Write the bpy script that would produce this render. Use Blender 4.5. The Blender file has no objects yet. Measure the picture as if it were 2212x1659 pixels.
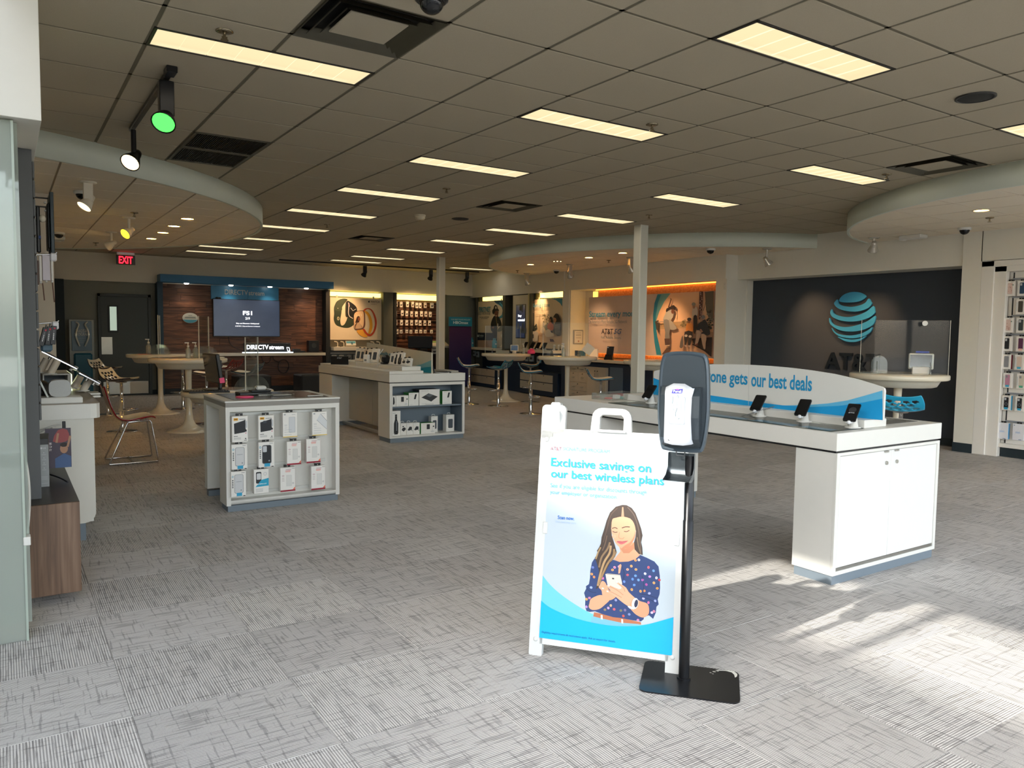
import bpy, bmesh, math, random
from mathutils import Vector, Matrix
random.seed(7)
D = bpy.data
SC = bpy.context.scene
COL = SC.collection
R = math.radians

# ------------------------------------------------------------------ camera, world, sun, daylight, exposure
def look_axes(yaw, pitch, roll):
    f = Vector((math.sin(yaw)*math.cos(pitch), math.cos(yaw)*math.cos(pitch), -math.sin(pitch)))
    r = Vector((math.cos(yaw), -math.sin(yaw), 0)); u = r.cross(f)
    c, s = math.cos(roll), math.sin(roll)
    return c*r+s*u, -s*r+c*u, f
cam = D.objects.new('camera', D.cameras.new('camera'))
COL.objects.link(cam)
_r, _u, _f = look_axes(.584496, .068742, .0125617)
CAMZ = 1.4987
cam.matrix_world = Matrix(((_r.x, _u.x, -_f.x, 0), (_r.y, _u.y, -_f.y, 0), (_r.z, _u.z, -_f.z, CAMZ), (0, 0, 0, 1)))
cam.data.sensor_fit = 'HORIZONTAL'; cam.data.sensor_width = 36
cam.data.lens = 36*1662.84/2212
cam.data.clip_start = .05; cam.data.clip_end = 200
SC.camera = cam

SC.view_settings.view_transform = 'Standard'; SC.view_settings.look = 'None'
SC.view_settings.gamma = 1; SC.view_settings.use_curve_mapping = False
SC.view_settings.exposure = EXPOSURE = .98
LENS_E = 1.0; LAMP_W = 3.0

W = D.worlds.new('sky'); SC.world = W; W.use_nodes = True
_n = W.node_tree.nodes; _l = W.node_tree.links
_bg = _n['Background']
_sky = _n.new('ShaderNodeTexSky'); _sky.sky_type = 'NISHITA'; _sky.sun_disc = False
_sky.sun_elevation = R(33); _sky.sun_rotation = R(-90); _sky.air_density = 1.2; _sky.dust_density = 2.5; _sky.ozone_density = 1.0
_hz = _n.new('ShaderNodeHueSaturation'); _hz.inputs['Saturation'].default_value = .45      # hazy bright sky
_l.new(_sky.outputs[0], _hz.inputs['Color']); _l.new(_hz.outputs[0], _bg.inputs[0]); _bg.inputs[1].default_value = SKY = .74
SUND = Vector((math.cos(R(33)), .035*math.cos(R(33)), -math.sin(R(33))))
_s = D.lights.new('sun', 'SUN'); _s.energy = 3.3; _s.angle = R(.7); _s.color = (1, .95, .86)
sun = D.objects.new('sun', _s); COL.objects.link(sun)
sun.rotation_euler = SUND.to_track_quat('-Z', 'Y').to_euler(); sun.location = (-8, 2, 8)
def portal(name, loc, dirv, sx, sy):
    l = D.lights.new(name, 'AREA'); l.shape = 'RECTANGLE'; l.size = sx; l.size_y = sy; l.cycles.is_portal = True
    o = D.objects.new(name, l); COL.objects.link(o); o.location = loc
    o.rotation_euler = Vector(dirv).to_track_quat('-Z', 'Y' if abs(dirv[2]) > .5 else 'Z').to_euler()
portal('storefront_daylight_portal', (4.0, -1.28, 1.62), (0, 1, 0), 11.4, 3.0)
portal('entrance_daylight_portal', (-1.72, .9, 3.3), (1, 0, 0), 4.4, 1.5)
portal('added_skylight_portal', (-.55, 1.45, 4.04), (0, 0, -1), .9, 5.6)  # sky sampling for the added skylight
try:
    SC.cycles.use_denoising = True
    SC.cycles.caustics_reflective = False; SC.cycles.caustics_refractive = False
    SC.cycles.max_bounces = 10; SC.cycles.diffuse_bounces = 5; SC.cycles.transparent_max_bounces = 16
    SC.cycles.sample_clamp_indirect = 6
except Exception:
    pass

# ------------------------------------------------------------------ materials
def lin(c):
    if isinstance(c, str):
        c = [int(c[i:i+2], 16)/255 for i in (0, 2, 4)]
    return tuple(((x+.055)/1.055)**2.4 if x > .04045 else x/12.92 for x in c) + (1,)
_mats = {}
def pm(name, col, rough=.5, metal=0, var=.05, scale=18, bump=0, spec=.5, emit=0, emit_col=None, coat=0):
    """principled material with slight procedural grain (object coordinates)"""
    if name in _mats: return _mats[name]
    m = D.materials.new(name); m.use_nodes = True; _mats[name] = m
    nt = m.node_tree; b = nt.nodes['Principled BSDF']
    base = lin(col)
    b.inputs['Roughness'].default_value = rough; b.inputs['Metallic'].default_value = metal
    b.inputs['Specular IOR Level'].default_value = spec; b.inputs['Coat Weight'].default_value = coat
    b.inputs['Base Color'].default_value = base
    if var or bump:
        tc = nt.nodes.new('ShaderNodeTexCoord'); nz = nt.nodes.new('ShaderNodeTexNoise')
        nz.inputs['Scale'].default_value = scale; nz.inputs['Detail'].default_value = 3
        nt.links.new(tc.outputs['Object'], nz.inputs['Vector'])
        if var:
            mx = nt.nodes.new('ShaderNodeMix'); mx.data_type = 'RGBA'
            mx.inputs[6].default_value = tuple(x*(1-var) for x in base[:3])+(1,)
            mx.inputs[7].default_value = tuple(min(1, x*(1+var)) for x in base[:3])+(1,)
            nt.links.new(nz.outputs['Fac'], mx.inputs[0]); nt.links.new(mx.outputs[2], b.inputs['Base Color'])
        if bump:
            bp = nt.nodes.new('ShaderNodeBump'); bp.inputs['Strength'].default_value = bump; bp.inputs['Distance'].default_value = .002
            nt.links.new(nz.outputs['Fac'], bp.inputs['Height']); nt.links.new(bp.outputs[0], b.inputs['Normal'])
    if emit:
        b.inputs['Emission Color'].default_value = lin(emit_col or col); b.inputs['Emission Strength'].default_value = emit
    return m
def ink(hexcol):
    """flat printing ink"""
    return pm('ink_'+hexcol, hexcol, .55, var=0)
def glass(name, tint='ffffff', pale_haze=.0, gloss=.12, clear=.85):
    if name in _mats: return _mats[name]
    m = D.materials.new(name); m.use_nodes = True; _mats[name] = m
    nt = m.node_tree; nt.nodes.remove(nt.nodes['Principled BSDF']); out = nt.nodes['Material Output']
    tr = nt.nodes.new('ShaderNodeBsdfTransparent'); tr.inputs[0].default_value = lin(tint)
    gl = nt.nodes.new('ShaderNodeBsdfGlossy'); gl.inputs['Roughness'].default_value = .03
    fr = nt.nodes.new('ShaderNodeFresnel'); fr.inputs[0].default_value = 1.45
    ml = nt.nodes.new('ShaderNodeMath'); ml.operation = 'MULTIPLY_ADD'; ml.inputs[1].default_value = .32+.5*gloss; ml.inputs[2].default_value = gloss*.12
    m1 = nt.nodes.new('ShaderNodeMixShader')
    nt.links.new(fr.outputs[0], ml.inputs[0]); nt.links.new(ml.outputs[0], m1.inputs[0])
    nt.links.new(tr.outputs[0], m1.inputs[1]); nt.links.new(gl.outputs[0], m1.inputs[2])
    last = m1
    if pale_haze:
        df = nt.nodes.new('ShaderNodeBsdfDiffuse'); df.inputs[0].default_value = lin('d9dcd4')
        m2 = nt.nodes.new('ShaderNodeMixShader'); m2.inputs[0].default_value = pale_haze
        nt.links.new(m1.outputs[0], m2.inputs[1]); nt.links.new(df.outputs[0], m2.inputs[2]); last = m2
    nt.links.new(last.outputs[0], out.inputs[0])
    return m

WHITE = pm('white_laminate', 'dddcd6', .38, var=.015)
WHITEP = pm('white_paint', 'dcdad0', .75, var=.02, bump=.05)
GREYP = pm('grey_plinth', '717d87', .5, var=.04)
DGREY = pm('charcoal', '34383b', .55, var=.05)
BLACK = pm('black_plastic', '15171a', .35, var=.05)
BLACKM = pm('black_metal', '141518', .3, metal=.3, var=.05)
CHROME = pm('chrome', 'd8dade', .08, metal=1, var=0)
STEEL = pm('brushed_steel', 'b9b8b2', .35, metal=1, var=.05, scale=60)
CREAM = pm('cream_gloss', 'e2d9c4', .12, var=.01, coat=.3)
TEAL = pm('teal_gloss', '0f6f92', .15, var=.03, coat=.4)
BLUE = pm('fascia_blue', '1f6794', .5, var=.03)
NAVY = pm('navy_panel', '1b2f4a', .45, var=.05)
RED = pm('red_gloss', '8e1a1d', .15, var=.03, coat=.4)
PINK = pm('pink_plastic', 'ff4d86', .4, var=.02)
ACRYL = glass('clear_acrylic', 'fbfdfd', gloss=0)
SCREENG = pm('black_glass', '0c0f13', .06, var=0, spec=.6)
COLBLUE = ink('009fdb')

# ------------------------------------------------------------------ mesh builder
class MB:
    def __init__(s): s.v = []; s.f = []; s.mi = []; s.sm = []
    def add(s, vs, fs, m=0, smooth=False, T=None):
        o = len(s.v)
        s.v += [tuple(T @ Vector(v)) if T else tuple(v) for v in vs]
        s.f += [tuple(i+o for i in f) for f in fs]; s.mi += [m]*len(fs); s.sm += [smooth]*len(fs)
        return s
    def box(s, x0, y0, z0, x1, y1, z1, m=0, T=None):
        return s.add([(x0, y0, z0), (x1, y0, z0), (x1, y1, z0), (x0, y1, z0), (x0, y0, z1), (x1, y0, z1), (x1, y1, z1), (x0, y1, z1)],
                     [(3, 2, 1, 0), (4, 5, 6, 7), (0, 1, 5, 4), (1, 2, 6, 5), (2, 3, 7, 6), (3, 0, 4, 7)], m, False, T)
    def bbox(s, x0, y0, z0, x1, y1, z1, c=.004, m=0, T=None):
        """box with chamfered edges"""
        c = min(c, (x1-x0)/2.1, (y1-y0)/2.1, (z1-z0)/2.1)
        b = bmesh.new(); bmesh.ops.create_cube(b, size=1)
        for v in b.verts: v.co = Vector((x0+(v.co.x+.5)*(x1-x0), y0+(v.co.y+.5)*(y1-y0), z0+(v.co.z+.5)*(z1-z0)))
        bmesh.ops.bevel(b, geom=b.edges[:], offset=c, segments=1, affect='EDGES', profile=.5)
        s.bm(b, m, T=T); b.free(); return s
    def bm(s, b, m=0, smooth=False, T=None):
        b.verts.index_update()
        return s.add([v.co.copy() for v in b.verts], [[v.index for v in f.verts] for f in b.faces], m, smooth, T)
    def prism(s, poly, z0, z1, m=0, T=None, smooth=False, cap=True, mtop=None):
        """extrude a 2-D polygon (x, y) from z0 to z1"""
        n = len(poly)
        a = sum(poly[i][0]*poly[(i+1) % n][1]-poly[(i+1) % n][0]*poly[i][1] for i in range(n))
        if a < 0: poly = poly[::-1]
        vs = [(x, y, z0) for x, y in poly]+[(x, y, z1) for x, y in poly]
        s.add(vs, [(i, (i+1) % n, n+(i+1) % n, n+i) for i in range(n)], m, smooth, T)
        if cap:
            s.add(vs, [tuple(range(n))[::-1]], m, False, T); s.add(vs, [tuple(range(n, 2*n))], m if mtop is None else mtop, False, T)
        return s
    def lathe(s, prof, n=24, c=(0, 0, 0), m=0, T=None, smooth=True, caps=True):
        vs = []; fs = []
        for r, z in prof:
            vs += [(c[0]+r*math.cos(2*math.pi*k/n), c[1]+r*math.sin(2*math.pi*k/n), c[2]+z) for k in range(n)]
        for i in range(len(prof)-1):
            for k in range(n):
                a, b = i*n+k, i*n+(k+1) % n
                fs.append((a, b, b+n, a+n))
        s.add(vs, fs, m, smooth, T)
        if caps:
            L = (len(prof)-1)*n
            if prof[0][0] > 1e-5: s.add(vs[:n], [tuple(range(n))[::-1]], m, False, T)
            if prof[-1][0] > 1e-5: s.add(vs[L:], [tuple(range(n))], m, False, T)
        return s
    def cyl(s, c, r, z0, z1, n=16, m=0, r2=None, T=None):
        return s.lathe([(r, z0), (r if r2 is None else r2, z1)], n, c, m, T)
    def tube(s, pts, r, n=8, m=0, closed=False, T=None, caps=True):
        pts = [Vector(p) for p in pts]; N = len(pts); vs = []; fs = []; up = None
        rs = r if isinstance(r, (list, tuple)) else [r]*N
        for i, p in enumerate(pts):
            if closed: t = (pts[(i+1) % N]-pts[i-1]).normalized()
            else: t = (pts[min(i+1, N-1)]-pts[max(i-1, 0)]).normalized()
            if up is None:
                up = Vector((0, 0, 1)) if abs(t.z) < .9 else Vector((1, 0, 0))
            a = t.cross(up).normalized(); b = a.cross(t).normalized(); up = b
            vs += [p+rs[i]*(a*math.cos(2*math.pi*k/n)+b*math.sin(2*math.pi*k/n)) for k in range(n)]
        for i in range(N if closed else N-1):
            for k in range(n):
                p0, p1 = i*n+k, i*n+(k+1) % n; q0, q1 = ((i+1) % N)*n+k, ((i+1) % N)*n+(k+1) % n
                fs.append((p0, q0, q1, p1))
        s.add(vs, fs, m, True, T)
        if not closed and caps:
            s.add(vs[:n], [tuple(range(n))], m, False, T); s.add(vs[-n:], [tuple(range(n))[::-1]], m, False, T)
        return s
    def sphere(s, c, r, n=16, m=0, sz=1, lo=-90, hi=90, T=None):
        k = max(4, n//2)
        pr = [(max(0, r*math.cos(R(lo+(hi-lo)*i/k))), sz*r*math.sin(R(lo+(hi-lo)*i/k))) for i in range(k+1)]
        return s.lathe(pr, n, c, m, T)
    def poly(s, pts, m=0, T=None): return s.add(pts, [tuple(range(len(pts)))], m, False, T)
    def data(s, name, mats):
        me = D.meshes.new(name); me.from_pydata(s.v, [], s.f)
        for m in (mats if isinstance(mats, (list, tuple)) else [mats]): me.materials.append(m)
        me.polygons.foreach_set('material_index', s.mi); me.polygons.foreach_set('use_smooth', s.sm)
        me.update(); return me

def rrect(x0, y0, x1, y1, r, n=5):
    """rounded rectangle outline"""
    p = []
    for cx, cy, a in ((x1-r, y1-r, 0), (x0+r, y1-r, 90), (x0+r, y0+r, 180), (x1-r, y0+r, 270)):
        p += [(cx+r*math.cos(R(a+90*i/n)), cy+r*math.sin(R(a+90*i/n))) for i in range(n+1)]
    return p
def catmull(pts, k=5, closed=True):
    out = []; N = len(pts)
    for i in range(N if closed else N-1):
        if closed: p = [pts[(i+j-1) % N] for j in range(4)]
        else: p = [pts[min(max(i+j-1, 0), N-1)] for j in range(4)]
        for q in range(k):
            t = q/k
            out.append(tuple(.5*(2*p[1][d]+(p[2][d]-p[0][d])*t+(2*p[0][d]-5*p[1][d]+4*p[2][d]-p[3][d])*t*t+(3*p[1][d]-p[0][d]-3*p[2][d]+p[3][d])*t**3) for d in range(len(pts[0]))))
    if not closed: out.append(tuple(pts[-1]))
    return out

# ------------------------------------------------------------------ objects
def tag(o, label=None, cat=None, group=None, kind=None):
    if label: o['label'] = label
    if cat: o['category'] = cat
    if group: o['group'] = group
    if kind: o['kind'] = kind
    return o
def wmat(o):
    m = Matrix.LocRotScale(o.location, o.rotation_euler, o.scale)
    return wmat(o.parent) @ m if o.parent else m
def mk(name, mb, mats, parent=None, loc=None, rz=0, kind=None, label=None, cat=None, group=None, w=0):
    """link one mesh object; w=1: the mesh is given in room coordinates and is moved into its parent's (or its own base's) frame"""
    if isinstance(mb, MB):
        if w and parent:
            T = wmat(parent).inverted(); mb.v = [tuple(T @ Vector(v)) for v in mb.v]
        elif w and mb.v:
            x = [v[0] for v in mb.v]; y = [v[1] for v in mb.v]; z0 = min(v[2] for v in mb.v)
            loc = ((min(x)+max(x))/2, (min(y)+max(y))/2, z0)
            mb.v = [(v[0]-loc[0], v[1]-loc[1], v[2]-loc[2]) for v in mb.v]
        me = mb.data(name, mats)
    else: me = mb
    o = D.objects.new(name, me); COL.objects.link(o)
    if parent: o.parent = parent
    if loc: o.location = loc
    if rz: o.rotation_euler.z = rz
    return tag(o, label, cat, group, kind)
def thing(name, label, cat, loc=(0, 0, 0), rz=0, group=None):
    o = D.objects.new(name, None); COL.objects.link(o); o.empty_display_size = .1
    o.location = loc; o.rotation_euler.z = rz
    return tag(o, label, cat, group)
def struct(name, mb, mats, parent=None, **k):
    return mk(name, mb, mats, parent, kind=None if parent else 'structure', **k)
def dup(root, loc, rz=None, label=None, group=None):
    def cp(o, par):
        c = o.copy(); COL.objects.link(c)
        if par: c.parent = par
        for ch in kids.get(o.name, []): cp(ch, c)
        return c
    kids = {}
    stack = [root]
    while stack:
        o = stack.pop(); kids[o.name] = list(o.children); stack += kids[o.name]
    r = cp(root, None); r.location = loc
    if rz is not None: r.rotation_euler.z = rz
    if label: r['label'] = label
    if group: r['group'] = group
    return r
ORD = ['first', 'second', 'third', 'fourth', 'fifth', 'sixth', 'seventh', 'eighth', 'ninth', 'tenth', 'eleventh', 'twelfth']

# ------------------------------------------------------------------ lettering and printed pictures
_tx = {}
def text_shape(s, bold=0., shear=0., spacing=1.):
    k = (s, bold, shear, spacing)
    if k not in _tx:
        cu = D.curves.new('lettering', 'FONT'); cu.body = s; cu.offset = bold; cu.shear = shear; cu.space_character = spacing
        cu.fill_mode = 'BOTH'; cu.resolution_u = 3
        ob = D.objects.new('lettering', cu)
        me = D.meshes.new_from_object(ob)
        vs = [v.co.copy() for v in me.vertices]; fs = [tuple(p.vertices) for p in me.polygons]
        D.objects.remove(ob); D.curves.remove(cu); D.meshes.remove(me)
        if vs:
            x0 = min(v.x for v in vs); y0 = min(v.y for v in vs); x1 = max(v.x for v in vs); y1 = max(v.y for v in vs)
        else: x0 = y0 = 0; x1 = y1 = 1
        _tx[k] = ([((v.x-x0), (v.y-y0)) for v in vs], fs, x1-x0, y1-y0)
    return _tx[k]
class Art:
    """flat print: layers of inked shapes on a plane given by origin o, axes r (right) and u (up); optional 3x3 map H from artwork units"""
    def __init__(s, o, r, u, H=None, step=.0003, lift=.0004):
        s.o = Vector(o); s.r = Vector(r); s.u = Vector(u); s.n = s.r.cross(s.u).normalized()
        s.H = H; s.d = lift; s.step = step; s.mb = MB(); s.mats = []
    def uv(s, p):
        if not s.H: return p
        h = s.H; w = h[6]*p[0]+h[7]*p[1]+1
        return ((h[0]*p[0]+h[1]*p[1]+h[2])/w, (h[3]*p[0]+h[4]*p[1]+h[5])/w)
    def at(s, u, v, d=0): return s.o+s.r*u+s.u*v+s.n*d
    def _m(s, m):
        m = ink(m) if isinstance(m, str) else m
        if m not in s.mats: s.mats.append(m)
        return s.mats.index(m)
    def shape(s, pts, col, smooth=0, raw=False):
        if smooth: pts = catmull(pts, smooth)
        q = [p if raw else s.uv(p) for p in pts]
        n = len(q); a = sum(q[i][0]*q[(i+1) % n][1]-q[(i+1) % n][0]*q[i][1] for i in range(n))
        if a < 0: q = q[::-1]
        s.d += s.step
        s.mb.add([s.at(u, v, s.d) for u, v in q], [tuple(range(n))], s._m(col)); return s
    def rect(s, x0, y0, x1, y1, col): return s.shape([(x0, y0), (x1, y0), (x1, y1), (x0, y1)], col)
    def disc(s, x, y, rx, ry, col, n=14, a=0):
        ca, sa = math.cos(R(a)), math.sin(R(a))
        return s.shape([(x+rx*math.cos(t)*ca-ry*math.sin(t)*sa, y+rx*math.cos(t)*sa+ry*math.sin(t)*ca) for t in [2*math.pi*k/n for k in range(n)]], col)
    def line(s, pts, w, col, smooth=0):
        if smooth: pts = catmull(pts, smooth, False)
        L = []; Rr = []; N = len(pts)
        for i, p in enumerate(pts):
            a = pts[max(i-1, 0)]; b = pts[min(i+1, N-1)]; dx, dy = b[0]-a[0], b[1]-a[1]; l = math.hypot(dx, dy) or 1
            ww = (w[0]+(w[1]-w[0])*i/(N-1)) if isinstance(w, tuple) else w
            L.append((p[0]-dy/l*ww/2, p[1]+dx/l*ww/2)); Rr.append((p[0]+dy/l*ww/2, p[1]-dx/l*ww/2))
        s.d += s.step
        q = [s.uv(p) for p in L+Rr]
        f = [(i, i+1, N+i+1, N+i) for i in range(N-1)]
        s.mb.add([s.at(u, v, s.d) for u, v in q], f, s._m(col)); return s
    def text(s, t, x, y, h=None, w=None, col='000000', bold=0., align='L', shear=0., spacing=1., both=True, slope=None):
        """(x, y) baseline start in plane units (raw metres); h cap height box, w width box"""
        vs, fs, W0, H0 = text_shape(t, bold, shear, spacing)
        if h and w: sx, sy = w/W0, h/H0
        elif h: sx = sy = h/H0
        else: sx = sy = w/W0
        off = {'L': 0, 'C': -W0*sx/2, 'R': -W0*sx}[align]
        s.d += s.step
        s.mb.add([s.at(x+off+a*sx, y+b*sy, s.d) for a, b in vs], fs, s._m(col)); return s
    def put(s, name, parent=None, origin=(0, 0, 0), **k):
        return mk(name, s.mb, s.mats, parent, **k)
def letters3d(name, t, o, r, u, h=None, w=None, depth=.02, mat=None, bold=0., parent=None, align='L', spacing=1., lift=0., shear=0., w1=0):
    """solid raised letters"""
    vs, fs, W0, H0 = text_shape(t, bold, shear, spacing)
    if h and w: sx, sy = w/W0, h/H0
    elif h: sx = sy = h/H0
    else: sx = sy = w/W0
    o = Vector(o); r = Vector(r); u = Vector(u); n = r.cross(u).normalized()
    off = {'L': 0, 'C': -W0*sx/2, 'R': -W0*sx}[align]
    b = bmesh.new()
    bv = [b.verts.new(o+r*(off+x*sx)+u*(y*sy)+n*lift) for x, y in vs]
    for f in fs:
        try: b.faces.new([bv[i] for i in f])
        except ValueError: pass
    if depth:
        g = bmesh.ops.extrude_face_region(b, geom=b.faces[:])
        bmesh.ops.translate(b, vec=n*depth, verts=[e for e in g['geom'] if isinstance(e, bmesh.types.BMVert)])
    bmesh.ops.recalc_face_normals(b, faces=b.faces[:])
    mb = MB().bm(b); b.free()
    return mk(name, mb, mat, parent, w=w1)

# ================================================================== the setting
ZC = 3.036; SZ = 2.833; TL = .6096
CX, CY = 2.5226, 2.8945          # ceiling grid origin
FX, FY = .3771, 3.1883           # carpet grid origin

# ---- carpet
def carpet_mat():
    m = D.materials.new('carpet_pile'); m.use_nodes = True; nt = m.node_tree; N = nt.nodes.new; L = nt.links.new
    b = nt.nodes['Principled BSDF']; b.inputs['Roughness'].default_value = .95; b.inputs['Specular IOR Level'].default_value = .1
    tc = N('ShaderNodeTexCoord'); oi = N('ShaderNodeObjectInfo')
    off = N('ShaderNodeVectorMath'); off.operation = 'MULTIPLY_ADD'
    cmb = N('ShaderNodeCombineXYZ'); L(oi.outputs['Random'], cmb.inputs[0]); L(oi.outputs['Random'], cmb.inputs[1])
    L(cmb.outputs[0], off.inputs[0]); off.inputs[1].default_value = (37, 53, 0); L(tc.outputs['Object'], off.inputs[2])
    sep = N('ShaderNodeSeparateXYZ'); L(tc.outputs['Object'], sep.inputs[0])
    # ribs along Y
    wv = N('ShaderNodeMath'); wv.operation = 'MULTIPLY'; wv.inputs[1].default_value = 2*math.pi/.0098; L(sep.outputs[0], wv.inputs[0])
    sn = N('ShaderNodeMath'); sn.operation = 'SINE'; L(wv.outputs[0], sn.inputs[0])
    rib = N('ShaderNodeMapRange'); rib.inputs[1].default_value = -.6; rib.inputs[2].default_value = .5; L(sn.outputs[0], rib.inputs[0])
    def streak(sx, sy, lo, hi, det=2):
        mp = N('ShaderNodeMapping'); mp.inputs['Scale'].default_value = (sx, sy, 1); L(off.outputs[0], mp.inputs[0])
        nz = N('ShaderNodeTexNoise'); nz.inputs['Scale'].default_value = 1; nz.inputs['Detail'].default_value = det; L(mp.outputs[0], nz.inputs['Vector'])
        r = N('ShaderNodeMapRange'); r.inputs[1].default_value = lo; r.inputs[2].default_value = hi; L(nz.outputs['Fac'], r.inputs[0]); return r
    s1 = streak(92, 5, .40, .47)       # dark runs along the ribs
    s2 = streak(5.5, 75, .35, .42)     # dark dashes across
    fz = streak(420, 420, .25, .75, 1) # yarn fleck
    def mul(a, c):
        k = N('ShaderNodeMath'); k.operation = 'MULTIPLY'; L(a, k.inputs[0])
        if isinstance(c, float): k.inputs[1].default_value = c
        else: L(c, k.inputs[1])
        return k.outputs[0]
    def lerp(x, lo):
        r = N('ShaderNodeMapRange'); r.inputs[3].default_value = lo; r.inputs[4].default_value = 1; L(x, r.inputs[0]); return r.outputs[0]
    v = mul(mul(lerp(rib.outputs[0], .42), lerp(s1.outputs[0], .66)), mul(lerp(s2.outputs[0], .64), lerp(fz.outputs[0], .62)))
    cr = N('ShaderNodeValToRGB'); e = cr.color_ramp.elements
    e[0].position = .06; e[0].color = lin('5a5756'); e[1].position = .8; e[1].color = lin('dcd9d5')
    L(v, cr.inputs[0])
    hv = N('ShaderNodeHueSaturation'); r = N('ShaderNodeMapRange'); r.inputs[3].default_value = .9; r.inputs[4].default_value = 1.1
    L(oi.outputs['Random'], r.inputs[0]); L(r.outputs[0], hv.inputs['Value']); L(cr.outputs[0], hv.inputs['Color'])
    L(hv.outputs[0], b.inputs['Base Color'])
    bp = N('ShaderNodeBump'); bp.inputs['Strength'].default_value = .6; bp.inputs['Distance'].default_value = .003; L(v, bp.inputs['Height']); L(bp.outputs[0], b.inputs['Normal'])
    return m
CARPET = carpet_mat()
floor = struct('floor', MB().box(-12, -14, -.2, 11.6, 19.2, -.012), pm('subfloor', '4a4a49', .9))
h = TL/2-.0006
tile_me = MB().bbox(-h, -h, -.012, h, h, 0, .0012).data('carpet_tile', CARPET)
cells = []
for i in range(-4, 18):
    for j in range(-9, 26):
        x, y = FX+(i+.5)*TL, FY+(j+.5)*TL
        if -1.9 < x < 11 and -1.3 < y < 18.7:
            q = Vector((x, y, -CAMZ)); d = q.dot(_f)
            vis = d > .3 and abs(q.dot(_r)/d) < .72 and -.58 < q.dot(_u)/d
            cells.append((0 if vis else 1, math.hypot(x, y), i, j, x, y))
cells.sort()
rest = MB()
for k, (_, _, i, j, x, y) in enumerate(cells):
    turn = (i+j) % 2
    if k < 298:
        o = mk('carpet_tile', tile_me, None, floor, (x, y, 0)); o.rotation_euler.z = R(90) if turn else 0
    else:
        rest.box(x-h, y-h, -.012, x+h, y+h, 0)
mk('carpet_tile', rest, CARPET, floor, kind='stuff')

# ---- suspended ceiling
CT = pm('ceiling_tile', 'b3a892', .9, var=.10, scale=260, bump=.25)
CG = pm('ceiling_grid', '6e6755', .7, var=.03)
CTS = pm('soffit_tile', 'f0e4d0', .9, var=.06, scale=260, bump=.2)
CGS = pm('soffit_grid', 'b9a890', .7, var=.03)
ceil = struct('ceiling', MB().box(-.02, -1.3, ZC+.06, 11.2, 18.7, ZC+.12), CG)
g = TL/2-.011
ct_me = MB().bbox(-g, -g, -.009, g, g, 0, .002).data('ceiling_tile', CT)
fixture_cells = {}
LIGHTS = [(i, j) for i in (1, 6) for j in (0, 3, 6, 9, 12, 15, 18, 21, 23)]+[(-3, 3), (11, 23)]
half = set()
for i, j in LIGHTS:
    half.add((i, j-1)); half.add((i+1, j-1))
VENTS = [(-2, 1), (7, 1), (4, 8), (4, 15)]; GRILLE = [(-2, 6), (-2, 7)]
SOFF = [((-1.734, 11.563), 4.781), ((11.964, 11.326), 4.238), ((11.227, 2.807), 3.831)]
cc = []
for i in range(-5, 14):
    for j in range(-9, 26):
        x, y = CX+(i+.5)*TL, CY+(j+.5)*TL
        if x < -.02+g or x > 11 or y > 18.55 or y < -1.1: continue
        if (i, j) in VENTS or (i, j) in GRILLE: continue
        if any(math.hypot(x-c[0], y-c[1]) < r-.5 for c, r in SOFF): continue
        q = Vector((x, y, ZC-CAMZ)); d = q.dot(_f)
        vis = d > .3 and abs(q.dot(_r)/d) < .74 and q.dot(_u)/d < .58
        cc.append((0 if vis else 1, math.hypot(x, y), i, j, x, y))
cc.sort(); rest = MB(); hm = MB().bbox(-g, -g, -.009, g, .0, 0, .002).data('ceiling_tile', CT)
for k, (_, _, i, j, x, y) in enumerate(cc):
    hf = (i, j) in half
    if k < 298: mk('ceiling_tile', hm if hf else ct_me, None, ceil, (x, y, ZC+.008))
    else: rest.box(x-g, y-g, ZC-.001, x+g, y+(0 if hf else g), ZC+.008)
mk('ceiling_tile', rest, CT, ceil, kind='stuff')
bars = MB()
for i in range(-4, 14):
    for j in range(-8, 26):
        x, y = CX+i*TL, CY+j*TL
        if x < -.02 or x > 11: continue
        if any(math.hypot(x-c[0], y-c[1]) < r-.9 for c, r in SOFF): continue
        mid = (i-1, j) in half and (i, j) in half and any(li == i-1 and lj-1 == j for li, lj in LIGHTS)
        bars.box(x-.012, y, ZC+.003, x+.012, y+(TL*.5 if mid else TL), ZC+.012); bars.box(x, y-.012, ZC+.003, x+TL, y+.012, ZC+.012)
mk('grid_bar', bars, CG, ceil, kind='stuff')

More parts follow.
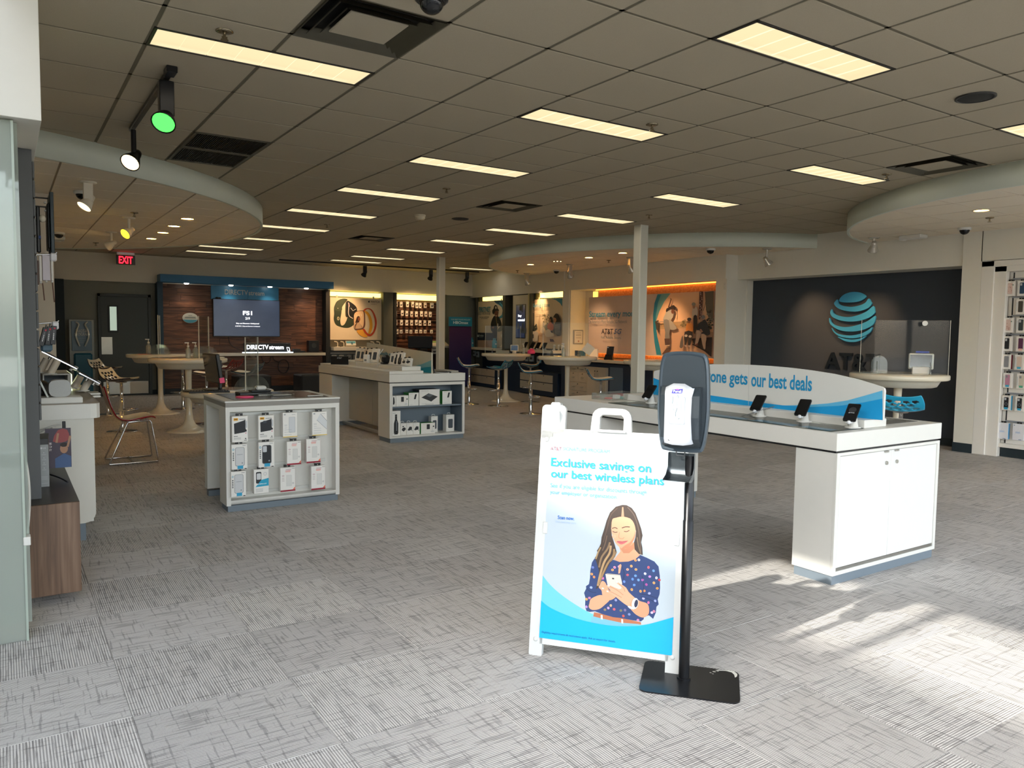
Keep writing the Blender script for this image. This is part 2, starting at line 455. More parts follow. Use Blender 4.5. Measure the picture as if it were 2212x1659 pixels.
# ---- dropped curved soffits with their own tiles
def clip(poly, inside, cut):
    out = []
    for a, b in zip(poly, poly[1:]+poly[:1]):
        ia, ib = inside(a), inside(b)
        if ia: out.append(a)
        if ia != ib: out.append(cut(a, b))
    return out
def clip_hp(poly, nx, ny, c):       # keep nx*x+ny*y <= c
    f = lambda p: nx*p[0]+ny*p[1]-c
    def cut(a, b):
        t = f(a)/(f(a)-f(b)); return (a[0]+(b[0]-a[0])*t, a[1]+(b[1]-a[1])*t)
    return clip(poly, lambda p: f(p) <= 1e-9, cut) if len(poly) > 2 else []
SOFP = pm('soffit_paint', 'd9dfd2', .8, var=.015, bump=.04)
def soffit(c, r, a0, a1, back, ox, oy, nm):
    """curved bulkhead: fascia ring sector from a0 to a1 degrees, closed on the wall side by the half planes in back"""
    n = 64
    arc = [(c[0]+r*math.cos(R(a0+(a1-a0)*k/n)), c[1]+r*math.sin(R(a0+(a1-a0)*k/n))) for k in range(n+1)]
    inn = [(c[0]+(r-.03)*math.cos(R(a0+(a1-a0)*k/n)), c[1]+(r-.03)*math.sin(R(a0+(a1-a0)*k/n))) for k in range(n+1)]
    root = struct(nm, MB().prism(inn+[], SZ+.012, SZ+.06, 0), CGS)
    mb = MB()
    for k in range(n):
        q = [arc[k], arc[k+1], inn[k+1], inn[k]]
        vs = [(x, y, SZ-.012) for x, y in q]+[(x, y, ZC+.006) for x, y in q]
        mb.add(vs, [(0, 1, 5, 4), (2, 3, 7, 6), (3, 2, 1, 0), (4, 5, 6, 7)], 0, False)
        mb.sm[-4] = True
    mk('fascia', mb, SOFP, root)
    chord = []
    for k in range(0, n, 2):   # convex outline as half planes
        a, b = inn[k], inn[k+2]; ex, ey = b[0]-a[0], b[1]-a[1]; chord.append((ey, -ex, ey*a[0]-ex*a[1]))
    xs = [p[0] for p in inn]; ys = [p[1] for p in inn]
    gg = TL/2-.009
    i0 = math.floor((min(xs)-ox)/TL)-1; j0 = math.floor((min(ys)-oy)/TL)-1
    for i in range(i0, i0+20):
        for j in range(j0, j0+22):
            x, y = ox+(i+.5)*TL, oy+(j+.5)*TL
            p = [(x-gg, y-gg), (x+gg, y-gg), (x+gg, y+gg), (x-gg, y+gg)]
            for nx, ny, cc_ in chord+back: p = clip_hp(p, nx, ny, cc_)
            if len(p) > 2:
                A = abs(sum(p[k][0]*p[(k+1) % len(p)][1]-p[(k+1) % len(p)][0]*p[k][1] for k in range(len(p))))/2
                if A > .004: mk('ceiling_tile', MB().prism(p, SZ, SZ+.012), CTS, root)
    return root
soffit(SOFF[0][0], SOFF[0][1], -68, 68, [(-1, 0, -.17)], .437, 7.45, 'ceiling_soffit_west')
soffit(SOFF[1][0], SOFF[1][1], 111, 249, [(1, 0, 10.55)], CX, CY, 'ceiling_soffit_east')
soffit(SOFF[2][0], SOFF[2][1], 98, 262, [(1, 0, 10.55)], CX, CY, 'ceiling_soffit_south')

# ---- walls
WP = pm('wall_paint', 'e9e2d0', .8, var=.02, bump=.05)
WPL = pm('wall_paint_light', 'e0ddd2', .8, var=.02, bump=.05)
WDG = pm('wall_dark_olive', '85877d', .75, var=.04, bump=.05)
WDT = pm('wall_dark_teal', '1d2a30', .7, var=.04)
OLIVE = pm('panel_olive', '5f6052', .6, var=.03)
LOGOW = pm('wall_charcoal', '3a4048', .8, var=.05, bump=.05)
# back
wb = struct('wall_back', MB().box(-2.2, 18.6, 0, 11.3, 18.8, ZC+.1), WDG)
mk('header', MB().box(.2, 18.47, 2.447, 10.9, 18.61, ZC+.02), WP, wb)
mk('return_panel', MB().box(-.2, 18.3, 0, 1.075, 18.61, 2.447), WDT, wb)
struct('baseboard_back', MB().box(1.08, 18.585, 0, 2.84, 18.6, .1).box(9.9, 18.585, 0, 10.86, 18.6, .1), WDT)
# west side: display wall, fin, bulkhead
wl = struct('wall_west', MB().box(-2.0, 4.32, 0, -.05, 18.6, ZC+.1).box(-.06, 9.3, 0, .2, 18.6, ZC+.1), WP)
SLAT = pm('slat_grey', '56585a', .6, var=.04)
mk('display_backing', MB().box(-.05, 4.9, .0, .155, 9.25, 2.43), SLAT, wl)
for k in range(14):
    mk('slat', MB().bbox(.155, 4.9, .98+k*.1, .166, 9.25, 1.07+k*.1, .003), SLAT, wl)
mk('end_fin', MB().bbox(-.05, 9.25, 0, .46, 9.35, SZ+.01, .003), pm('fin_cream', 'd9cdbb', .7, var=.02), wl)
struct('trim_bulkhead', MB().bbox(-1.2, 4.2, 2.432, .176, 9.25, ZC+.1, .002), WHITEP)
# east side: four stretches of wall
A1, D1, N1 = Vector((10.45, 13.8, 0)), Vector((.08923, .99601, 0)), Vector((-.99601, .08923, 0))
A2, D2, N2 = Vector((10.20, 8.93, 0)), Vector((.05717, .99836, 0)), Vector((-.99836, .05717, 0))
def slab(A_, D_, N_, u0, u1, z0, z1, d0, d1, m=0, mb=None, c=0):
    """box along a wall: u along it, z up, d towards the room"""
    M_ = Matrix(((D_.x, N_.x, 0, A_.x), (D_.y, N_.y, 0, A_.y), (0, 0, 1, 0), (0, 0, 0, 1)))
    mb = mb or MB()
    # D x N points down, so mirror the order to keep normals outwards
    if c: return mb.bbox(u0, d0, z0, u1, d1, z1, c, m, M_)
    return mb.box(u0, d0, z0, u1, d1, z1, m, M_)
def fixn(mb):
    mb.f = [tuple(reversed(f)) for f in mb.f]; return mb
def w1(*a, **k): return fixn(slab(A1, D1, N1, *a, **k))
def w2(*a, **k): return fixn(slab(A2, D2, N2, *a, **k))
we = struct('wall_east', w1(-.1, 5.0, 0, ZC+.1, -.5, -.28), WDG)
mk('header', w1(-.05, 4.86, 2.40, ZC+.02, -.3, 0), WPL, we)
mk('header', w1(-.06, 4.9, 2.40, 2.42, -.29, .001), WPL, we)
w5 = struct('wall_niche', w2(-.02, 5.0, 0, ZC+.1, -.62, -.5), WPL)
mk('header', w2(-.0, 4.90, 2.41, ZC+.02, -.5, 0), WPL, w5)
mk('pier', w2(-.0, .22, 0, 2.41, -.5, 0), WPL, w5)
mk('pier', w2(4.66, 4.90, 0, 2.41, -.5, 0), WPL, w5)
mk('niche_side', w2(4.62, 4.67, 0, 2.41, -.5, -.02), pm('niche_cream', 'e5dfd0', .7, var=.02), w5)
# recessed logo wall
wg = struct('wall_logo', MB().box(10.87, 5.1, 0, 11.1, 8.95, 2.45), LOGOW)
mk('header', fixn(slab(Vector((10.40, 5.1, 0)), Vector((.0207, .9998, 0)), Vector((-1, 0.02, 0)), 0, 3.84, 2.415, ZC+.02, -.7, 0)), WPL, wg)
mk('pier', MB().box(10.20, 8.90, 0, 10.88, 8.96, 2.42), WPL, wg)
struct('baseboard_logo', MB().box(10.855, 5.2, 0, 10.87, 8.9, .1), WDT)
# south-east pier and product bay
ws = struct('wall_southeast', MB().box(10.372, 4.93, 0, 10.9, 5.168, ZC+.02).box(10.372, 2.9, 2.45, 10.9, 4.94, ZC+.02).box(10.7, -1.3, 0, 10.9, 4.94, 2.5).box(10.372, -1.3, 0, 10.71, 2.9, ZC+.02), WPL)
struct('baseboard_southeast', MB().bbox(10.36, 4.93, 0, 10.372, 5.175, .12, .002).box(10.372, 5.168, 0, 10.87, 5.178, .12), WDT)
# storefront behind the camera and west entrance, its tall glazing shaped to pass the sun (all outside the frame)
MUL = pm('mullion_aluminium', '8c8f90', .4, metal=.7)
sf = struct('window_1', MB().box(-1.9, -1.42, 3.15, 10.9, -1.3, 4.3).box(-1.9, -1.42, 0, 10.9, -1.3, .12), MUL)
for k in range(9): mk('mullion', MB().box(-1.85+k*1.5, -1.41, .12, -1.78+k*1.5, -1.31, 3.15), MUL, sf)
for k in range(8): mk('pane', MB().box(-1.78+k*1.5, -1.363, .12, -.35+k*1.5, -1.357, 3.15), glass('clear_pane'), sf)
se = struct('window_2', MB().box(-1.9, -1.3, 0, -1.8, 4.3, .1).box(-1.9, -1.3, 4.0, -1.8, 4.3, 4.3), MUL)
for y in (-1.3, .1, 1.86, 3.02): mk('mullion', MB().box(-1.89, y, .1, -1.81, y+.08, 4.0), MUL, se)
for y0, y1 in ((-1.22, .1), (.18, 1.86), (1.94, 3.02)):
    mk('pane', MB().box(-1.853, y0, .1, -1.847, y1, 4.0), glass('clear_pane'), se)
mk('panel', MB().box(-1.88, 3.1, 0, -1.82, 4.32, 4.3), WHITEP, se)
mk('daylight_block_wall', MB().box(-1.93, -1.3, 0, -1.89, 3.1, 2.6), WHITEP, se)  # unseen wall added to cut daylight from the west
ce = struct('ceiling_entrance', MB().box(-1.9, -1.35, 4.05, -1.0, 4.3, 4.2).box(-.1, -1.35, 4.05, .05, 4.3, 4.2).box(-.02, -1.35, ZC+.09, .05, 4.3, 4.1), WHITEP)
mk('added_skylight', MB().box(-1.0, -1.35, 4.1, -.1, 4.3, 4.11), glass('clear_pane'), ce)  # skylight added to brighten the floor near the camera
struct('wall_entrance', MB().box(-1.9, 4.28, 2.43, -.9, 4.34, 4.2).box(-1.9, 4.3, 0, -1.0, 4.34, 2.45), WHITEP)
# outside
struct('ground_pavement', MB().box(-40, -40, -.25, 45, -1.42, -.21).box(-40, -1.42, -.25, -12.0, 30, -.21), pm('pale_concrete', 'b9b6ae', .9, var=.1, scale=3))
struct('exterior_sun_blocker', MB().box(-16, -1.6, -.2, -12.2, 22, 10.05), pm('sun_blocker_stucco', 'cfc6b4', .9, var=.05, scale=2))  # unseen block, sized to keep low sun off the near floor
# entrance glass wing
gw = struct('window_3', MB().bbox(-1.0, 4.245, .0, .062, 4.262, 2.425, .002), glass('wing_glass', 'e3efe9', pale_haze=.34, gloss=.5))  # pale diffuse mix paints in the milky reflection of the bright outdoors
mk('edge_strip', MB().box(.056, 4.238, .0, .066, 4.27, 2.425), pm('glass_edge', 'aab5a9', .3), gw)
mk('pane', MB().box(-1.0, 4.30, .07, .082, 4.308, 2.43), glass('wing_glass'), gw)
mk('clip', MB().bbox(.055, 4.23, .46, .085, 4.30, .50, .003), WHITE, gw)
# columns
for nm, x, y, s_ in (('column', 7.635, 8.26, .147), ('column', 7.73, 14.51, .14)):
    c = struct(nm, MB().bbox(x, y, 0, x+s_, y+s_, ZC+.02, .004), pm('column_paint', 'd9d8cc', .6, var=.02))
    mk('corner_guard', MB().bbox(x-.004, y-.004, .0, x+.012, y+.012, ZC, .001), pm('column_guard', 'e8e7dc', .4), c)

# ================================================================== ceiling fixtures
def lens_mat():
    m = D.materials.new('lamp_lens'); m.use_nodes = True; nt = m.node_tree; nt.nodes.remove(nt.nodes['Principled BSDF'])
    tr = nt.nodes.new('ShaderNodeBsdfTransparent'); em = nt.nodes.new('ShaderNodeEmission'); mx = nt.nodes.new('ShaderNodeMixShader')
    em.inputs[0].default_value = lin('ffeab8'); em.inputs[1].default_value = LENS_E; mx.inputs[0].default_value = .3
    nt.links.new(tr.outputs[0], mx.inputs[1]); nt.links.new(em.outputs[0], mx.inputs[2]); nt.links.new(mx.outputs[0], nt.nodes['Material Output'].inputs[0]); return m
LENS = lens_mat()
TRIMB = pm('troffer_trim', '2a2620', .5)
def gx(i): return CX+i*TL
def gy(j): return CY+j*TL
def troffer():
    t = thing('ceiling_light', '', 'ceiling light')
    f = MB()
    for a in ((-.608, -.302, .608, -.283), (-.608, -.019, .608, .0), (-.608, -.302, -.59, .0), (.59, -.302, .608, .0)):
        f.bbox(a[0], a[1], 0, a[2], a[3], .03, .002)
    f.box(-.608, -.302, .028, .608, 0, .032)
    mk('frame', f, TRIMB, t)
    b = 1.18/8
    me = MB().bbox(-b/2+.0012, -.282, .004, b/2-.0012, -.02, .012, .001).data('diffuser', LENS)
    for k in range(8): mk('diffuser', me, None, t, (-.59+(k+.5)*b, 0, 0))
    l = D.lights.new('troffer_tubes', 'AREA'); l.shape = 'RECTANGLE'; l.size = 1.1; l.size_y = .24; l.energy = LAMP_W; l.color = (1, .92, .80); l.spread = R(178)
    o = D.objects.new('troffer_tubes', l); COL.objects.link(o); o.parent = t; o.location = (0, -.151, .024)
    return t
T0 = troffer(); first = True
rows = {1: 'middle row', 6: 'east row', -3: 'west row', 11: 'far east row'}
cnt = {}
for i, j in LIGHTS:
    cnt[i] = cnt.get(i, 0)+1
    lab = f'long lit troffer in the dark ceiling, {ORD[cnt[i]-1]} from the entrance in the {rows[i]}'
    if i == -3: lab = 'long lit troffer in the dark ceiling beside the black track spotlights'
    if i == 11: lab = 'long lit troffer partly hidden by the far white column'
    loc = (gx(i)+TL, gy(j), ZC-.004)
    if first: T0.location = loc; T0['label'] = lab; T0['group'] = 'ceiling troffers'; first = False
    else: dup(T0, loc, None, lab, 'ceiling troffers')

VENT = pm('vent_metal', '4d4838', .5, var=.05)
VENTD = pm('vent_dark', '14120e', .8)
def diffuser_vent():
    t = thing('ceiling_vent', '', 'air vent')
    mk('backing', MB().box(-.3, -.3, .05, .3, .3, .052), VENTD, t)
    for k, (a, z) in enumerate(((.30, .0), (.245, .0), (.19, .0))):
        m = MB(); wv = .034
        for sx, sy in ((1, 0), (-1, 0), (0, 1), (0, -1)):
            # sloped blade of one square ring
            o, i_ = a, a-wv
            if sx: q = [(sx*o, -o, z), (sx*o, o, z), (sx*i_, i_, z+.03), (sx*i_, -i_, z+.03)]
            else: q = [(-o, sy*o, z), (o, sy*o, z), (i_, sy*i_, z+.03), (-i_, sy*i_, z+.03)]
            m.poly(q); m.poly([(p[0], p[1], p[2]+.004) for p in q][::-1])
        mk('blade_ring', m, VENT, t)
    mk('face_plate', MB().bbox(-.155, -.155, .004, .155, .155, .014, .003), CT, t)
    return t
vl = ['square ringed air vent above the west track lights', 'square ringed air vent beside the curved southeast soffit', 'square ringed air vent near the round smoke detector', 'square ringed air vent far back, above the case kiosks']
V0 = diffuser_vent()
for k, (i, j) in enumerate(VENTS):
    loc = (gx(i)+TL/2, gy(j)+TL/2, ZC-.006)
    if k == 0: V0.location = loc; V0['label'] = vl[0]; V0['group'] = 'square ceiling vents'
    else: dup(V0, loc, None, vl[k], 'square ceiling vents')
for k, (i, j) in enumerate(GRILLE):
    t = thing('return_grille', ('black slotted return grille, nearer of the pair', 'black slotted return grille against the curved soffit')[k], 'air vent', (gx(i)+TL/2, gy(j)+TL/2, ZC-.006), 0, 'return grilles')
    fr = MB()
    for a in ((-.3, -.3, .3, -.275), (-.3, .275, .3, .3), (-.3, -.275, -.275, .275), (.275, -.275, .3, .275)): fr.bbox(a[0], a[1], 0, a[2], a[3], .012, .002)
    mk('frame', fr, VENT, t)
    mk('backing', MB().box(-.28, -.28, .045, .28, .28, .047), VENTD, t)
    sl = MB().bbox(-.0032, -.276, 0, .0032, .276, .02, .001, 0, Matrix.Rotation(R(30), 4, 'Y')).data('slat', pm('slat_black', '262520', .5))
    for q in range(34): mk('slat', sl, None, t, (-.266+q*.532/33, 0, .008))

SPR = pm('sprinkler_chrome', '9b8f78', .25, metal=1)
def sprinkler():
    t = thing('sprinkler_head', '', 'sprinkler')
    mk('escutcheon', MB().lathe([(.043, .0), (.045, -.006), (.03, -.012), (.012, -.014)], 14), SPR, t)
    mk('nozzle', MB().cyl((0, 0, 0), .008, -.045, -.01, 8).box(-.014, -.003, -.04, .014, .003, -.03), SPR, t)
    mk('deflector', MB().cyl((0, 0, 0), .02, -.05, -.046, 12), SPR, t)
    return t
sp = [((gx(-2.49), gy(2.25), ZC), 'chrome sprinkler head beside the west troffer'), ((gx(2.5), gy(2.28), ZC), 'chrome sprinkler head beside a middle troffer, nearest the entrance'),
      ((gx(7.47), gy(2.25), ZC), 'chrome sprinkler head beside the east troffer near the square vent'), ((gx(2.54), gy(7.54), ZC), 'small sprinkler head mid-ceiling before the smoke detector'),
      ((gx(7.5), gy(7.6), ZC), 'small sprinkler head above the near white column'), ((gx(2.5), gy(13.5), ZC), 'faint sprinkler head far back beside the west soffit edge'),
      ((1.332, 10.107, SZ), 'dark sprinkler head under the west soffit, in front of two white spotlights'), ((1.292, 14.13, SZ), 'dark sprinkler head under the far edge of the west soffit'),
      ((9.506, 14.203, SZ), 'dark sprinkler head under the east soffit, near its far end'), ((9.429, 11.049, SZ), 'dark sprinkler head under the east soffit beside the near column'), ((9.262, 4.345, SZ), 'dark sprinkler head under the southeast soffit beside a round downlight')]
S0 = sprinkler()
for k, (loc, lab) in enumerate(sp):
    if k == 0: S0.location = loc; S0['label'] = lab; S0['group'] = 'sprinkler heads'
    else: dup(S0, loc, None, lab, 'sprinkler heads')
for (i, j), lab in (((4.48, -.5), 'large round black ceiling speaker near the entrance'), ((4.57, 10.62), 'small looking round black ceiling speaker far back')):
    t = thing('ceiling_speaker', lab, 'speaker', (gx(i), gy(j), ZC-.002), 0, 'ceiling speakers')
    mk('rim', MB().lathe([(.118, 0), (.118, -.008), (.104, -.01), (.104, -.004)], 28), pm('speaker_rim', '2c2a25', .5), t)
    mk('grille', MB().lathe([(.0, -.012), (.07, -.011), (.105, -.006)], 28), pm('speaker_mesh', '201f1c', .7, var=.3, scale=300), t)
t = thing('smoke_detector', 'round cream smoke detector on the dark ceiling', 'smoke detector', (gx(3.59), gy(10.68), ZC))
mk('base', MB().lathe([(.075, 0), (.075, -.02), (.07, -.024)], 20), pm('detector_cream', 'd8cdb4', .5), t)
mk('sensor_head', MB().lathe([(.068, -.022), (.07, -.045), (.055, -.066), (.0, -.07)], 20), pm('detector_cream', 'd8cdb4', .5), t)

# dome cameras
def dome(loc, lab, body):
    t = thing('dome_camera', lab, 'camera', loc, 0, 'dome cameras')
    mk('housing', MB().lathe([(.075, 0), (.078, -.02), (.066, -.03)], 20), body, t)
    mk('dome', MB().sphere((0, 0, -.026), .058, 20, 0, 1, -90, 0), pm('smoked_dome', '121316', .08), t)
dome((gx(-1.36), gy(.62), ZC), 'black dome camera cut by the top of the view', BLACK)
for loc, lab in (((.716, 12.956, SZ), 'white based dome camera beside the white fin'), ((.70, 8.871, SZ), 'dome camera behind the square white spotlight'), ((10.063, 13.52, SZ), 'dome camera above the phone display wall'), ((9.345, 8.504, SZ), 'dome camera under the soffit above the skateboard mural'), ((9.895, 4.925, SZ), 'dome camera at the corner of the product bay')):
    dome(loc, lab, WHITE)

# round recessed downlights
WARM = pm('downlight_glow', 'ffe9b0', .4, var=0, emit=7, emit_col='ffdf9a')
def downlight(loc, lab, n=1):
    t = thing('downlight', lab, 'downlight', loc, 0, 'recessed downlights')
    mk('trim_ring', MB().lathe([(.088, -.001), (.09, -.006), (.074, -.008), (.07, .0)], 24), pm('trim_cream', 'ded3bd', .5), t)
    if n == 1: mk('lamp', MB().lathe([(0, -.003), (.07, -.003)], 24), WARM, t)
    else:
        mk('plate', MB().lathe([(0, -.002), (.072, -.002)], 24), pm('trim_cream', 'ded3bd', .5), t)
        for q in (-.05, 0, .05): mk('lamp', MB().cyl((q, -q*.8, 0), .014, -.008, -.002, 10), WARM, t)
for k, (x, y) in enumerate(((1.943, 10.239), (1.938, 11.1), (1.94, 11.961), (1.927, 12.889))):
    downlight((x, y, SZ), f'warm round downlight under the west soffit, {ORD[k]} from the entrance')
downlight((8.847, 12.756, SZ), 'warm round downlight under the east soffit, farthest from the entrance')
downlight((8.825, 11.831, SZ), 'triple pinhole downlight between two round ones', 3)
downlight((8.813, 10.874, SZ), 'warm round downlight under the east soffit, second from the near column')
downlight((8.729, 9.876, SZ), 'warm round downlight under the east soffit beside the near column')
downlight((8.657, 4.148, SZ), 'warm round downlight under the southeast soffit')

# adjustable spotlights
def spot(loc, lab, body, glow, aim, drop=.16, square=False, gel=None, s=1.0, power=0, canopy=True, grp='white soffit spotlights', blend=1., size=62):
    t = thing('spotlight', lab, 'spotlight', loc, 0, grp)
    if canopy: mk('canopy', MB().lathe([(.0, 0), (.075*s, 0), (.075*s, -.008), (.06*s, -.016), (0, -.016)], 20), body, t)
    if square: mk('stem', MB().bbox(-.04*s, -.035*s, -drop-.02, .04*s, .035*s, -.01, .004), body, t)
    else: mk('stem', MB().cyl((0, 0, 0), .018*s, -drop, -.012, 10), body, t)
    a = Vector(aim).normalized(); q = a.to_track_quat('Z', 'Y').to_matrix().to_4x4()
    T = Matrix.Translation(Vector((0, 0, -drop-.02))+a*.01) @ q
    mk('lamp_head', MB().lathe([(.0, -.08*s), (.028*s, -.078*s), (.034*s, -.05*s), (.036*s, -.03*s), (.066*s, .045*s), (.07*s, .06*s), (.064*s, .062*s), (.06*s, .05*s)], 20, T=T, caps=False).box(-.006, -.045*s, -.03*s, .006, .045*s, -.015*s, 0, T), body, t)
    mk('lens', MB().lathe([(0, .054*s), (.063*s, .056*s)], 20, T=T), glow, t)
    if power:
        l = D.lights.new('spot_beam', 'SPOT'); l.energy = power; l.color = (1, .60, .30); l.spot_size = R(size); l.spot_blend = blend; l.shadow_soft_size = .05
        o = D.objects.new('spot_beam', l); COL.objects.link(o); o.parent = t
        o.location = Vector((0, 0, -drop-.02))+a*(.09*s); o.rotation_euler = a.to_track_quat('-Z', 'Y').to_euler()
GLOWW = pm('spot_glow_warm', 'ffe2a8', .3, var=0, emit=5, emit_col='ffd890')
GLOWY = pm('spot_glow_yellow', 'ffe23c', .3, var=0, emit=3, emit_col='ffe020')
GLOWG = pm('spot_glow_green', '4cff50', .3, var=0, emit=1.6, emit_col='40f048')
CREAMP = pm('spot_cream', 'e4dccb', .35)
SILV = pm('spot_silver', 'cfcac0', .25, metal=.5)
spot((.70, 8.25, SZ), 'square stemmed white spotlight nearest the entrance glass', CREAMP, GLOWW, (-.55, -.25, -.8), .16, True)
spot((1.336, 10.621, SZ), 'white spotlight with yellow lit face under the west soffit', CREAMP, GLOWY, (-.75, -.5, -.6), .15)
spot((1.329, 12.392, SZ), 'white spotlight turned away, farther under the west soffit', CREAMP, GLOWW, (-.7, .55, -.45), .15)
EA = ((10.118, 14.733, (.62, .1, -.8), 'white spotlight above the firefighter poster', 40), (9.434, 12.232, (.62, .3, -.8), 'white spotlight above the kitchen table poster', 45), (9.371, 10.389, (.62, .05, -.8), 'white spotlight half hidden by the near column', 55), (10.004, 7.947, (.6, -.25, -.85), 'white spotlight at the soffit end before the logo wall', 40), (9.955, 6.144, (.55, .5, -1.0), 'white spotlight above the globe logo', 60))
for x, y, aim, lab, pw in EA:
    spot((x, y, SZ), lab, SILV, pm('spot_dark_face', '8d8472', .3, metal=.6), aim, .17 if y > 6.5 else .1, y > 9, None, 1.0, pw)
# black track with two heads
t = thing('track_rail', 'black lighting track on the ceiling holding a green lit spotlight', 'track', (.878, 5.05, ZC))
mk('rail', MB().bbox(-.018, 0, -.03, .018, 1.68, 0, .003), BLACKM, t)
mk('end_feed', MB().bbox(-.03, -.05, -.04, .03, .06, 0, .004), BLACKM, t)
spot((.878, 5.22, ZC-.028), 'black track spotlight with a green lit face', BLACKM, GLOWG, (-.35, -.62, -.7), .2, True, None, 1.05, canopy=False, grp='black track spotlights')
spot((.878, 6.62, ZC-.028), 'black track spotlight with a warm lit face before the curved fascia', BLACKM, GLOWW, (-.45, -.55, -.65), .2, False, None, 1.05, canopy=False, grp='black track spotlights')
t = thing('track_rail', 'thin black lighting track high along the back wall', 'track', (5.2, 17.35, ZC))
mk('rail', MB().bbox(0, -.018, -.03, 5.2, .018, 0, .003), BLACKM, t)
for x, lab, pw in ((7.24, 'black spotlight above the watch poster', 70), (9.0, 'black spotlight just west of the far column', 50), (10.05, 'black spotlight just east of the far column', 0)):
    spot((x, 17.35, ZC-.028), lab, BLACKM, SCREENG, (-.2 if x < 8 else 0, .75, -.8), .16, True, None, 1.0, pw, canopy=False, grp='black track spotlights', size=75)
# exit sign
t = thing('exit_sign', 'red lit exit sign hanging above the dark door', 'sign', (2.19, 18.0, ZC))
mk('canopy', MB().bbox(-.17, -.04, -.06, .17, .04, 0, .005), STEEL, t)
mk('panel', MB().bbox(-.18, -.02, -.255, .18, .02, -.06, .005), pm('exit_panel', '4a4440', .4), t)
EXR = pm('exit_red', 'ff2a36', .4, var=0, emit=3.2, emit_col='ff1626')
a = Art((0, -.0205, -.235), (1, 0, 0), (0, 0, 1)); a.text('EXIT', 0, 0, .15, .26, EXR, .02, 'C'); a.put('lettering', t)
# access point / emergency light
for loc, lab in (((.74, 13.65, SZ), 'slim cream ceiling box beside the west dome camera'), ((10.10, 5.68, SZ), 'slim white wireless box under the southeast soffit')):
    t = thing('wireless_box', lab, 'wireless box', loc, R(90), 'ceiling boxes')
    mk('housing', MB().bbox(-.15, -.09, -.05, .15, .09, 0, .012), WHITE, t)
    mk('end_cap', MB().bbox(.11, -.05, -.062, .17, .05, -.02, .008), WHITE, t)

# ================================================================== display islands
INLAY = pm('inlay_taupe', '8d8678', .25, var=.05)
SLATE = pm('slate_panel', '6d7b88', .5, var=.03)
PANELG = pm('panel_grey', 'b9b7ad', .5, var=.02)
# case kiosk nearest the entrance
k1 = thing('display_island', 'small white island with phone cases hanging on its front', 'display counter', (1.955, 6.8, 0))
mk('top', MB().bbox(1.472, 6.393, .893, 2.438, 7.21, .906, .002), WHITE, k1, w=1)
mk('top_band', MB().box(1.478, 6.40, .856, 2.432, 7.20, .893), pm('band_grey', '8f8b85', .5), k1, w=1)
mk('top_inlay', MB().bbox(1.56, 6.46, .906, 2.36, 7.14, .909, .001), pm('inlay_dark', '55504a', .2, var=.1), k1, w=1)
b = MB()
b.box(1.62, 6.53, .05, 2.432, 7.20, .857)                                   # carcass
b.box(1.478, 6.53, .82, 1.62, 7.10, .856).box(1.478, 7.10, .07, 1.62, 7.20, .857).box(1.478, 6.53, .05, 1.62, 6.63, .82)
mk('carcass', b, WHITE, k1, w=1)
side = MB().box(1.478, 6.40, .05, 1.512, 6.53, .857).box(2.398, 6.40, .05, 2.432, 6.53, .857).box(1.512, 6.40, .817, 2.398, 6.53, .857)
mk('front_frame', side, WHITE, k1, w=1)
prof = [(6.53, .05), (6.53, .092), (6.40, .092)]+[(6.40+.04-.04*math.cos(R(a)), .09-.04*math.sin(R(a))) for a in (15, 30, 50, 70, 90)]
mk('bottom_rail', MB().prism(prof, 1.512, 2.398, 0, Matrix(((0, 0, 1, 0), (1, 0, 0, 0), (0, 1, 0, 0), (0, 0, 0, 1)))), WHITE, k1, w=1)
mk('back_panel', MB().box(1.512, 6.50, .09, 2.398, 6.53, .817), WHITE, k1, w=1)
for z in (.79, .572, .352, .13):
    mk('peg_rail', MB().bbox(1.525, 6.486, z-.012, 2.335, 6.502, z+.012, .002), pm('rail_white', 'd7d8d4', .4), k1, w=1)
mk('side_panel', MB().box(1.612, 6.63, .1, 1.622, 7.10, .82), pm('grained_panel', 'c3c0b4', .6, var=.08, scale=120), k1, w=1)
mk('plinth', MB().box(1.49, 6.412, 0, 2.42, 6.61, .05).box(1.63, 6.6, 0, 2.42, 7.19, .05).box(1.49, 7.11, 0, 1.64, 7.19, .05), GREYP, k1, w=1)

# accessory island behind it
k2 = thing('display_island', 'long white island with shelved end and raised sign board', 'display counter', (4.79, 10.65, 0))
mk('top', MB().bbox(4.215, 9.285, .803, 5.362, 12.0, .91, .003), WHITE, k2, w=1)
mk('shadow_gap', MB().box(4.225, 9.295, .79, 5.35, 11.99, .804), BLACK, k2, w=1)
b = MB().box(4.222, 9.29, .06, 4.262, 9.66, .79).box(5.322, 9.29, .06, 5.358, 9.66, .79).box(4.262, 9.29, .752, 5.322, 9.66, .79).box(4.262, 9.29, .06, 5.322, 9.66, .084).box(4.262, 9.64, .084, 5.322, 9.66, .752)
mk('shelf_case', b, WHITE, k2, w=1)
mk('case_lining', MB().box(4.262, 9.63, .084, 5.322, 9.641, .752).box(4.262, 9.30, .084, 4.267, 9.63, .752).box(5.317, 9.30, .084, 5.322, 9.63, .752), SLATE, k2, w=1)
mk('shelf', MB().bbox(4.268, 9.31, .458, 5.316, 9.63, .476, .002), SLATE, k2, w=1)
mk('pedestal', MB().box(4.222, 11.42, .06, 5.358, 11.99, .79), WHITE, k2, w=1)
for q, (y0, y1) in enumerate(((9.66, 10.5), (10.51, 11.42))):
    mk('knee_panel', MB().bbox(4.50, y0, .10, 4.52, y1, .79, .002), PANELG, k2, w=1)
mk('foot_bar', MB().bbox(4.38, 9.70, .03, 4.43, 11.40, .07, .004), STEEL, k2, w=1)
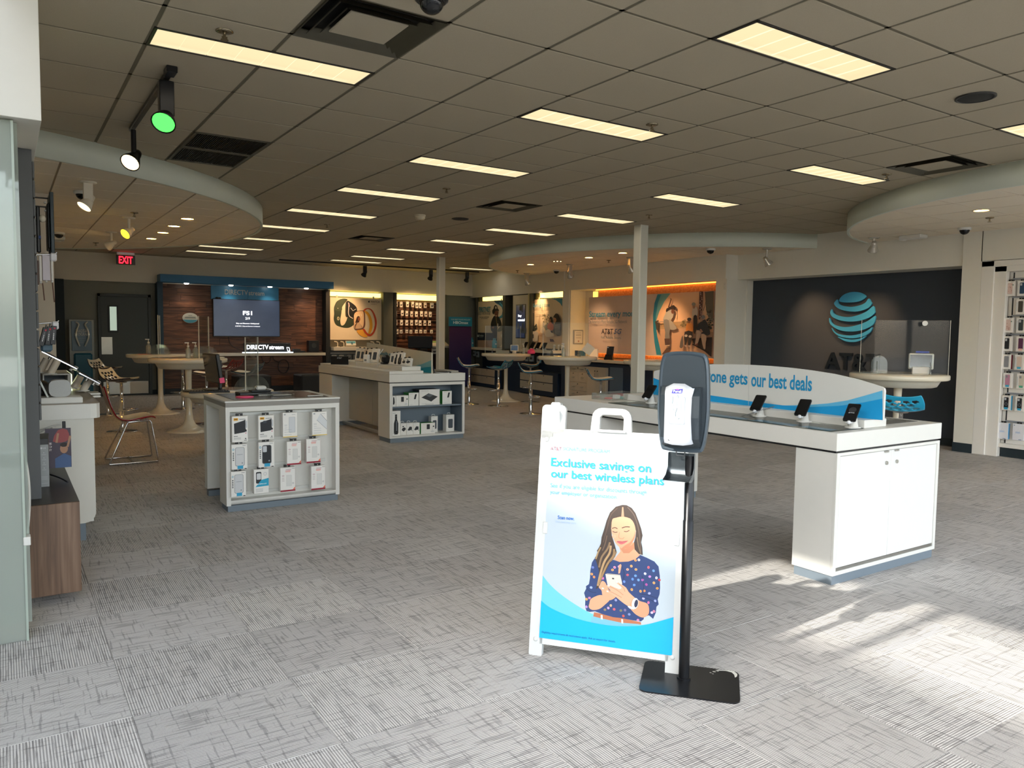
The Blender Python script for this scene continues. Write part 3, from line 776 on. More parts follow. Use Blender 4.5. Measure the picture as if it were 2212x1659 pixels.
mk('plinth', MB().box(4.235, 9.30, 0, 5.345, 9.65, .06).box(4.235, 11.43, 0, 5.345, 11.98, .06), GREYP, k2, w=1)
mk('riser', MB().bbox(4.222, 9.30, .911, 4.72, 12.0-.06, .95, .003), WHITE, k2, w=1)
for q in range(3): mk('riser_step', MB().bbox(4.44, 9.38+q*.80, .95, 4.72, 10.16+q*.80, 1.005, .003), WHITE, k2, w=1)
# its sign board: a thing of its own
H2 = [0.0007146775, 8.32839e-05, -13.71477, 0.0003577132, -0.001305073, 1.411579, 0.0002278382, -7.487675e-06]
top = [(9.32, 1.19), (11.55, 1.285)]
PM_X = Matrix(((0, 0, 1, 0), (1, 0, 0, 0), (0, 1, 0, 0), (0, 0, 0, 1)))      # 2-D outline in (y, z), extruded along x
s2 = thing('sign_board', 'cream sign board with blue swoosh standing on the accessory island', 'sign', (4.86, 10.4, .911))
mk('board', MB().prism([(11.55, .911), (9.32, .911)]+top, 4.85, 4.87, 0, PM_X), pm('board_cream', 'cfc8b4', .5), s2, w=1)
a = Art((4.849, 0, 0), (0, -1, 0), (0, 0, 1), step=.0005)
a.shape([(-9.325, .913), (-9.325, 1.09)]+[(-9.325-x, z) for x, z in ((.12, 1.06), (.3, 1.02), (.5, .99), (.75, .96), (1.0, .935), (1.2, .913))], '7db4bb')
a.shape([(-9.325, .913), (-9.325, 1.00), (-9.5, .985), (-9.75, .955), (-10.0, .93), (-10.2, .913)], '0f8fa5')
a.line([(-10.42, .912), (-10.42, 1.28)], .008, 'a8a18d')
a.text('Simplify your', -11.05, 1.085, .075, .55, '3d92ab', .012); a.text('Family', -10.45, 1.085, .075, .22, '3d92ab', .012)
a.put('print', s2, w=1)

# phone island in the middle
k3 = thing('display_island', 'big white island with arched deals board and tilted phones', 'display counter', (4.67, 4.09, 0))
mk('top', MB().bbox(4.085, 2.695, .813, 5.252, 5.485, .92, .003), WHITE, k3, w=1)
mk('shadow_gap', MB().box(4.097, 2.708, .80, 5.24, 5.475, .814), BLACK, k3, w=1)
b = MB().box(4.10, 2.715, .058, 5.246, 2.985, .80).box(4.10, 4.87, .058, 5.27, 5.475, .80)
mk('pedestal', b, WHITE, k3, w=1)
mk('door_frame', MB().box(4.10, 2.70, .058, 4.13, 2.716, .80).box(5.216, 2.70, .058, 5.246, 2.716, .80).box(4.13, 2.70, .782, 5.216, 2.716, .80).box(4.13, 2.70, .058, 5.216, 2.716, .082), WHITE, k3, w=1)
mk('door_track', MB().box(4.13, 2.704, .082, 5.216, 2.716, .10), STEEL, k3, w=1)
for x0, x1, hx in ((4.134, 4.672, 4.62), (4.675, 5.212, 4.735)):
    d = mk('door', MB().bbox(x0, 2.702, .102, x1, 2.716, .778, .002), pm('door_white', 'e0e0dd', .45, var=.01), k3, w=1)
    mk('lock', MB().cyl((0, 0, 0), .012, 0, .008, 14, 0, None, Matrix.Translation((hx, 2.702, .70)) @ Matrix.Rotation(R(90), 4, 'X')), STEEL, d, w=1)
    mk('latch', MB().bbox(hx-.03, 2.69, .768, hx+.01, 2.702, .778, .002), STEEL, d, w=1)
mk('plinth', MB().box(4.11, 2.712, 0, 5.236, 2.975, .058).box(4.11, 4.88, 0, 5.262, 5.465, .058), GREYP, k3, w=1)
mk('riser', MB().bbox(4.46, 2.76, .921, 4.70, 5.0, .972, .003), WHITE, k3, w=1)
mk('top_inlay', MB().bbox(4.74, 2.82, .92, 5.18, 5.40, .923, .001), pm('inlay_grey', '6a6864', .2, var=.1), k3, w=1)
gr = MB()
mk('graphic_glass', MB().bbox(4.12, 2.76, .92, 4.45, 4.80, .926, .002), glass('counter_glass', 'eef6f6', gloss=.6), k3, w=1)
a = Art((0, 0, .9203), (0, -1, 0), (1, 0, 0), step=.0003)
for y0, y1, c in ((2.80, 3.02, '2f9ccf'), (3.06, 3.40, '2f9ccf'), (3.46, 3.82, '3a97c6'), (4.5, 4.62, '2f86b5')):
    a.shape([(-y0, 4.15), (-y1, 4.16), (-y1, 4.27), (-y0, 4.25)], c)
a.shape([(-3.86, 4.2), (-4.2, 4.22), (-4.2, 4.36), (-3.86, 4.34)], 'b9a99a'); a.shape([(-4.25, 4.18), (-4.48, 4.2), (-4.48, 4.36), (-4.25, 4.34)], '8fa0ad')
a.put('graphic_strip', k3, w=1)
# arched deals board
H3 = [0.0005761801, 6.714431e-05, -4.933388, 0.0002992348, -0.001052519, 1.333368, 0.0001909203, -6.274405e-06]
s3 = thing('sign_board', 'arched white deals board with blue wave on the phone island', 'sign', (4.58, 3.8, .972))
art = Art((4.57, 0, 0), (0, -1, 0), (0, 0, 1), H3, step=.0005)
outl = [(120, 352), (120, 170), (128, 158), (170, 148), (300, 120), (450, 108), (600, 103), (760, 103), (910, 107), (1080, 117), (1250, 132), (1420, 153), (1600, 182), (1780, 222), (1920, 263), (2000, 290), (2018, 303), (2022, 325), (2010, 565)]
pts = [(-u, v) for u, v in [art.uv(p) for p in outl]]
y1 = pts[0][0]; y0 = pts[-1][0]
pts = [(y1, .972)]+pts[1:-1]+[(y0, .972)]
mk('board', MB().prism(pts, 4.572, 4.59, 0, PM_X), pm('board_white', 'd9dad6', .45, var=.01), s3, w=1)
bot = lambda p: [(-y0+(-y1+y0)*0, 0)]
def on_base(L): return L
art.shape([(2008, 318), (1900, 350), (1720, 400), (1560, 425), (1400, 437), (1200, 442), (1300, 470), (2009, 560)], '5fb7e0')
art.shape([(2009, 385), (1850, 418), (1650, 445), (1420, 455), (1180, 440), (950, 412), (780, 385), (600, 360), (430, 320), (250, 262), (121, 215), (121, 352), (600, 410), (1200, 480), (2008, 563)], '0d9ad8')
art.line([(908, 108), (905, 440)], 3, 'c3c6c4')
art.put('print', s3, w=1)
def h3text(t, xa, ya, xb, hh):
    u0, v0 = art.uv((xa, ya)); u1, v1 = art.uv((xb, ya))
    return u0, v0, u1-u0
a = Art((4.5712, 0, 0), (0, -1, 0), (0, 0, 1), step=.0002, lift=.0016)
u0, v0 = art.uv((600, 262)); u1, _ = art.uv((895, 275))
a.text('Everyone gets', u1, v0-.018, .125, .59, '1a8fc4', .022, 'R')
u0, v0 = art.uv((925, 285)); u1, _ = art.uv((1425, 318))
a.text('our best deals', u0, .5*(v0+art.uv((1425, 318))[1])-.004, .105, u1-u0, '1a8fc4', .022)
a.put('lettering', s3, w=1)

# ================================================================== tables and seats
def pedestal_table(name, lab, loc, h, rt=.53, group='pedestal tables', base=.31):
    t = thing(name, lab, 'table', loc, 0, group)
    mk('table_top', MB().lathe([(.0, h-.062), (rt-.012, h-.062), (rt, h-.05), (rt, h-.012), (rt-.012, h), (0, h)], 48), CREAM, t)
    mk('apron', MB().lathe([(.0, h-.15), (rt-.16, h-.15), (rt-.13, h-.14), (rt-.085, h-.062)], 40), pm('apron_cream', 'c9c4b6', .3), t)
    mk('pedestal', MB().lathe([(base, 0), (base, .006), (base*.8, .022), (base*.5, .05), (.09, .10), (.058, .17), (.044, .28), (.04, .45), (.042, h-.3), (.047, h-.15)], 32), CREAM, t)
    return t
pedestal_table('pedestal_table', 'tall cream pedestal table nearest the wooden TV wall', (2.252, 14.398, 0), 1.03)
pedestal_table('pedestal_table', 'tall cream pedestal table just behind the black monitor', (2.213, 11.772, 0), 1.055)
pedestal_table('pedestal_table', 'tall white pedestal table holding the pink plastic item', (8.971, 13.803, 0), 1.02)
pedestal_table('pedestal_table', 'tall white pedestal table with the diamond tilted card', (8.43, 10.95, 0), 1.058)
pedestal_table('pedestal_table', 'tall white pedestal table behind the near white column', (8.95, 9.25, 0), 1.045)
pedestal_table('pedestal_table', 'tall white pedestal table before the logo wall', (8.72, 5.0, 0), 1.06)
pedestal_table('pedestal_table', 'low cream pedestal table under the black monitor', (2.25, 9.6, 0), .745)

def seat_shell(W, Dp, prof, holes, thick=.012):
    """moulded seat: prof(t) -> (y, z) from front t=0 to the top of the back t=1; holes: rows of oval holes cut through the back"""
    nu, nv = 46, 34
    P = {}
    for i in range(nu+1):
        t = i/nu; y, z = prof(t)
        wv = W*(.5-.16*max(0, 1-t*3.2)**2-.10*max(0, (t-.7)/.3)**2)
        for j in range(nv+1):
            s = j/nv*2-1
            P[i, j] = Vector((s*wv, y-.03*s*s*(1-t), z+.035*abs(s)**2.5*(1-abs(t-.45))+.02*s*s*max(0, t-.6)))
    keep = {}
    for i in range(nu):
        for j in range(nv):
            t = (i+.5)/nu; s = (j+.5)/nv*2-1; k = True
            if holes and .60 < t < .95:
                for q, tc in enumerate((.655, .755, .855)):
                    for sc in ([-.6, -.2, .2, .6] if q % 2 == 0 else [-.4, 0, .4]):
                        if ((s-sc)/.155)**2+((t-tc)/.042)**2 < 1: k = False
            keep[i, j] = k
    def norm(i, j):
        a = P[min(i+1, nu), j]-P[max(i-1, 0), j]; b = P[i, min(j+1, nv)]-P[i, max(j-1, 0)]
        return a.cross(b).normalized()
    top = MB(); botm = MB()
    idx = lambda i, j: i*(nv+1)+j
    V1 = [P[i, j] for i in range(nu+1) for j in range(nv+1)]
    V2 = []
    for i in range(nu+1):
        for j in range(nv+1):
            n = norm(i, j)
            V2.append(P[i, j]-n*thick if True else 0)
    f1 = []; f2 = []; rim = []
    for (i, j), k in keep.items():
        if not k: continue
        q = (idx(i, j), idx(i, j+1), idx(i+1, j+1), idx(i+1, j))
        f1.append(q); f2.append(q[::-1])
        for (di, dj), (a, b) in (((-1, 0), (q[0], q[1])), ((0, 1), (q[1], q[2])), ((1, 0), (q[2], q[3])), ((0, -1), (q[3], q[0]))):
            if not keep.get((i+di, j+dj), False): rim.append((a, b))
    top.add(V1, f1, 0, True)
    N = len(V1)
    botm.add(V1+V2, [tuple(x+N for x in f) for f in f2]+[(b, a, a+N, b+N) for a, b in rim], 0, True)
    return top, botm
def stool_prof(t):
    pts = [(.215, .035), (.17, .03), (.08, .012), (-.02, .0), (-.11, .012), (-.165, .055), (-.20, .11), (-.232, .165)]
    x = t*(len(pts)-1); i = min(int(x), len(pts)-2); f = x-i
    p = [pts[max(i-1, 0)], pts[i], pts[i+1], pts[min(i+2, len(pts)-1)]]
    return tuple(.5*(2*p[1][d]+(p[2][d]-p[0][d])*f+(2*p[0][d]-5*p[1][d]+4*p[2][d]-p[3][d])*f*f+(3*p[1][d]-p[0][d]-3*p[2][d]+p[3][d])*f**3) for d in (0, 1))
_a, _b = seat_shell(.43, .42, stool_prof, True)
SEATA = _a.data('seat', CREAM); SEATB = _b.data('seat_back_shell', TEAL)
def stool(loc, face, lab, shell=TEAL, inner=CREAM, h=.74, group='bar stools'):
    """face: direction (x, y) the sitter looks"""
    t = thing('bar_stool', lab, 'stool', loc, math.atan2(face[1], face[0])-R(90), group)
    me = SEATA if inner is CREAM else SEATA.copy(); mb_ = SEATB if shell is TEAL else SEATB.copy()
    me.materials[0] = inner; mb_.materials[0] = shell
    mk('seat', me, None, t, (0, 0, h)); mk('seat_shell', mb_, None, t, (0, 0, h))
    mk('post', MB().lathe([(.03, .01), (.03, h*.62), (.021, h*.62+.005), (.021, h-.03), (.07, h-.022), (.075, h-.012)], 16), CHROME, t)
    mk('base', MB().lathe([(.0, .0), (.208, .0), (.21, .004), (.19, .010), (.06, .018), (.034, .03), (.0, .03)], 32), CHROME, t)
    mk('footrest', MB().tube([(-.03, .03, .31), (-.12, .08, .31), (-.13, .16, .31), (.13, .16, .31), (.12, .08, .31), (.03, .03, .31)], .011, 8).bbox(-.035, -.035, .29, .035, .035, .33, .004), CHROME, t)
    return t
RT = (.834, -.552); LT = (-.834, .552)
DARKS = pm('stool_dark_shell', '2b1c22', .2)
BLUESH = pm('stool_blue', '149fc9', .15, var=.02, coat=.4)
stool((1.391, 12.17, 0), RT, 'cream bar stool in front, between the red chair and tall table', DARKS, h=.72)
stool((1.46, 14.6, 0), RT, 'cream bar stool half behind another, before the dark door', DARKS, h=.76)
stool((2.62, 12.55, 0), (-.9, .3), 'cream bar stool tucked under the tall table west of the monitor', DARKS, h=.76)
stool((2.72, 15.0, 0), (-.9, -.3), 'cream bar stool pushed under the farthest west table', DARKS, h=.78)
stool((3.22, 12.55, 0), LT, 'cream bar stool with holed back behind the desk guard', pm('stool_teal_dark', '153a4a', .2), h=.76)
stool((3.30, 14.2, 0), (-.7, .7), 'cream bar stool with orange edge, farthest behind the desk guard', pm('stool_red', '7a2018', .2), h=.76)
stool((8.226, 12.926, 0), (-.5, .87), 'teal bar stool showing its holed back, west of the tall table', TEAL, TEAL, h=.74)
stool((7.97, 11.424, 0), RT, 'teal and cream bar stool standing nearest the white easel sign', h=.74)
stool((9.30, 13.35, 0), LT, 'teal bar stool showing its cream holed backrest', h=.76)
stool((7.896, 13.516, 0), RT, 'teal bar stool beside the corner of the accessory island', h=.76)
stool((7.93, 9.423, 0), RT, 'teal bar stool between drawer cabinet and phone island', h=.73)
stool((8.95, 7.95, 0), (.3, .95), 'teal bar stool partly behind the near white column', TEAL, TEAL, h=.74)
stool((8.02, 4.55, 0), (.87, .5), 'bright blue bar stool showing its holed back before the logo wall', BLUESH, BLUESH, h=.70)

# red shell chair on a wire sled
def chair_prof(t):
    pts = [(.26, .02), (.20, .035), (.08, .015), (-.04, -.005), (-.13, .03), (-.185, .12), (-.225, .24), (-.265, .37)]
    x = t*(len(pts)-1); i = min(int(x), len(pts)-2); f = x-i
    p = [pts[max(i-1, 0)], pts[i], pts[i+1], pts[min(i+2, len(pts)-1)]]
    return tuple(.5*(2*p[1][d]+(p[2][d]-p[0][d])*f+(2*p[0][d]-5*p[1][d]+4*p[2][d]-p[3][d])*f*f+(3*p[1][d]-p[0][d]-3*p[2][d]+p[3][d])*f**3) for d in (0, 1))
ch = thing('shell_chair', 'glossy red shell chair with cream seat on a chrome sled frame', 'chair', (1.16, 9.43, 0), R(-90))
_a, _b = seat_shell(.46, .5, chair_prof, False, .014)
mk('seat', _a, CREAM, ch, (0, 0, .46)); mk('seat_shell', _b, RED, ch, (0, 0, .46))
fr = MB()
for s in (-1, 1):
    fr.tube([(s*.15, .17, .462), (s*.15, .19, .44), (s*.225, .245, .015), (s*.225, .235, .01), (s*.225, -.235, .01), (s*.225, -.24, .018), (s*.15, -.05, .44), (s*.15, -.03, .452), (s*.15, .17, .462)], .009, 8)
fr.tube([(-.15, .1, .452), (.15, .1, .452)], .008, 8).tube([(-.225, 0, .012), (.225, 0, .012)], .008, 8)
mk('sled_frame', fr, CHROME, ch)

# ================================================================== entrance sign and sanitiser stand
SA = Vector((2.0, 2.855, 0)); SE = Vector((.6298, -.7767, 0)); SU = Vector((.1215, .0985, .9877)); SNF = SE.cross(SU).normalized()
HS = [0.002332324, 0.0001315729, -0.1858841, 0.0003140457, -0.00218786, 1.460213, 0.0001880933, 6.053214e-05]
SIGNW = pm('sign_plastic', 'd4d7d6', .45, var=.01, bump=.03)
sg = thing('easel_sign', 'white folding easel sign showing a woman with a phone, by the entrance', 'sign', (2.30, 2.70, 0))
MSF = Matrix(((SE.x, SU.x, SNF.x, SA.x), (SE.y, SU.y, SNF.y, SA.y), (SE.z, SU.z, SNF.z, SA.z), (0, 0, 0, 1)))
# rear leaf leans the other way from the same hinge line
top_pt = SA+SU*1.14
su2 = Vector((-.1215*1.6, -.0985*1.6, .965)).normalized(); sn2 = SE.cross(su2).normalized()
Lr = top_pt.z/su2.z; sb = top_pt-su2*Lr
MSB = Matrix(((SE.x, su2.x, sn2.x, sb.x), (SE.y, su2.y, sn2.y, sb.y), (SE.z, su2.z, sn2.z, sb.z), (0, 0, 0, 1)))
def leaf(M_, z0, z1, H_):
    m = MB(); Wd = .687; k = 1
    m.prism(rrect(0, .0, .062, H_*.9, .006, 2), z0, z1, 0, M_); m.prism(rrect(Wd-.062, .0, Wd, H_*.9, .006, 2), z0, z1, 0, M_)
    m.prism([(.05, .055), (Wd-.05, .055), (Wd-.05, .105), (.05, .105)], z0, z1, 0, M_)
    m.prism([(.0, H_*.865), (Wd, H_*.865), (Wd, H_*.908), (.0, H_*.908)], z0, z1, 0, M_)
    m.prism([(.04, .09), (Wd-.04, .09), (Wd-.04, H_*.88), (.04, H_*.88)], z0+.012, z1-.012, 0, M_)
    return m
fl = leaf(MSF, -.032, .0, 1.16)
for x0, x1 in ((.0, .115), (.572, .687)):
    fl.prism(rrect(x0, 1.03, x1, 1.165, .02, 4), -.03, .0, 0, MSF)
hd = [(.238, 1.045)]+[(.243+.045-.045*math.cos(R(a)), 1.115+.045*math.sin(R(a))) for a in (0, 22, 45, 68, 90)]+[(.381+.045*math.sin(R(a)), 1.115+.045*math.cos(R(a))) for a in (0, 22, 45, 68, 90)]+[(.431, 1.045)]
hi = [(.392, 1.052)]+[(.392-.0, 1.118), (.38, 1.13), (.292, 1.13), (.28, 1.118), (.28, 1.052)]
fl.prism(hd+hi, -.03, .004, 0, MSF)
mk('front_leaf', fl, SIGNW, sg, w=1)
mk('handle_rim', MB().prism(rrect(.268, 1.048, .404, 1.06, .004, 2), -.032, .012, 0, MSF), SIGNW, sg, w=1)
rl = leaf(MSB, -.005, .027, Lr)
for x0, x1 in ((.04, .09), (.597, .647)): rl.prism(rrect(x0, Lr*.9, x1, Lr*1.005, .01, 3), -.004, .026, 0, MSB)
mk('rear_leaf', rl, SIGNW, sg, w=1)
for x0, x1 in ((.042, .088), (.599, .645)):
    mk('hinge', MB().bbox(x0, 1.135, -.055, x1, 1.178, .006, .006, 0, MSF), SIGNW, sg, w=1)
for x, y in ((.03, 1.0), (.655, 1.0), (.03, .075), (.655, .075)):
    mk('stud', MB().lathe([(.011, 0), (.011, .003), (.006, .006), (0, .006)], 16, (x, y, 0), 0, MSF), SIGNW, sg, w=1)
for x in (.035, .64): mk('clip', MB().bbox(x, .56, .0, x+.024, .615, .006, .003, 0, MSF), SIGNW, sg, w=1)
a = Art(SA, SE, SU, HS, step=.00002, lift=.0008)
P0 = [(.047, .083), (.653, .083), (.653, 1.013), (.047, 1.013)]
a.shape(P0, 'bccad4', raw=True)
r4 = lambda L: [(x/3.3185, 320+y/3.3185) for x, y in L]
wp = lambda L: [(140+x/5.529, 330+y/5.529) for x, y in L]
edge_r = lambda v: (.653, v)
def uvs(L): return [a.uv(p) for p in L]
q = uvs(r4([(230, 605), (300, 680), (400, 765), (550, 860), (700, 925), (850, 960), (1000, 955), (1172, 905)]))
q[0] = (.047, q[0][1]); q[-1] = (.653, q[-1][1])
a.shape(catmull(q, 4, False)+[(.653, .083), (.047, .083)], '6cc7ea', raw=True)
# woman
HAIR, HAIR2, SKIN, SKIN2, NAVYB = '43362f', '8d7355', 'dfa582', 'c98765', '2c4274'
a.shape(wp([(240, 1395), (800, 1515), (802, 1545), (600, 1560), (400, 1545), (215, 1510)]), 'b8704e')
a.shape(wp([(210, 1440), (330, 1470), (560, 1520), (800, 1540), (640, 1562), (420, 1552), (200, 1520)]), '77b9d2')
a.shape(wp([(245, 755), (215, 800), (195, 900), (190, 990), (178, 1060), (142, 1085), (146, 1112), (120, 1165), (136, 1220), (132, 1330), (150, 1382), (190, 1392), (250, 1385), (350, 1422), (470, 1455), (560, 1465), (700, 1492), (800, 1505), (832, 1480), (835, 1452), (895, 1432), (945, 1475), (978, 1400), (985, 1330), (1012, 1302), (1000, 1240), (1022, 1180), (1028, 1100), (1025, 960), (1010, 850), (960, 790), (870, 745), (790, 712), (720, 765), (640, 790), (540, 790), (470, 770), (350, 740)]), NAVYB)
for x, y, c in ((212, 940, 'e8a05c'), (240, 975, 'd98c54'), (225, 860, '6c7fc0'), (460, 890, 'e9a866'), (485, 860, 'e39ac4'), (735, 775, 'e9a866'), (775, 770, 'e8e4ee'), (685, 845, 'eeb070'), (640, 885, 'e6b4a0'), (740, 885, 'f0b978'), (640, 950, 'b8566a'), (690, 1125, 'f0a960'), (890, 860, 'e0647a'), (905, 970, 'c48ad0'), (955, 1045, 'efb06a'), (995, 1110, 'f0a04e'), (865, 1065, 'a8509a'), (820, 1010, 'c46ac0'), (1020, 1010, 'cc3b4c'), (840, 1140, 'd98c54'), (900, 1170, 'a0a8e8'), (795, 1145, 'e8a860'), (150, 1240, 'dca05c'), (185, 1225, 'c07aa8'), (148, 1330, 'b890d0'), (205, 1100, '9fb4e8'), (370, 1365, '8d7a60'), (410, 1345, 'c0a0c8'), (440, 1315, 'd6b08a'), (480, 1360, 'd2606a'), (560, 1375, '7a7a5a'), (610, 1370, '80709a'), (590, 1440, 'c85a4a'), (765, 1490, 'e090c0'), (955, 1385, 'e58ab0'), (930, 1400, 'd8c0e0'), (850, 935, 'd8dcf4'), (985, 985, 'e8e8f4'), (345, 990, 'd070b0'), (540, 850, 'e8a0c8'), (700, 1000, '5f8fd8'), (735, 960, '6f9fe0'), (770, 1010, '6f9fe0'), (950, 900, '6f9fe0'), (600, 1030, '6a8cd0'), (720, 1070, '5f8fd8'), (830, 1230, 'b8b8ec'), (970, 1260, '98a4dc'), (890, 1280, 'd070a0'), (660, 1420, '8090c0'), (500, 1250, '9098c8')):
    a.disc(140+x/5.529, 330+y/5.529, 3.1, 2.7, c, 9, x % 90); 
    if c[0] in 'ef': a.disc(140+x/5.529, 330+y/5.529, 1.2, 1.0, '8f5a34', 6)
for L in ([(150, 1110), (200, 1150), (265, 1160)], [(780, 1180), (880, 1190), (1000, 1230)], [(800, 1210), (900, 1240), (990, 1290)], [(815, 960), (835, 1080), (820, 1180)], [(560, 830), (600, 920), (590, 1000)]):
    a.line(wp(L), 1.0, '1a2950', 4)
a.shape(wp([(540, 610), (555, 670), (510, 725), (475, 768), (545, 795), (650, 790), (735, 760), (790, 712), (735, 660), (715, 560)]), SKIN)
a.shape(wp([(545, 620), (610, 640), (690, 590), (717, 560), (725, 630), (660, 690), (590, 690)]), SKIN2)
a.shape(wp([(540, 830), (560, 818), (568, 840), (550, 930), (530, 935), (532, 880)]), SKIN)
# hair behind and around the face
a.shape(wp([(580, 113), (500, 135), (430, 205), (390, 300), (362, 400), (330, 500), (322, 575), (300, 622), (275, 660), (290, 692), (250, 745), (272, 805), (285, 850), (300, 905), (293, 985), (272, 1080), (262, 1122), (300, 1092), (330, 1005), (380, 905), (430, 812), (490, 735), (512, 680), (490, 600), (452, 480), (444, 390), (470, 300), (580, 255), (670, 275), (715, 330), (742, 430), (735, 500), (718, 560), (725, 645), (775, 700), (822, 712), (816, 620), (802, 560), (820, 480), (803, 400), (772, 310), (735, 212), (690, 150), (630, 117)]), HAIR)
a.shape(wp([(458, 290), (500, 268), (580, 254), (665, 275), (715, 330), (738, 430), (717, 520), (672, 590), (606, 635), (560, 630), (500, 572), (462, 482), (446, 400)]), SKIN, 3)
a.shape(wp([(620, 590), (670, 560), (715, 490), (735, 420), (728, 500), (680, 590), (610, 636), (570, 632)]), SKIN2, 3)
a.shape(wp([(575, 140), (590, 140), (600, 255), (565, 258)]), 'b08c70')
for L, wv, c in (([(520, 150), (440, 240), (395, 400), (350, 560)], 2, '5c4a3e'), ([(640, 140), (720, 240), (770, 400), (790, 560), (800, 680)], 2, '66564c'), ([(430, 560), (400, 640), (330, 740), (300, 860)], 4, HAIR2), ([(440, 600), (425, 690), (360, 800), (310, 960), (285, 1080)], 4.5, 'b4946a'), ([(480, 640), (470, 720), (400, 820), (340, 950), (300, 1060)], 4, 'a08058'), ([(505, 670), (470, 750), (415, 800)], 3, HAIR2), ([(320, 620), (290, 680), (262, 760)], 3, 'a88a62'), ([(395, 480), (372, 580), (340, 660)], 2.2, '6e5a48'), ([(755, 500), (770, 600), (800, 700)], 2.5, '7a6650')):
    a.line(wp(L), wv, c, 5)
for L, wv in (([(455, 395), (490, 385), (520, 398)], 1.8), ([(572, 390), (620, 375), (668, 378)], 2.0)): a.line(wp(L), wv, '5a4036', 4)
for L in ([(462, 428), (490, 442), (520, 438)], [(598, 428), (630, 432), (662, 418)]): a.line(wp(L), 1.5, '47302a', 4)
a.line(wp([(545, 440), (535, 490), (545, 512), (580, 518), (600, 500)]), .9, 'b97a5c', 4)
a.shape(wp([(510, 550), (550, 545), (580, 548), (645, 542), (600, 575), (560, 585), (530, 570)]), 'c9656a', 2)
a.line(wp([(512, 551), (575, 558), (645, 542)]), .7, '8c3a40', 4)
a.disc(140+480/5.529, 330+490/5.529, 4.5, 4, 'e4ab8c'); a.disc(140+660/5.529, 330+490/5.529, 6, 5, 'e2a583')
# phone, arms and hands
a.shape(wp([(185, 1290), (200, 1240), (260, 1205), (330, 1190), (430, 1235), (365, 1310), (300, 1357), (220, 1367), (178, 1335)]), SKIN, 3)
a.shape(wp([(335, 1022), (310, 1068), (298, 1100), (330, 1135), (340, 1190), (380, 1240), (440, 1250), (500, 1212), (480, 1175), (420, 1130), (395, 1080), (370, 1035)]), SKIN, 3)
a.shape(wp([(376, 940), (395, 932), (553, 946), (576, 1050), (562, 1135), (470, 1122), (405, 1092)]), 'd7d0c6')
a.line(wp([(385, 938), (553, 950)]), 1.2, '8c8378'); a.shape(wp([(455, 984), (480, 986), (481, 1002), (456, 1000)]), '3a3634')
a.shape(wp([(505, 1028), (560, 1058), (622, 1100), (652, 1150), (692, 1190), (742, 1235), (760, 1255), (700, 1330), (640, 1318), (560, 1262), (500, 1212), (425, 1165), (392, 1145), (402, 1128), (440, 1138), (395, 1088), (405, 1068), (440, 1078), (540, 1120), (568, 1095), (500, 1042)]), 'e3ac8b', 2)
for L in ([(425, 1085), (520, 1135), (590, 1190)], [(405, 1135), (490, 1175), (570, 1220)], [(540, 1060), (590, 1100), (610, 1150)]): a.line(wp(L), .9, 'b5795a', 4)
for x, y in ((415, 1078), (402, 1145), (345, 1110), (512, 1036)): a.disc(140+x/5.529, 330+y/5.529, 2.8, 1.8, 'f3dcd6', 8, 20)
a.shape(wp([(715, 1225), (790, 1262), (880, 1295), (898, 1380), (880, 1432), (820, 1458), (740, 1422), (680, 1360), (660, 1320)]), 'd99c78', 3)
a.shape(wp([(640, 1325), (660, 1318), (730, 1345), (715, 1362), (665, 1350)]), 'f2f2f4')
a.disc(140+730/5.529, 330+1290/5.529, 7, 12, 'f4f4f6', 16, 10); a.disc(140+743/5.529, 330+1291/5.529, 4, 8.6, '2d2f4a', 14, 10)
for x in (320, 565): a.shape(wp([(x, 1410+(x-240)*.2), (x+22, 1414+(x-240)*.2), (x+24, 1465+(x-240)*.2), (x+2, 1460+(x-240)*.2)]), 'efe9df')
q = uvs(r4([(218, 785), (300, 840), (450, 905), (600, 945), (750, 968), (900, 970), (1000, 955), (1172, 905)]))
q[0] = (.047, q[0][1]); q[-1] = (.653, q[-1][1])
a.shape(catmull(q, 4, False)+[(.653, .083), (.047, .083)], '04b4f2', raw=True)
a.put('poster', sg, w=1)
a = Art(SA, SE, SU, HS, step=.00002, lift=.0048)
def stext(t, xa, ya, xb, yb, h, col, bold):
    u0, v0 = a.uv((xa-1100, ya-740)); u1, v1 = a.uv((xb-1100, yb-740))
    a.text(t, u0, (v0+v1)/2, h, u1-u0, col, bold)
stext('AT&T', 1189, 972, 1213, 974, .017, '9b6a74', .008); stext('SIGNATURE PROGRAM', 1216, 972, 1317, 980, .0165, '6fb4d6', .0)
stext('Exclusive savings on', 1190, 1013, 1406, 1026, .052, '0f9ee0', .018)
stext('our best wireless plans', 1190, 1038, 1434, 1052, .050, '0f9ee0', .018)
stext('See if you are eligible for discounts through', 1189, 1055, 1397, 1071, .026, '5fb0d8', .002)
stext('your employer or organization.', 1188, 1071, 1334, 1078, .024, '5fb0d8', .002)
stext('Scan now.', 1205, 1121, 1241, 1124, .017, '2f74c8', .02); stext('Data rates may apply.', 1200, 1129, 1246, 1133, .010, '9dbbe0', .0)
stext('Eligibility requirements & restrictions apply. Ask an expert for details.', 1171, 1367, 1330, 1390, .012, '0a4f8a', .0)
a.put('lettering', sg, w=1)

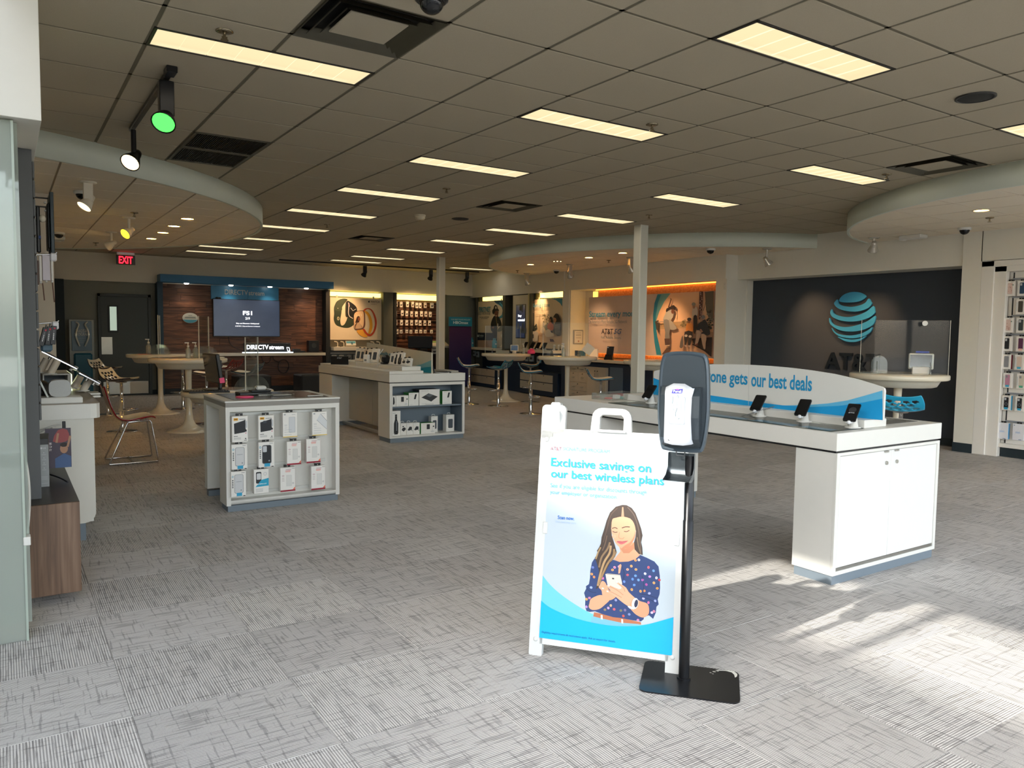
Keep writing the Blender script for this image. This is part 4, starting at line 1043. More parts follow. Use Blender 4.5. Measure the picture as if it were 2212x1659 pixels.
# sanitiser stand
DG = pm('dispenser_grey', '3c464d', .38, var=.06, scale=9)
hs = thing('sanitizer_stand', 'black hand sanitizer dispenser on a pole stand beside the easel sign', 'dispenser', (2.424, 2.285, 0))
ang = math.atan2(-.75, .66)
def P2(x, y, a_): return (x*math.cos(a_)-y*math.sin(a_), x*math.sin(a_)+y*math.cos(a_))
MBs = Matrix.Translation((2.43, 2.255, 0)) @ Matrix.Rotation(ang, 4, 'Z')
bp = MB().prism(rrect(-.205, -.155, .205, .155, .035, 5), .0, .006, 0, MBs)
mk('base_plate', bp, pm('base_black', '1c1d20', .28, metal=.2, var=.15, scale=6), hs, w=1)
# chipped paint patch on the plate
ap = Art(MBs @ Vector((0, 0, .0062)), MBs.to_3x3() @ Vector((1, 0, 0)), MBs.to_3x3() @ Vector((0, 1, 0)), step=.0001, lift=.0001)
ap.shape([(.197, .10), (.199, .125), (.185, .15), (.16, .153), (.12, .148), (.10, .135), (.125, .138), (.15, .143), (.175, .135), (.185, .115), (.188, .085)], 'd9d8cf')
for x, y, s_ in ((.10, .12, .008), (.085, .105, .005), (.095, .095, .004), (.115, .13, .006)): ap.disc(x, y, s_, s_*.6, 'd9d8cf', 7)
ap.put('paint_chip', hs, w=1)
mk('pole', MB().lathe([(.023, .006), (.023, .70), (.0205, .702), (.0205, .98)], 20, (2.424, 2.285, 0)).cyl((2.424, 2.285, 0), .03, .004, .014, 20), BLACKM, hs, w=1)
hn = Vector((-.874, -.487, 0)); hr = Vector((.487, -.874, 0)); hc = Vector((2.402, 2.309, 0))
MH = Matrix(((hr.x, 0, hn.x, hc.x), (hr.y, 0, hn.y, hc.y), (0, 1, 0, 0), (0, 0, 0, 1)))     # local (right, up, out)
outl = catmull([(-.062, 1.418), (.062, 1.418), (.098, 1.385), (.108, 1.25), (.108, 1.14), (.092, 1.02), (.062, .997), (-.062, .997), (-.092, 1.02), (-.108, 1.14), (-.108, 1.25), (-.098, 1.385)], 4)
mk('back_board', MB().prism(outl, -.012, .012, 0, MH), DG, hs, w=1)
inn = [(x*.86, 1.21+(y-1.21)*.91) for x, y in outl]
rim = MB(); n_ = len(outl)
rim.add([(x, y, .012) for x, y in outl]+[(x*.93, 1.21+(y-1.21)*.96, .018) for x, y in outl]+[(x, y, .010) for x, y in inn], [(i, (i+1) % n_, n_+(i+1) % n_, n_+i) for i in range(n_)]+[(n_+i, n_+(i+1) % n_, 2*n_+(i+1) % n_, 2*n_+i) for i in range(n_)]+[tuple(range(2*n_, 3*n_))], 0, False, MH)
mk('raised_rim', rim, pm('dispenser_rim', '4a565f', .35, var=.05), hs, w=1)
# dispenser body: side shells and bright front cover
body = MB(); sec = [(1.025, .04), (1.06, .075), (1.15, .088), (1.24, .085), (1.275, .055)]
ring = []
for z, d in sec:
    ring.append([(-.080, z, .012), (-.082, z, d*.75), (-.055, z, d), (.055, z, d), (.082, z, d*.75), (.080, z, .012)])
vs = [p for r_ in ring for p in r_]; fs = []
for i in range(len(ring)-1):
    for k in range(5): fs.append((i*6+k, i*6+k+1, i*6+k+7, i*6+k+6))
fs += [tuple(range(6))[::-1], tuple(range(24, 30))]
body.add(vs, fs, 0, False, MH)
mk('dispenser_body', body, pm('dispenser_dark', '30383e', .3, var=.04), hs, w=1)
cov = MB(); NL = 14; rows_ = []
for i in range(NL+1):
    t = i/NL; z = 1.032+t*.262
    hw = .058-.003*math.sin(math.pi*t)
    d = .094+.008*math.sin(math.pi*t)
    if i in (0, NL): d -= .012
    zo = .022 if i > NL-3 else (-.008 if i < 3 else 0)
    rows_.append([(x*hw, z-zo*x*x, d-(.03 if abs(x) == 1.01 else .004*x*x)) for x in (-1.01, -.98, -.4, .4, .98, 1.01)])
vs = [p for r_ in rows_ for p in r_]
cov.add(vs, [(i*6+k, i*6+k+1, i*6+k+7, i*6+k+6) for i in range(NL) for k in range(5)], 0, True, MH)
mk('front_cover', cov, pm('dispenser_silver', 'd6dbe2', .3, metal=.25, var=.01), hs, w=1)
win = rrect(-.031, 1.124, .031, 1.236, .006, 3)
mk('window_frame', MB().prism([(x*1.06, 1.18+(y-1.18)*1.03) for x, y in win], .090, .1015, 0, MH), pm('win_rim', '9aa4ac', .2), hs, w=1)
pk = Art(MH @ Vector((0, 0, .1017)), hr, (0, 0, 1), step=.0001, lift=.0001)
pk.shape(win, 'aab4ba')
rr = random.Random(3)
for k in range(16):
    x = rr.uniform(-.026, .022); z = rr.uniform(1.135, 1.215)
    pk.line([(x, z), (x+rr.uniform(-.004, .006), z+rr.uniform(.01, .028)), (x+rr.uniform(-.006, .012), z+rr.uniform(.03, .04))], rr.uniform(.0015, .004), rr.choice(['e9f1f3', 'd3dde2', '8d989f', '77848c', 'f4fafa']), 3)
pk.shape([(.002, 1.15), (.016, 1.15), (.016, 1.23), (.002, 1.23)], 'dfe8ea')
pk.shape([(-.028, 1.128), (.028, 1.128), (.028, 1.134), (-.028, 1.134)], 'e9f1f3')
pk.put('gel_pouch', hs, w=1)
lg = Art(MH @ Vector((0, 0, .0985)), hr, (0, 0, 1), step=.0001, lift=.0002)
lg.shape([(-.026, 1.250), (.017, 1.252), (.021, 1.270), (-.022, 1.267)], '3d3fb4'); lg.disc(-.002, 1.2675, .008, .0025, 'f06ab0', 10)
lg.text('Purell', -.019, 1.2535, .0115, .034, 'f2f4fb', .02)
lg.put('logo', hs, w=1)
lg = Art(MH @ Vector((0, 0, .0935)), hr, (0, 0, 1), step=.0001, lift=.0005)
lg.rect(-.037, 1.052, -.029, 1.061, '4a4f55'); lg.shape([(-.02, 1.053), (-.002, 1.05), (-.008, 1.062), (-.012, 1.067)], 'c2c7cd')
lg.put('sensor_mark', hs, w=1)
tray = MB(); pr = [(.0, .99), (.0, .93), (.006, .90), (.022, .882), (.05, .876), (.085, .880), (.098, .885)]
vs = []
for x in (-.056, .056): vs += [(x, z, d) for d, z in pr]
tray.add(vs, [(k, k+1, 8+k, 7+k) for k in range(6)], 0, True, MH)
for x in (-.056, .056): tray.add([(x, z, d) for d, z in pr]+[(x, .90, .05), (x, .93, .02), (x, .99, .018)], [tuple(range(10))], 0, False, MH)
mk('drip_tray', tray, pm('tray_metal', '565e63', .22, metal=.7, var=.25, scale=30), hs, w=1)
mk('nozzle', MB().tube([MH @ Vector(p) for p in ((-.018, 1.0, .03), (-.018, .982, .03), (.018, .982, .03), (.018, 1.0, .03))], .003, 6), DGREY, hs, w=1)

# ================================================================== back wall: door, wood TV wall, watch bay
dr_ = struct('door_1', MB().bbox(1.755, 18.55, .01, 2.675, 18.60, 2.13, .003), pm('door_paint', '454d4d', .55, var=.03))
fr = MB().bbox(1.70, 18.53, 0, 1.755, 18.62, 2.19, .004).bbox(2.675, 18.53, 0, 2.735, 18.62, 2.19, .004).bbox(1.70, 18.53, 2.13, 2.735, 18.62, 2.19, .004)
mk('door_frame', fr, pm('door_frame_paint', '3a4141', .5), dr_)
mk('window_frame', MB().bbox(1.89, 18.535, 1.365, 2.09, 18.55, 1.94, .003), pm('door_win_frame', '20272a', .5), dr_)
mk('pane', MB().box(1.925, 18.53, 1.402, 2.056, 18.536, 1.912), pm('lit_pane', 'b4c8b8', .3, var=.02, emit=.35, emit_col='b8ccba'), dr_)
mk('push_plate', MB().bbox(1.735, 18.54, .89, 1.965, 18.552, 1.262, .002), pm('plate_steel', 'b5b2a8', .3, metal=.6, var=.12, scale=4), dr_)
mk('kick_plate', MB().bbox(1.775, 18.542, .03, 2.655, 18.552, .30, .002), STEEL, dr_)
mk('kick_sticker', MB().bbox(2.29, 18.537, .035, 2.65, 18.543, .29, .001), pm('plate_pale', 'cfccc2', .5), dr_)
# TV wall
tvw = thing('feature_wall', 'wood plank feature wall with blue canopy at the back', 'display wall', (4.8, 18.5, 0))
WOOD = D.materials.new('walnut_plank'); WOOD.use_nodes = True
def wood_mat(m, c0, c1, c2, sx=2.2, sz=26, rough=.5, axis='x'):
    nt = m.node_tree; N = nt.nodes.new; L = nt.links.new; b = nt.nodes['Principled BSDF']; b.inputs['Roughness'].default_value = rough
    tc = N('ShaderNodeTexCoord'); oi = N('ShaderNodeObjectInfo'); cb = N('ShaderNodeCombineXYZ'); ad = N('ShaderNodeVectorMath')
    ml = N('ShaderNodeMath'); ml.operation = 'MULTIPLY'; ml.inputs[1].default_value = 31; L(oi.outputs['Random'], ml.inputs[0])
    for k in range(3): L(ml.outputs[0], cb.inputs[k])
    L(tc.outputs['Object'], ad.inputs[0]); L(cb.outputs[0], ad.inputs[1])
    mp = N('ShaderNodeMapping'); mp.inputs['Scale'].default_value = (sx, sz, sz) if axis == 'x' else (sz, sz, sx); L(ad.outputs[0], mp.inputs[0])
    nz = N('ShaderNodeTexNoise'); nz.inputs['Scale'].default_value = 1; nz.inputs['Detail'].default_value = 5; nz.inputs['Distortion'].default_value = .6; L(mp.outputs[0], nz.inputs['Vector'])
    cr = N('ShaderNodeValToRGB'); e = cr.color_ramp.elements; e[0].position = .3; e[0].color = lin(c0); e[1].position = .72; e[1].color = lin(c2)
    k = e.new(.5); k.color = lin(c1); L(nz.outputs['Fac'], cr.inputs[0])
    hv = N('ShaderNodeHueSaturation'); r = N('ShaderNodeMapRange'); r.inputs[3].default_value = .72; r.inputs[4].default_value = 1.25
    L(oi.outputs['Random'], r.inputs[0]); L(r.outputs[0], hv.inputs['Value']); L(cr.outputs[0], hv.inputs['Color']); L(hv.outputs[0], b.inputs['Base Color'])
    return m
wood_mat(WOOD, '3b2318', '5d3a28', '82563a')
WOODO = D.materials.new('oak_plank'); WOODO.use_nodes = True; wood_mat(WOODO, 'a9703f', 'c58c58', 'd8a878', 2.0, 30)
WALNUT = D.materials.new('walnut_veneer'); WALNUT.use_nodes = True; wood_mat(WALNUT, '5a4436', '7d604b', '957862', 1.6, 34, .45, 'z')
mk('backing', MB().box(2.95, 18.515, .12, 6.60, 18.6, 2.46), pm('wall_backing', '2a1a12', .8), tvw, w=1)
mk('base_strip', MB().bbox(2.93, 18.50, .0, 6.60, 18.53, .12, .003), pm('toe_dark', '14222c', .5), tvw, w=1)
rp = random.Random(11)
ph = .1395
for rI in range(17):
    x = 2.945-rp.uniform(0, .5); z = .12+rI*ph
    while x < 6.6:
        w_ = rp.choice((.62, .78, .95, 1.15)); x0, x1 = max(2.945, x), min(6.6, x+w_); x += w_
        if x1-x0 < .06: continue
        pr_ = rp.choice((0, 0, 0, .004))
        m_ = MB().bbox(-(x1-x0)/2+.001, -.012-pr_, .0012, (x1-x0)/2-.001, .006, ph-.0012, .0015)
        mk('plank', m_, WOOD, tvw, ((x0+x1)/2-4.8, 18.51-18.5, z))
mk('side_panel', MB().bbox(2.83, 18.30, 0, 2.945, 18.6, 2.47, .003), pm('side_teal', '12384c', .5), tvw, w=1)
cn = mk('canopy', MB().bbox(2.86, 18.08, 2.463, 6.74, 18.55, 2.63, .004), BLUE, tvw, w=1)
for k, x in enumerate((3.42, 4.37, 5.25, 6.12)):
    mk('canopy_lamp', MB().lathe([(0, -.022), (.04, -.022), (.052, -.004), (.052, 0)], 16, (x, 18.25, 2.462)), pm('canopy_glow', 'fff4e0', .4, var=0, emit=6), cn, w=1)
    l = D.lights.new('canopy_beam', 'SPOT'); l.energy = 9; l.color = (1, .86, .7); l.spot_size = R(110); l.spot_blend = .8; l.shadow_soft_size = .04
    o = D.objects.new('canopy_beam', l); COL.objects.link(o); o.location = (x, 18.25, 2.43)
mk('shelf', MB().bbox(2.95, 18.05, .852, 6.52, 18.5, .918, .004), CREAM, tvw, w=1)
sp_ = thing('wall_sign', 'blue wall sign panel above the big television', 'sign', (4.745, 18.46, 2.14))
for x0, x1 in ((3.98, 4.80), (4.803, 5.515)): mk('panel', MB().bbox(x0, 18.455, 2.14, x1, 18.497, 2.455, .002), pm('sign_blue', '2f7ba6', .4, var=.02), sp_, w=1)
a = Art((0, 18.454, 0), (1, 0, 0), (0, 0, 1), step=.0005)
a.text('DIRECTV', 4.28, 2.255, .115, .52, 'b5b7b2', .012); a.text('stream', 4.815, 2.255, .088, .36, 'b5b7b2', .012)
for z in (2.29, 2.31): a.shape([(4.27, z), (4.37, z+.012), (4.37, z+.018), (4.27, z+.006)], '2f7ba6')
a.put('lettering', sp_, w=1)
tv = thing('television', 'large wall television showing a blue grey channel screen', 'television', (4.763, 18.43, 1.287))
mk('bezel', MB().bbox(4.003, 18.40, 1.285, 5.524, 18.45, 2.15, .006), BLACK, tv, w=1)
mk('wall_bracket', MB().box(4.5, 18.45, 1.5, 5.0, 18.5, 1.9), BLACKM, tv, w=1)
mk('screen', MB().box(4.018, 18.397, 1.305, 5.509, 18.401, 2.136), pm('tv_screen', '2f3a4c', .2, var=.25, scale=3, emit=.12, emit_col='5a6b8c'), tv, w=1)
a = Art((0, 18.3965, 0), (1, 0, 0), (0, 0, 1), step=.0004); TVW = pm('tv_white', 'f4f6fb', .4, var=0, emit=1.2)
a.text('FS1', 4.77, 1.79, .095, .21, TVW, .03, 'C'); a.text('219', 4.77, 1.685, .055, .10, TVW, .01, 'C')
a.text('Skip and Shannon: Undisputed', 4.77, 1.575, .035, .52, TVW, .01, 'C'); a.text('12/30/2021 | Skip and Shannon: Undisputed', 4.77, 1.515, .028, .56, TVW, .0, 'C')
a.put('screen_text', tv, w=1)
t = thing('soundbar_camera', 'small black camera clipped on top of the television', 'camera', (4.13, 18.43, 2.15))
mk('body', MB().bbox(-.06, -.02, 0, .06, .02, .035, .008), BLACK, t); mk('lens', MB().sphere((-.03, -.02, .02), .02, 12).sphere((.035, -.02, .018), .018, 12), SCREENG, t)
t = thing('lit_sign', 'black light box with white glowing lettering on the TV shelf', 'sign', (5.16, 18.18, .918))
mk('housing', MB().bbox(4.62, 18.16, .935, 5.70, 18.22, 1.145, .004), BLACK, t, w=1)
mk('glow_base', MB().bbox(4.60, 18.10, .918, 5.74, 18.24, .936, .003), pm('glow_white', 'eef8ff', .4, var=0, emit=2.2, emit_col='e8f6ff'), t, w=1)
a = Art((0, 18.159, 0), (1, 0, 0), (0, 0, 1), step=.0004)
a.text('DIRECTV', 4.68, 1.0, .105, .50, TVW, .03); a.text('stream', 5.195, 1.0, .085, .34, TVW, .03)
a.shape([(5.60, 1.05), (5.665, 1.05), (5.69, .95), (5.625, .95)], TVW); a.shape([(5.613, 1.04), (5.65, 1.04), (5.672, .965), (5.632, .965)], '0c0f13')
a.put('lettering', t, w=1)
t = thing('speaker_box', 'black square speaker at the east end of the TV shelf', 'speaker', (6.26, 18.22, .918))
mk('body', MB().bbox(-.13, -.08, .02, .13, .08, .29, .01), BLACK, t); mk('driver', MB().cyl((0, 0, 0), .06, 0, .004, 20, 0, None, Matrix.Translation((0, -.081, .17)) @ Matrix.Rotation(R(90), 4, 'X')), DGREY, t); mk('stand', MB().bbox(-.15, -.14, 0, .21, .09, .02, .006), BLACK, t)
t = thing('receiver_box', 'flat black receiver box on the TV shelf between sign and speaker', 'electronics', (5.87, 18.2, .918))
mk('body', MB().bbox(-.12, -.1, 0, .17, .1, .045, .006), BLACK, t); mk('upper_unit', MB().bbox(-.1, -.08, .045, .06, .08, .09, .006), DGREY, t)
t = mk('cable', MB().tube(catmull([(4.35, 18.47, 1.29), (4.37, 18.44, 1.15), (4.45, 18.40, 1.05), (4.62, 18.36, .97), (4.66, 18.34, .925)], 5, False), .008, 6).tube(catmull([(4.75, 18.47, 1.29), (4.72, 18.44, 1.22), (4.78, 18.44, 1.17), (4.86, 18.46, 1.16)], 5, False), .007, 6), BLACK, w=1, label='thin black cables hanging below the television', cat='cable')
lp = [(5.62+.13*math.cos(R(x)), 18.46, .58+.16*math.sin(R(x))) for x in range(0, 360, 20)]
t = mk('cable_loop', MB().tube(lp, .008, 6, closed=True).tube(catmull([(5.36, 18.46, .85), (5.38, 18.44, .75), (5.5, 18.45, .68)], 5, False), .007, 6).tube(catmull([(5.1, 18.46, .85), (5.12, 18.44, .72), (5.22, 18.45, .66), (5.3, 18.45, .72), (5.33, 18.46, .85)], 5, False), .006, 6), BLACK, w=1, label='coiled black cable hanging under the TV shelf', cat='cable')
t = thing('oval_sign', 'oval white sign with blue lower edge on the wood wall', 'sign', (3.53, 18.485, 1.55))
mk('board', MB().prism([(3.53+.165*math.cos(R(x)), 1.70+.115*math.sin(R(x))) for x in range(0, 360, 12)], -18.495, -18.47, 0, Matrix(((1, 0, 0, 0), (0, 0, -1, 0), (0, 1, 0, 0), (0, 0, 0, 1)))), pm('oval_white', 'c9c9bd', .5), t, w=1)
a = Art((0, 18.469, 0), (1, 0, 0), (0, 0, 1), step=.0005)
a.shape([(3.53+.16*math.cos(R(x)), 1.70+.11*math.sin(R(x))) for x in range(200, 341, 10)], '4a93a8')
for z, w_ in ((1.755, .08), (1.72, .22), (1.70, .24)): a.rect(3.53-w_/2, z-.006, 3.53+w_/2, z+.006, '7d8a86')
a.put('print', t, w=1)
# kiosk by the door
t = thing('recycling_kiosk', 'clear fronted poster holder above a teal bin beside the dark door', 'kiosk', (1.36, 18.2, 0))
mk('frame', MB().bbox(1.135, 18.20, .02, 1.60, 18.30, 1.63, .01), pm('kiosk_grey', '6d6f6a', .35, metal=.3), t, w=1)
mk('poster_panel', MB().bbox(1.18, 18.17, .98, 1.545, 18.2, 1.59, .004), pm('kiosk_poster', '365a70', .3, var=.08), t, w=1)
a = Art((0, 18.168, 0), (1, 0, 0), (0, 0, 1), step=.0005); a.text('TRADE-IN', 1.365, 1.36, .06, .24, 'c4c9c8', .01, 'C'); a.text('PROGRAM', 1.365, 1.29, .06, .26, 'c4c9c8', .01, 'C')
for z in (1.22, 1.18, 1.14): a.rect(1.30, z, 1.44, z+.01, '8fa5ad')
a.put('lettering', t, w=1)
for s in (-1, 1):
    pts_ = [(1.365+s*.10, 18.13, 1.57), (1.365+s*.06, 18.10, 1.52), (1.365+s*.10, 18.06, 1.40), (1.365+s*.115, 18.05, 1.28), (1.365+s*.08, 18.07, 1.16), (1.365+s*.05, 18.12, 1.08)]
    mk('clear_bag_fold', MB().tube(catmull(pts_, 4, False), .02, 6), pm('bag_shine', 'dfe4e0', .1, metal=.5), t, w=1)
mk('bin', MB().bbox(1.21, 18.10, .06, 1.545, 18.24, .93, .03), pm('bin_teal', '145a72', .45, var=.06), t, w=1)

# watch bay and accessory bay
wbay = thing('wall_bay', 'lit olive wall bay holding the smartwatch poster', 'display wall', (7.5, 18.5, 0))
mk('post', MB().bbox(6.60, 18.25, 0, 6.71, 18.61, 2.447, .004), pm('post_dark', '1a1c1b', .5), wbay, w=1)
mk('inner_post', MB().bbox(6.71, 18.36, 0, 6.745, 18.61, 2.447, .003), OLIVE, wbay, w=1)
mk('post', MB().bbox(8.14, 18.30, 0, 8.42, 18.61, 2.447, .004), OLIVE, wbay, w=1)
mk('back_panel', MB().box(6.745, 18.56, 0, 8.14, 18.61, 2.40), pm('bay_grey', '8a8474', .6, var=.03), wbay, w=1)
COVE = pm('cove_diffuser', 'fff2a8', .5, var=0, emit=1.5, emit_col='ffe27a')
mk('cove_light', MB().bbox(6.76, 18.44, 2.31, 8.13, 18.55, 2.415, .004), COVE, wbay, w=1)
mk('shelf', MB().bbox(6.73, 18.06, .965, 8.15, 18.56, 1.055, .006), CREAM, wbay, w=1)
mk('lower_panel', MB().box(6.745, 18.5, .15, 8.14, 18.56, .965), pm('bay_slat', '6f7272', .6), wbay, w=1)
for z in (.88, .62): mk('peg_rail', MB().bbox(6.78, 18.46, z, 8.1, 18.5, z+.025, .003), STEEL, wbay, w=1)
abay = thing('wall_bay', 'wood backed wall bay of small white accessory packs', 'display wall', (9.2, 18.5, 0))
mk('post', MB().bbox(8.42, 18.27, 0, 8.50, 18.61, 2.447, .004), pm('post_dark', '1a1c1b', .5), abay, w=1)
mk('post', MB().bbox(9.88, 18.30, 0, 9.97, 18.61, 2.447, .004), OLIVE, abay, w=1)
mk('cove_light', MB().bbox(8.52, 18.44, 2.28, 9.86, 18.55, 2.415, .004), COVE, abay, w=1)
mk('backing', MB().box(8.5, 18.56, 0, 9.88, 18.61, 2.3), pm('wall_backing', '2a1a12', .8), abay, w=1)
for rI in range(13):
    for x0, x1 in ((8.51, 9.19), (9.195, 9.875)):
        mk('plank', MB().bbox(-(x1-x0)/2+.002, -.012, .002, (x1-x0)/2-.002, .01, .128, .002), WOOD, abay, ((x0+x1)/2-9.2, .055, .95+rI*.103))
for z in (2.21, 1.97, 1.735, 1.48):
    mk('peg_rail', MB().bbox(8.53, 18.50, z, 9.86, 18.545, z+.022, .003), pm('rail_dark', '5a4538', .5), abay, w=1)
# poster of two watches
HW = [0.001114649, -3.663185e-05, 6.618556, -4.314891e-05, -0.001339588, 2.517993, -3.996122e-05, -4.656822e-06]
t = thing('wall_poster', 'cream poster of two crossed smartwatches, green and orange bands', 'poster', (7.43, 18.43, 1.22))
mk('board', MB().bbox(6.735, 18.425, 1.225, 8.14, 18.44, 2.275, .002), pm('poster_cream', 'e3d3b4', .6, var=.02), t, w=1)
for x in (6.95, 7.92): mk('hanger', MB().bbox(x-.02, 18.42, 2.265, x+.02, 18.445, 2.33, .002), pm('hanger_cream', 'd9cbb0', .5), t, w=1)
a = Art((0, 18.4245, 0), (1, 0, 0), (0, 0, 1), HW, step=.0008)
a.shape([(430, 225), (340, 215), (240, 260), (195, 340), (182, 400), (185, 500), (180, 600), (215, 690), (290, 730), (390, 752), (470, 745), (540, 700), (565, 640), (560, 560), (440, 560), (415, 610), (380, 680), (340, 708), (310, 690), (300, 600), (320, 480), (330, 380), (370, 310), (410, 265)], '2d3a26', 3)
a.shape([(300, 225), (240, 270), (205, 350), (195, 420), (320, 440), (335, 350), (380, 290), (410, 250), (360, 222)], '3d4a30', 3)
a.disc(262, 578, 24, 34, 'c9c2a0', 14); a.disc(262, 578, 15, 22, '7a7a5a', 12); a.disc(255, 392, 6, 9, 'd9d4b8', 8)
a.shape([(410, 270), (450, 255), (560, 330), (605, 400), (605, 520), (570, 590), (520, 590), (430, 560), (395, 520), (395, 320)], '23261d', 3)
a.shape([(430, 280), (470, 270), (570, 345), (590, 410), (592, 500), (560, 570), (520, 580), (450, 545), (425, 510), (425, 320)], '0b0c0c', 3)
a.line([(448, 285), (455, 330), (452, 400), (448, 480), (470, 540), (530, 578)], 14, 'd8cfc4', 4)
a.line([(490, 385), (530, 437), (585, 405)], 7, 'f0ece0'); a.line([(455, 300), (463, 360)], 18, 'c8a0a8')
a.shape([(720, 430), (760, 395), (830, 390), (890, 430), (940, 520), (968, 630), (955, 760), (910, 860), (850, 905), (790, 890), (730, 820), (705, 780), (740, 770), (790, 840), (850, 870), (890, 820), (930, 720), (930, 620), (900, 500), (850, 420), (790, 405), (745, 440)], 'c4461f', 3)
a.shape([(750, 440), (800, 410), (850, 430), (905, 520), (930, 630), (915, 760), (880, 840), (810, 855), (840, 760), (845, 640), (820, 540), (770, 470)], 'ead9b6', 3)
a.shape([(735, 440), (790, 450), (850, 520), (885, 640), (885, 760), (850, 850), (810, 850), (835, 740), (830, 630), (800, 530), (760, 480)], 'e2a122', 3)
a.shape([(600, 800), (700, 780), (745, 850), (800, 905), (760, 925), (690, 905), (630, 860)], 'e9a83a', 3)
a.shape([(560, 490), (600, 445), (700, 430), (745, 460), (755, 600), (750, 720), (690, 780), (580, 785), (550, 740), (540, 600)], '6f4a3c', 3)
a.shape([(552, 500), (600, 455), (690, 440), (722, 465), (730, 600), (720, 715), (680, 760), (580, 768), (556, 730), (548, 600)], 'e4c196', 3)
for x in (560, 600, 640, 680): a.line([(x, 500+(640-x)*.2), (x+4, 545+(640-x)*.2)], 9, 'f4ead4')
a.shape([(610, 540), (650, 545), (660, 600), (640, 650), (680, 700), (690, 755), (580, 762), (565, 700), (600, 650), (570, 665), (585, 600)], '3a2418', 3)
a.shape([(590, 690), (620, 650), (660, 670), (690, 755), (580, 762)], 'c8a888', 2); a.disc(640, 590, 22, 38, '8a5238', 12)
# brand mark and words
a.disc(822, 270, 16, 17, '15120e', 14); a.disc(838, 262, 8, 8, 'e3d3b4', 10); a.disc(829, 247, 4, 7, '15120e', 8, 30)
u0, v0 = a.uv((850, 288)); u1, _ = a.uv((1015, 292)); a.text('WATCH', u0, v0, .052, u1-u0, '15120e', .012)
u0, v0 = a.uv((862, 322)); u1, _ = a.uv((965, 325)); a.text('SERIES 7', u0, v0, .022, u1-u0, '8a6a4a', .0)
a.put('print', t, w=1)
# floor standing purple banner in the corner
t = thing('floor_banner', 'purple floor banner with teal header standing in the back corner', 'banner', (10.12, 17.8, 0))
PUR = D.materials.new('purple_fade'); PUR.use_nodes = True
_nt = PUR.node_tree; _b = _nt.nodes['Principled BSDF']; _b.inputs['Roughness'].default_value = .5
_tc = _nt.nodes.new('ShaderNodeTexCoord'); _sp = _nt.nodes.new('ShaderNodeSeparateXYZ'); _cr = _nt.nodes.new('ShaderNodeValToRGB'); _mr = _nt.nodes.new('ShaderNodeMapRange'); _mr.inputs[2].default_value = 1.6
_nt.links.new(_tc.outputs['Object'], _sp.inputs[0]); _nt.links.new(_sp.outputs[2], _mr.inputs[0]); _nt.links.new(_mr.outputs[0], _cr.inputs[0]); _nt.links.new(_cr.outputs[0], _b.inputs['Base Color'])
_e = _cr.color_ramp.elements; _e[0].position = .3; _e[0].color = lin('24245a'); _e[1].position = .95; _e[1].color = lin('4a2450')
mk('panel', MB().bbox(9.785, 17.79, .02, 10.45, 17.82, 1.605, .003), PUR, t, w=1)
mk('header_panel', MB().bbox(9.765, 17.77, 1.605, 10.455, 17.82, 1.85, .003), pm('banner_teal', '1f7f9c', .45), t, w=1)
mk('foot', MB().bbox(9.9, 17.68, 0, 10.35, 17.92, .02, .004), BLACKM, t, w=1)
a = Art((0, 17.769, 0), (1, 0, 0), (0, 0, 1), step=.0005); a.text('OUR BEST PLANS INCLUDE', 10.11, 1.765, .034, .58, 'c6dfe2', .005, 'C'); a.text('HBOmax', 10.11, 1.665, .075, .46, 'd6e6ea', .03, 'C')
a.put('lettering', t, w=1)

# ================================================================== east wall bays
def p1(u, d, z): return A1+D1*u+N1*d+Vector((0, 0, z))
def p2(u, d, z): return A2+D2*u+N2*d+Vector((0, 0, z))
def rect_art(AA, DD, NN, d, H=None, **k): return Art(AA+NN*d, -DD, (0, 0, 1), H, **k)
POSTW = pm('post_wide_dark', '45463f', .55, var=.03)
# firefighter bay
t = thing('wall_bay', 'lit wall bay around the firefighter poster', 'display wall', p1(3.6, -.1, 0))
mk('backing', w1(2.55, 4.86, 0, 2.40, -.28, -.2), NAVY, t, w=1)
mk('post', w1(4.42, 4.50, 0, 2.40, -.2, .0), POSTW, t, w=1)
mk('post', w1(2.70, 2.84, 0, 2.40, -.2, .02), POSTW, t, w=1)
mk('cove_light', w1(2.84, 4.16, 2.30, 2.42, -.2, -.06, c=.004), COVE, t, w=1)
mk('cove_end', w1(4.16, 4.40, 2.28, 2.41, -.2, -.05, c=.004), pm('cove_metal', '8a8450', .35, metal=.5), t, w=1)
mk('bottom_unit', w1(2.84, 4.5, .02, .50, -.2, .12), NAVY, t, w=1)
for q, (z0, z1) in enumerate(((.10, .29), (.31, .49))):
    for x0, x1 in ((3.05, 3.86), (3.87, 4.66)):
        d = mk('drawer', w1(x0, x1, z0, z1, .115, .135, c=.003), pm('drawer_beige', 'c2b3a0', .5), t, w=1)
        mk('knob', w1((x0+x1)/2-.012, (x0+x1)/2+.012, z1-.03, z1-.012, .135, .15, c=.003), DGREY, d, w=1)
HF = [0.002649231, 4.532376e-05, -5.11285, 0.0002197667, -0.00141476, 2.717638, 0.0001348217, -3.305762e-06]
po = thing('wall_poster', 'poster of a firefighter in a black coat and helmet', 'poster', p1(3.63, -.05, 1.06))
mk('board', w1(2.845, 4.42, 1.06, 2.29, -.07, -.051, c=.002), pm('poster_cream', 'e3d3b4', .6, var=.02), po, w=1)
for x in (3.05, 4.25): mk('hanger', w1(x-.02, x+.02, 2.27, 2.33, -.07, -.048, c=.002), pm('hanger_cream', 'd9cbb0', .5), po, w=1)
a = rect_art(A1, D1, N1, -.05, HF, step=.0008, lift=.0006)
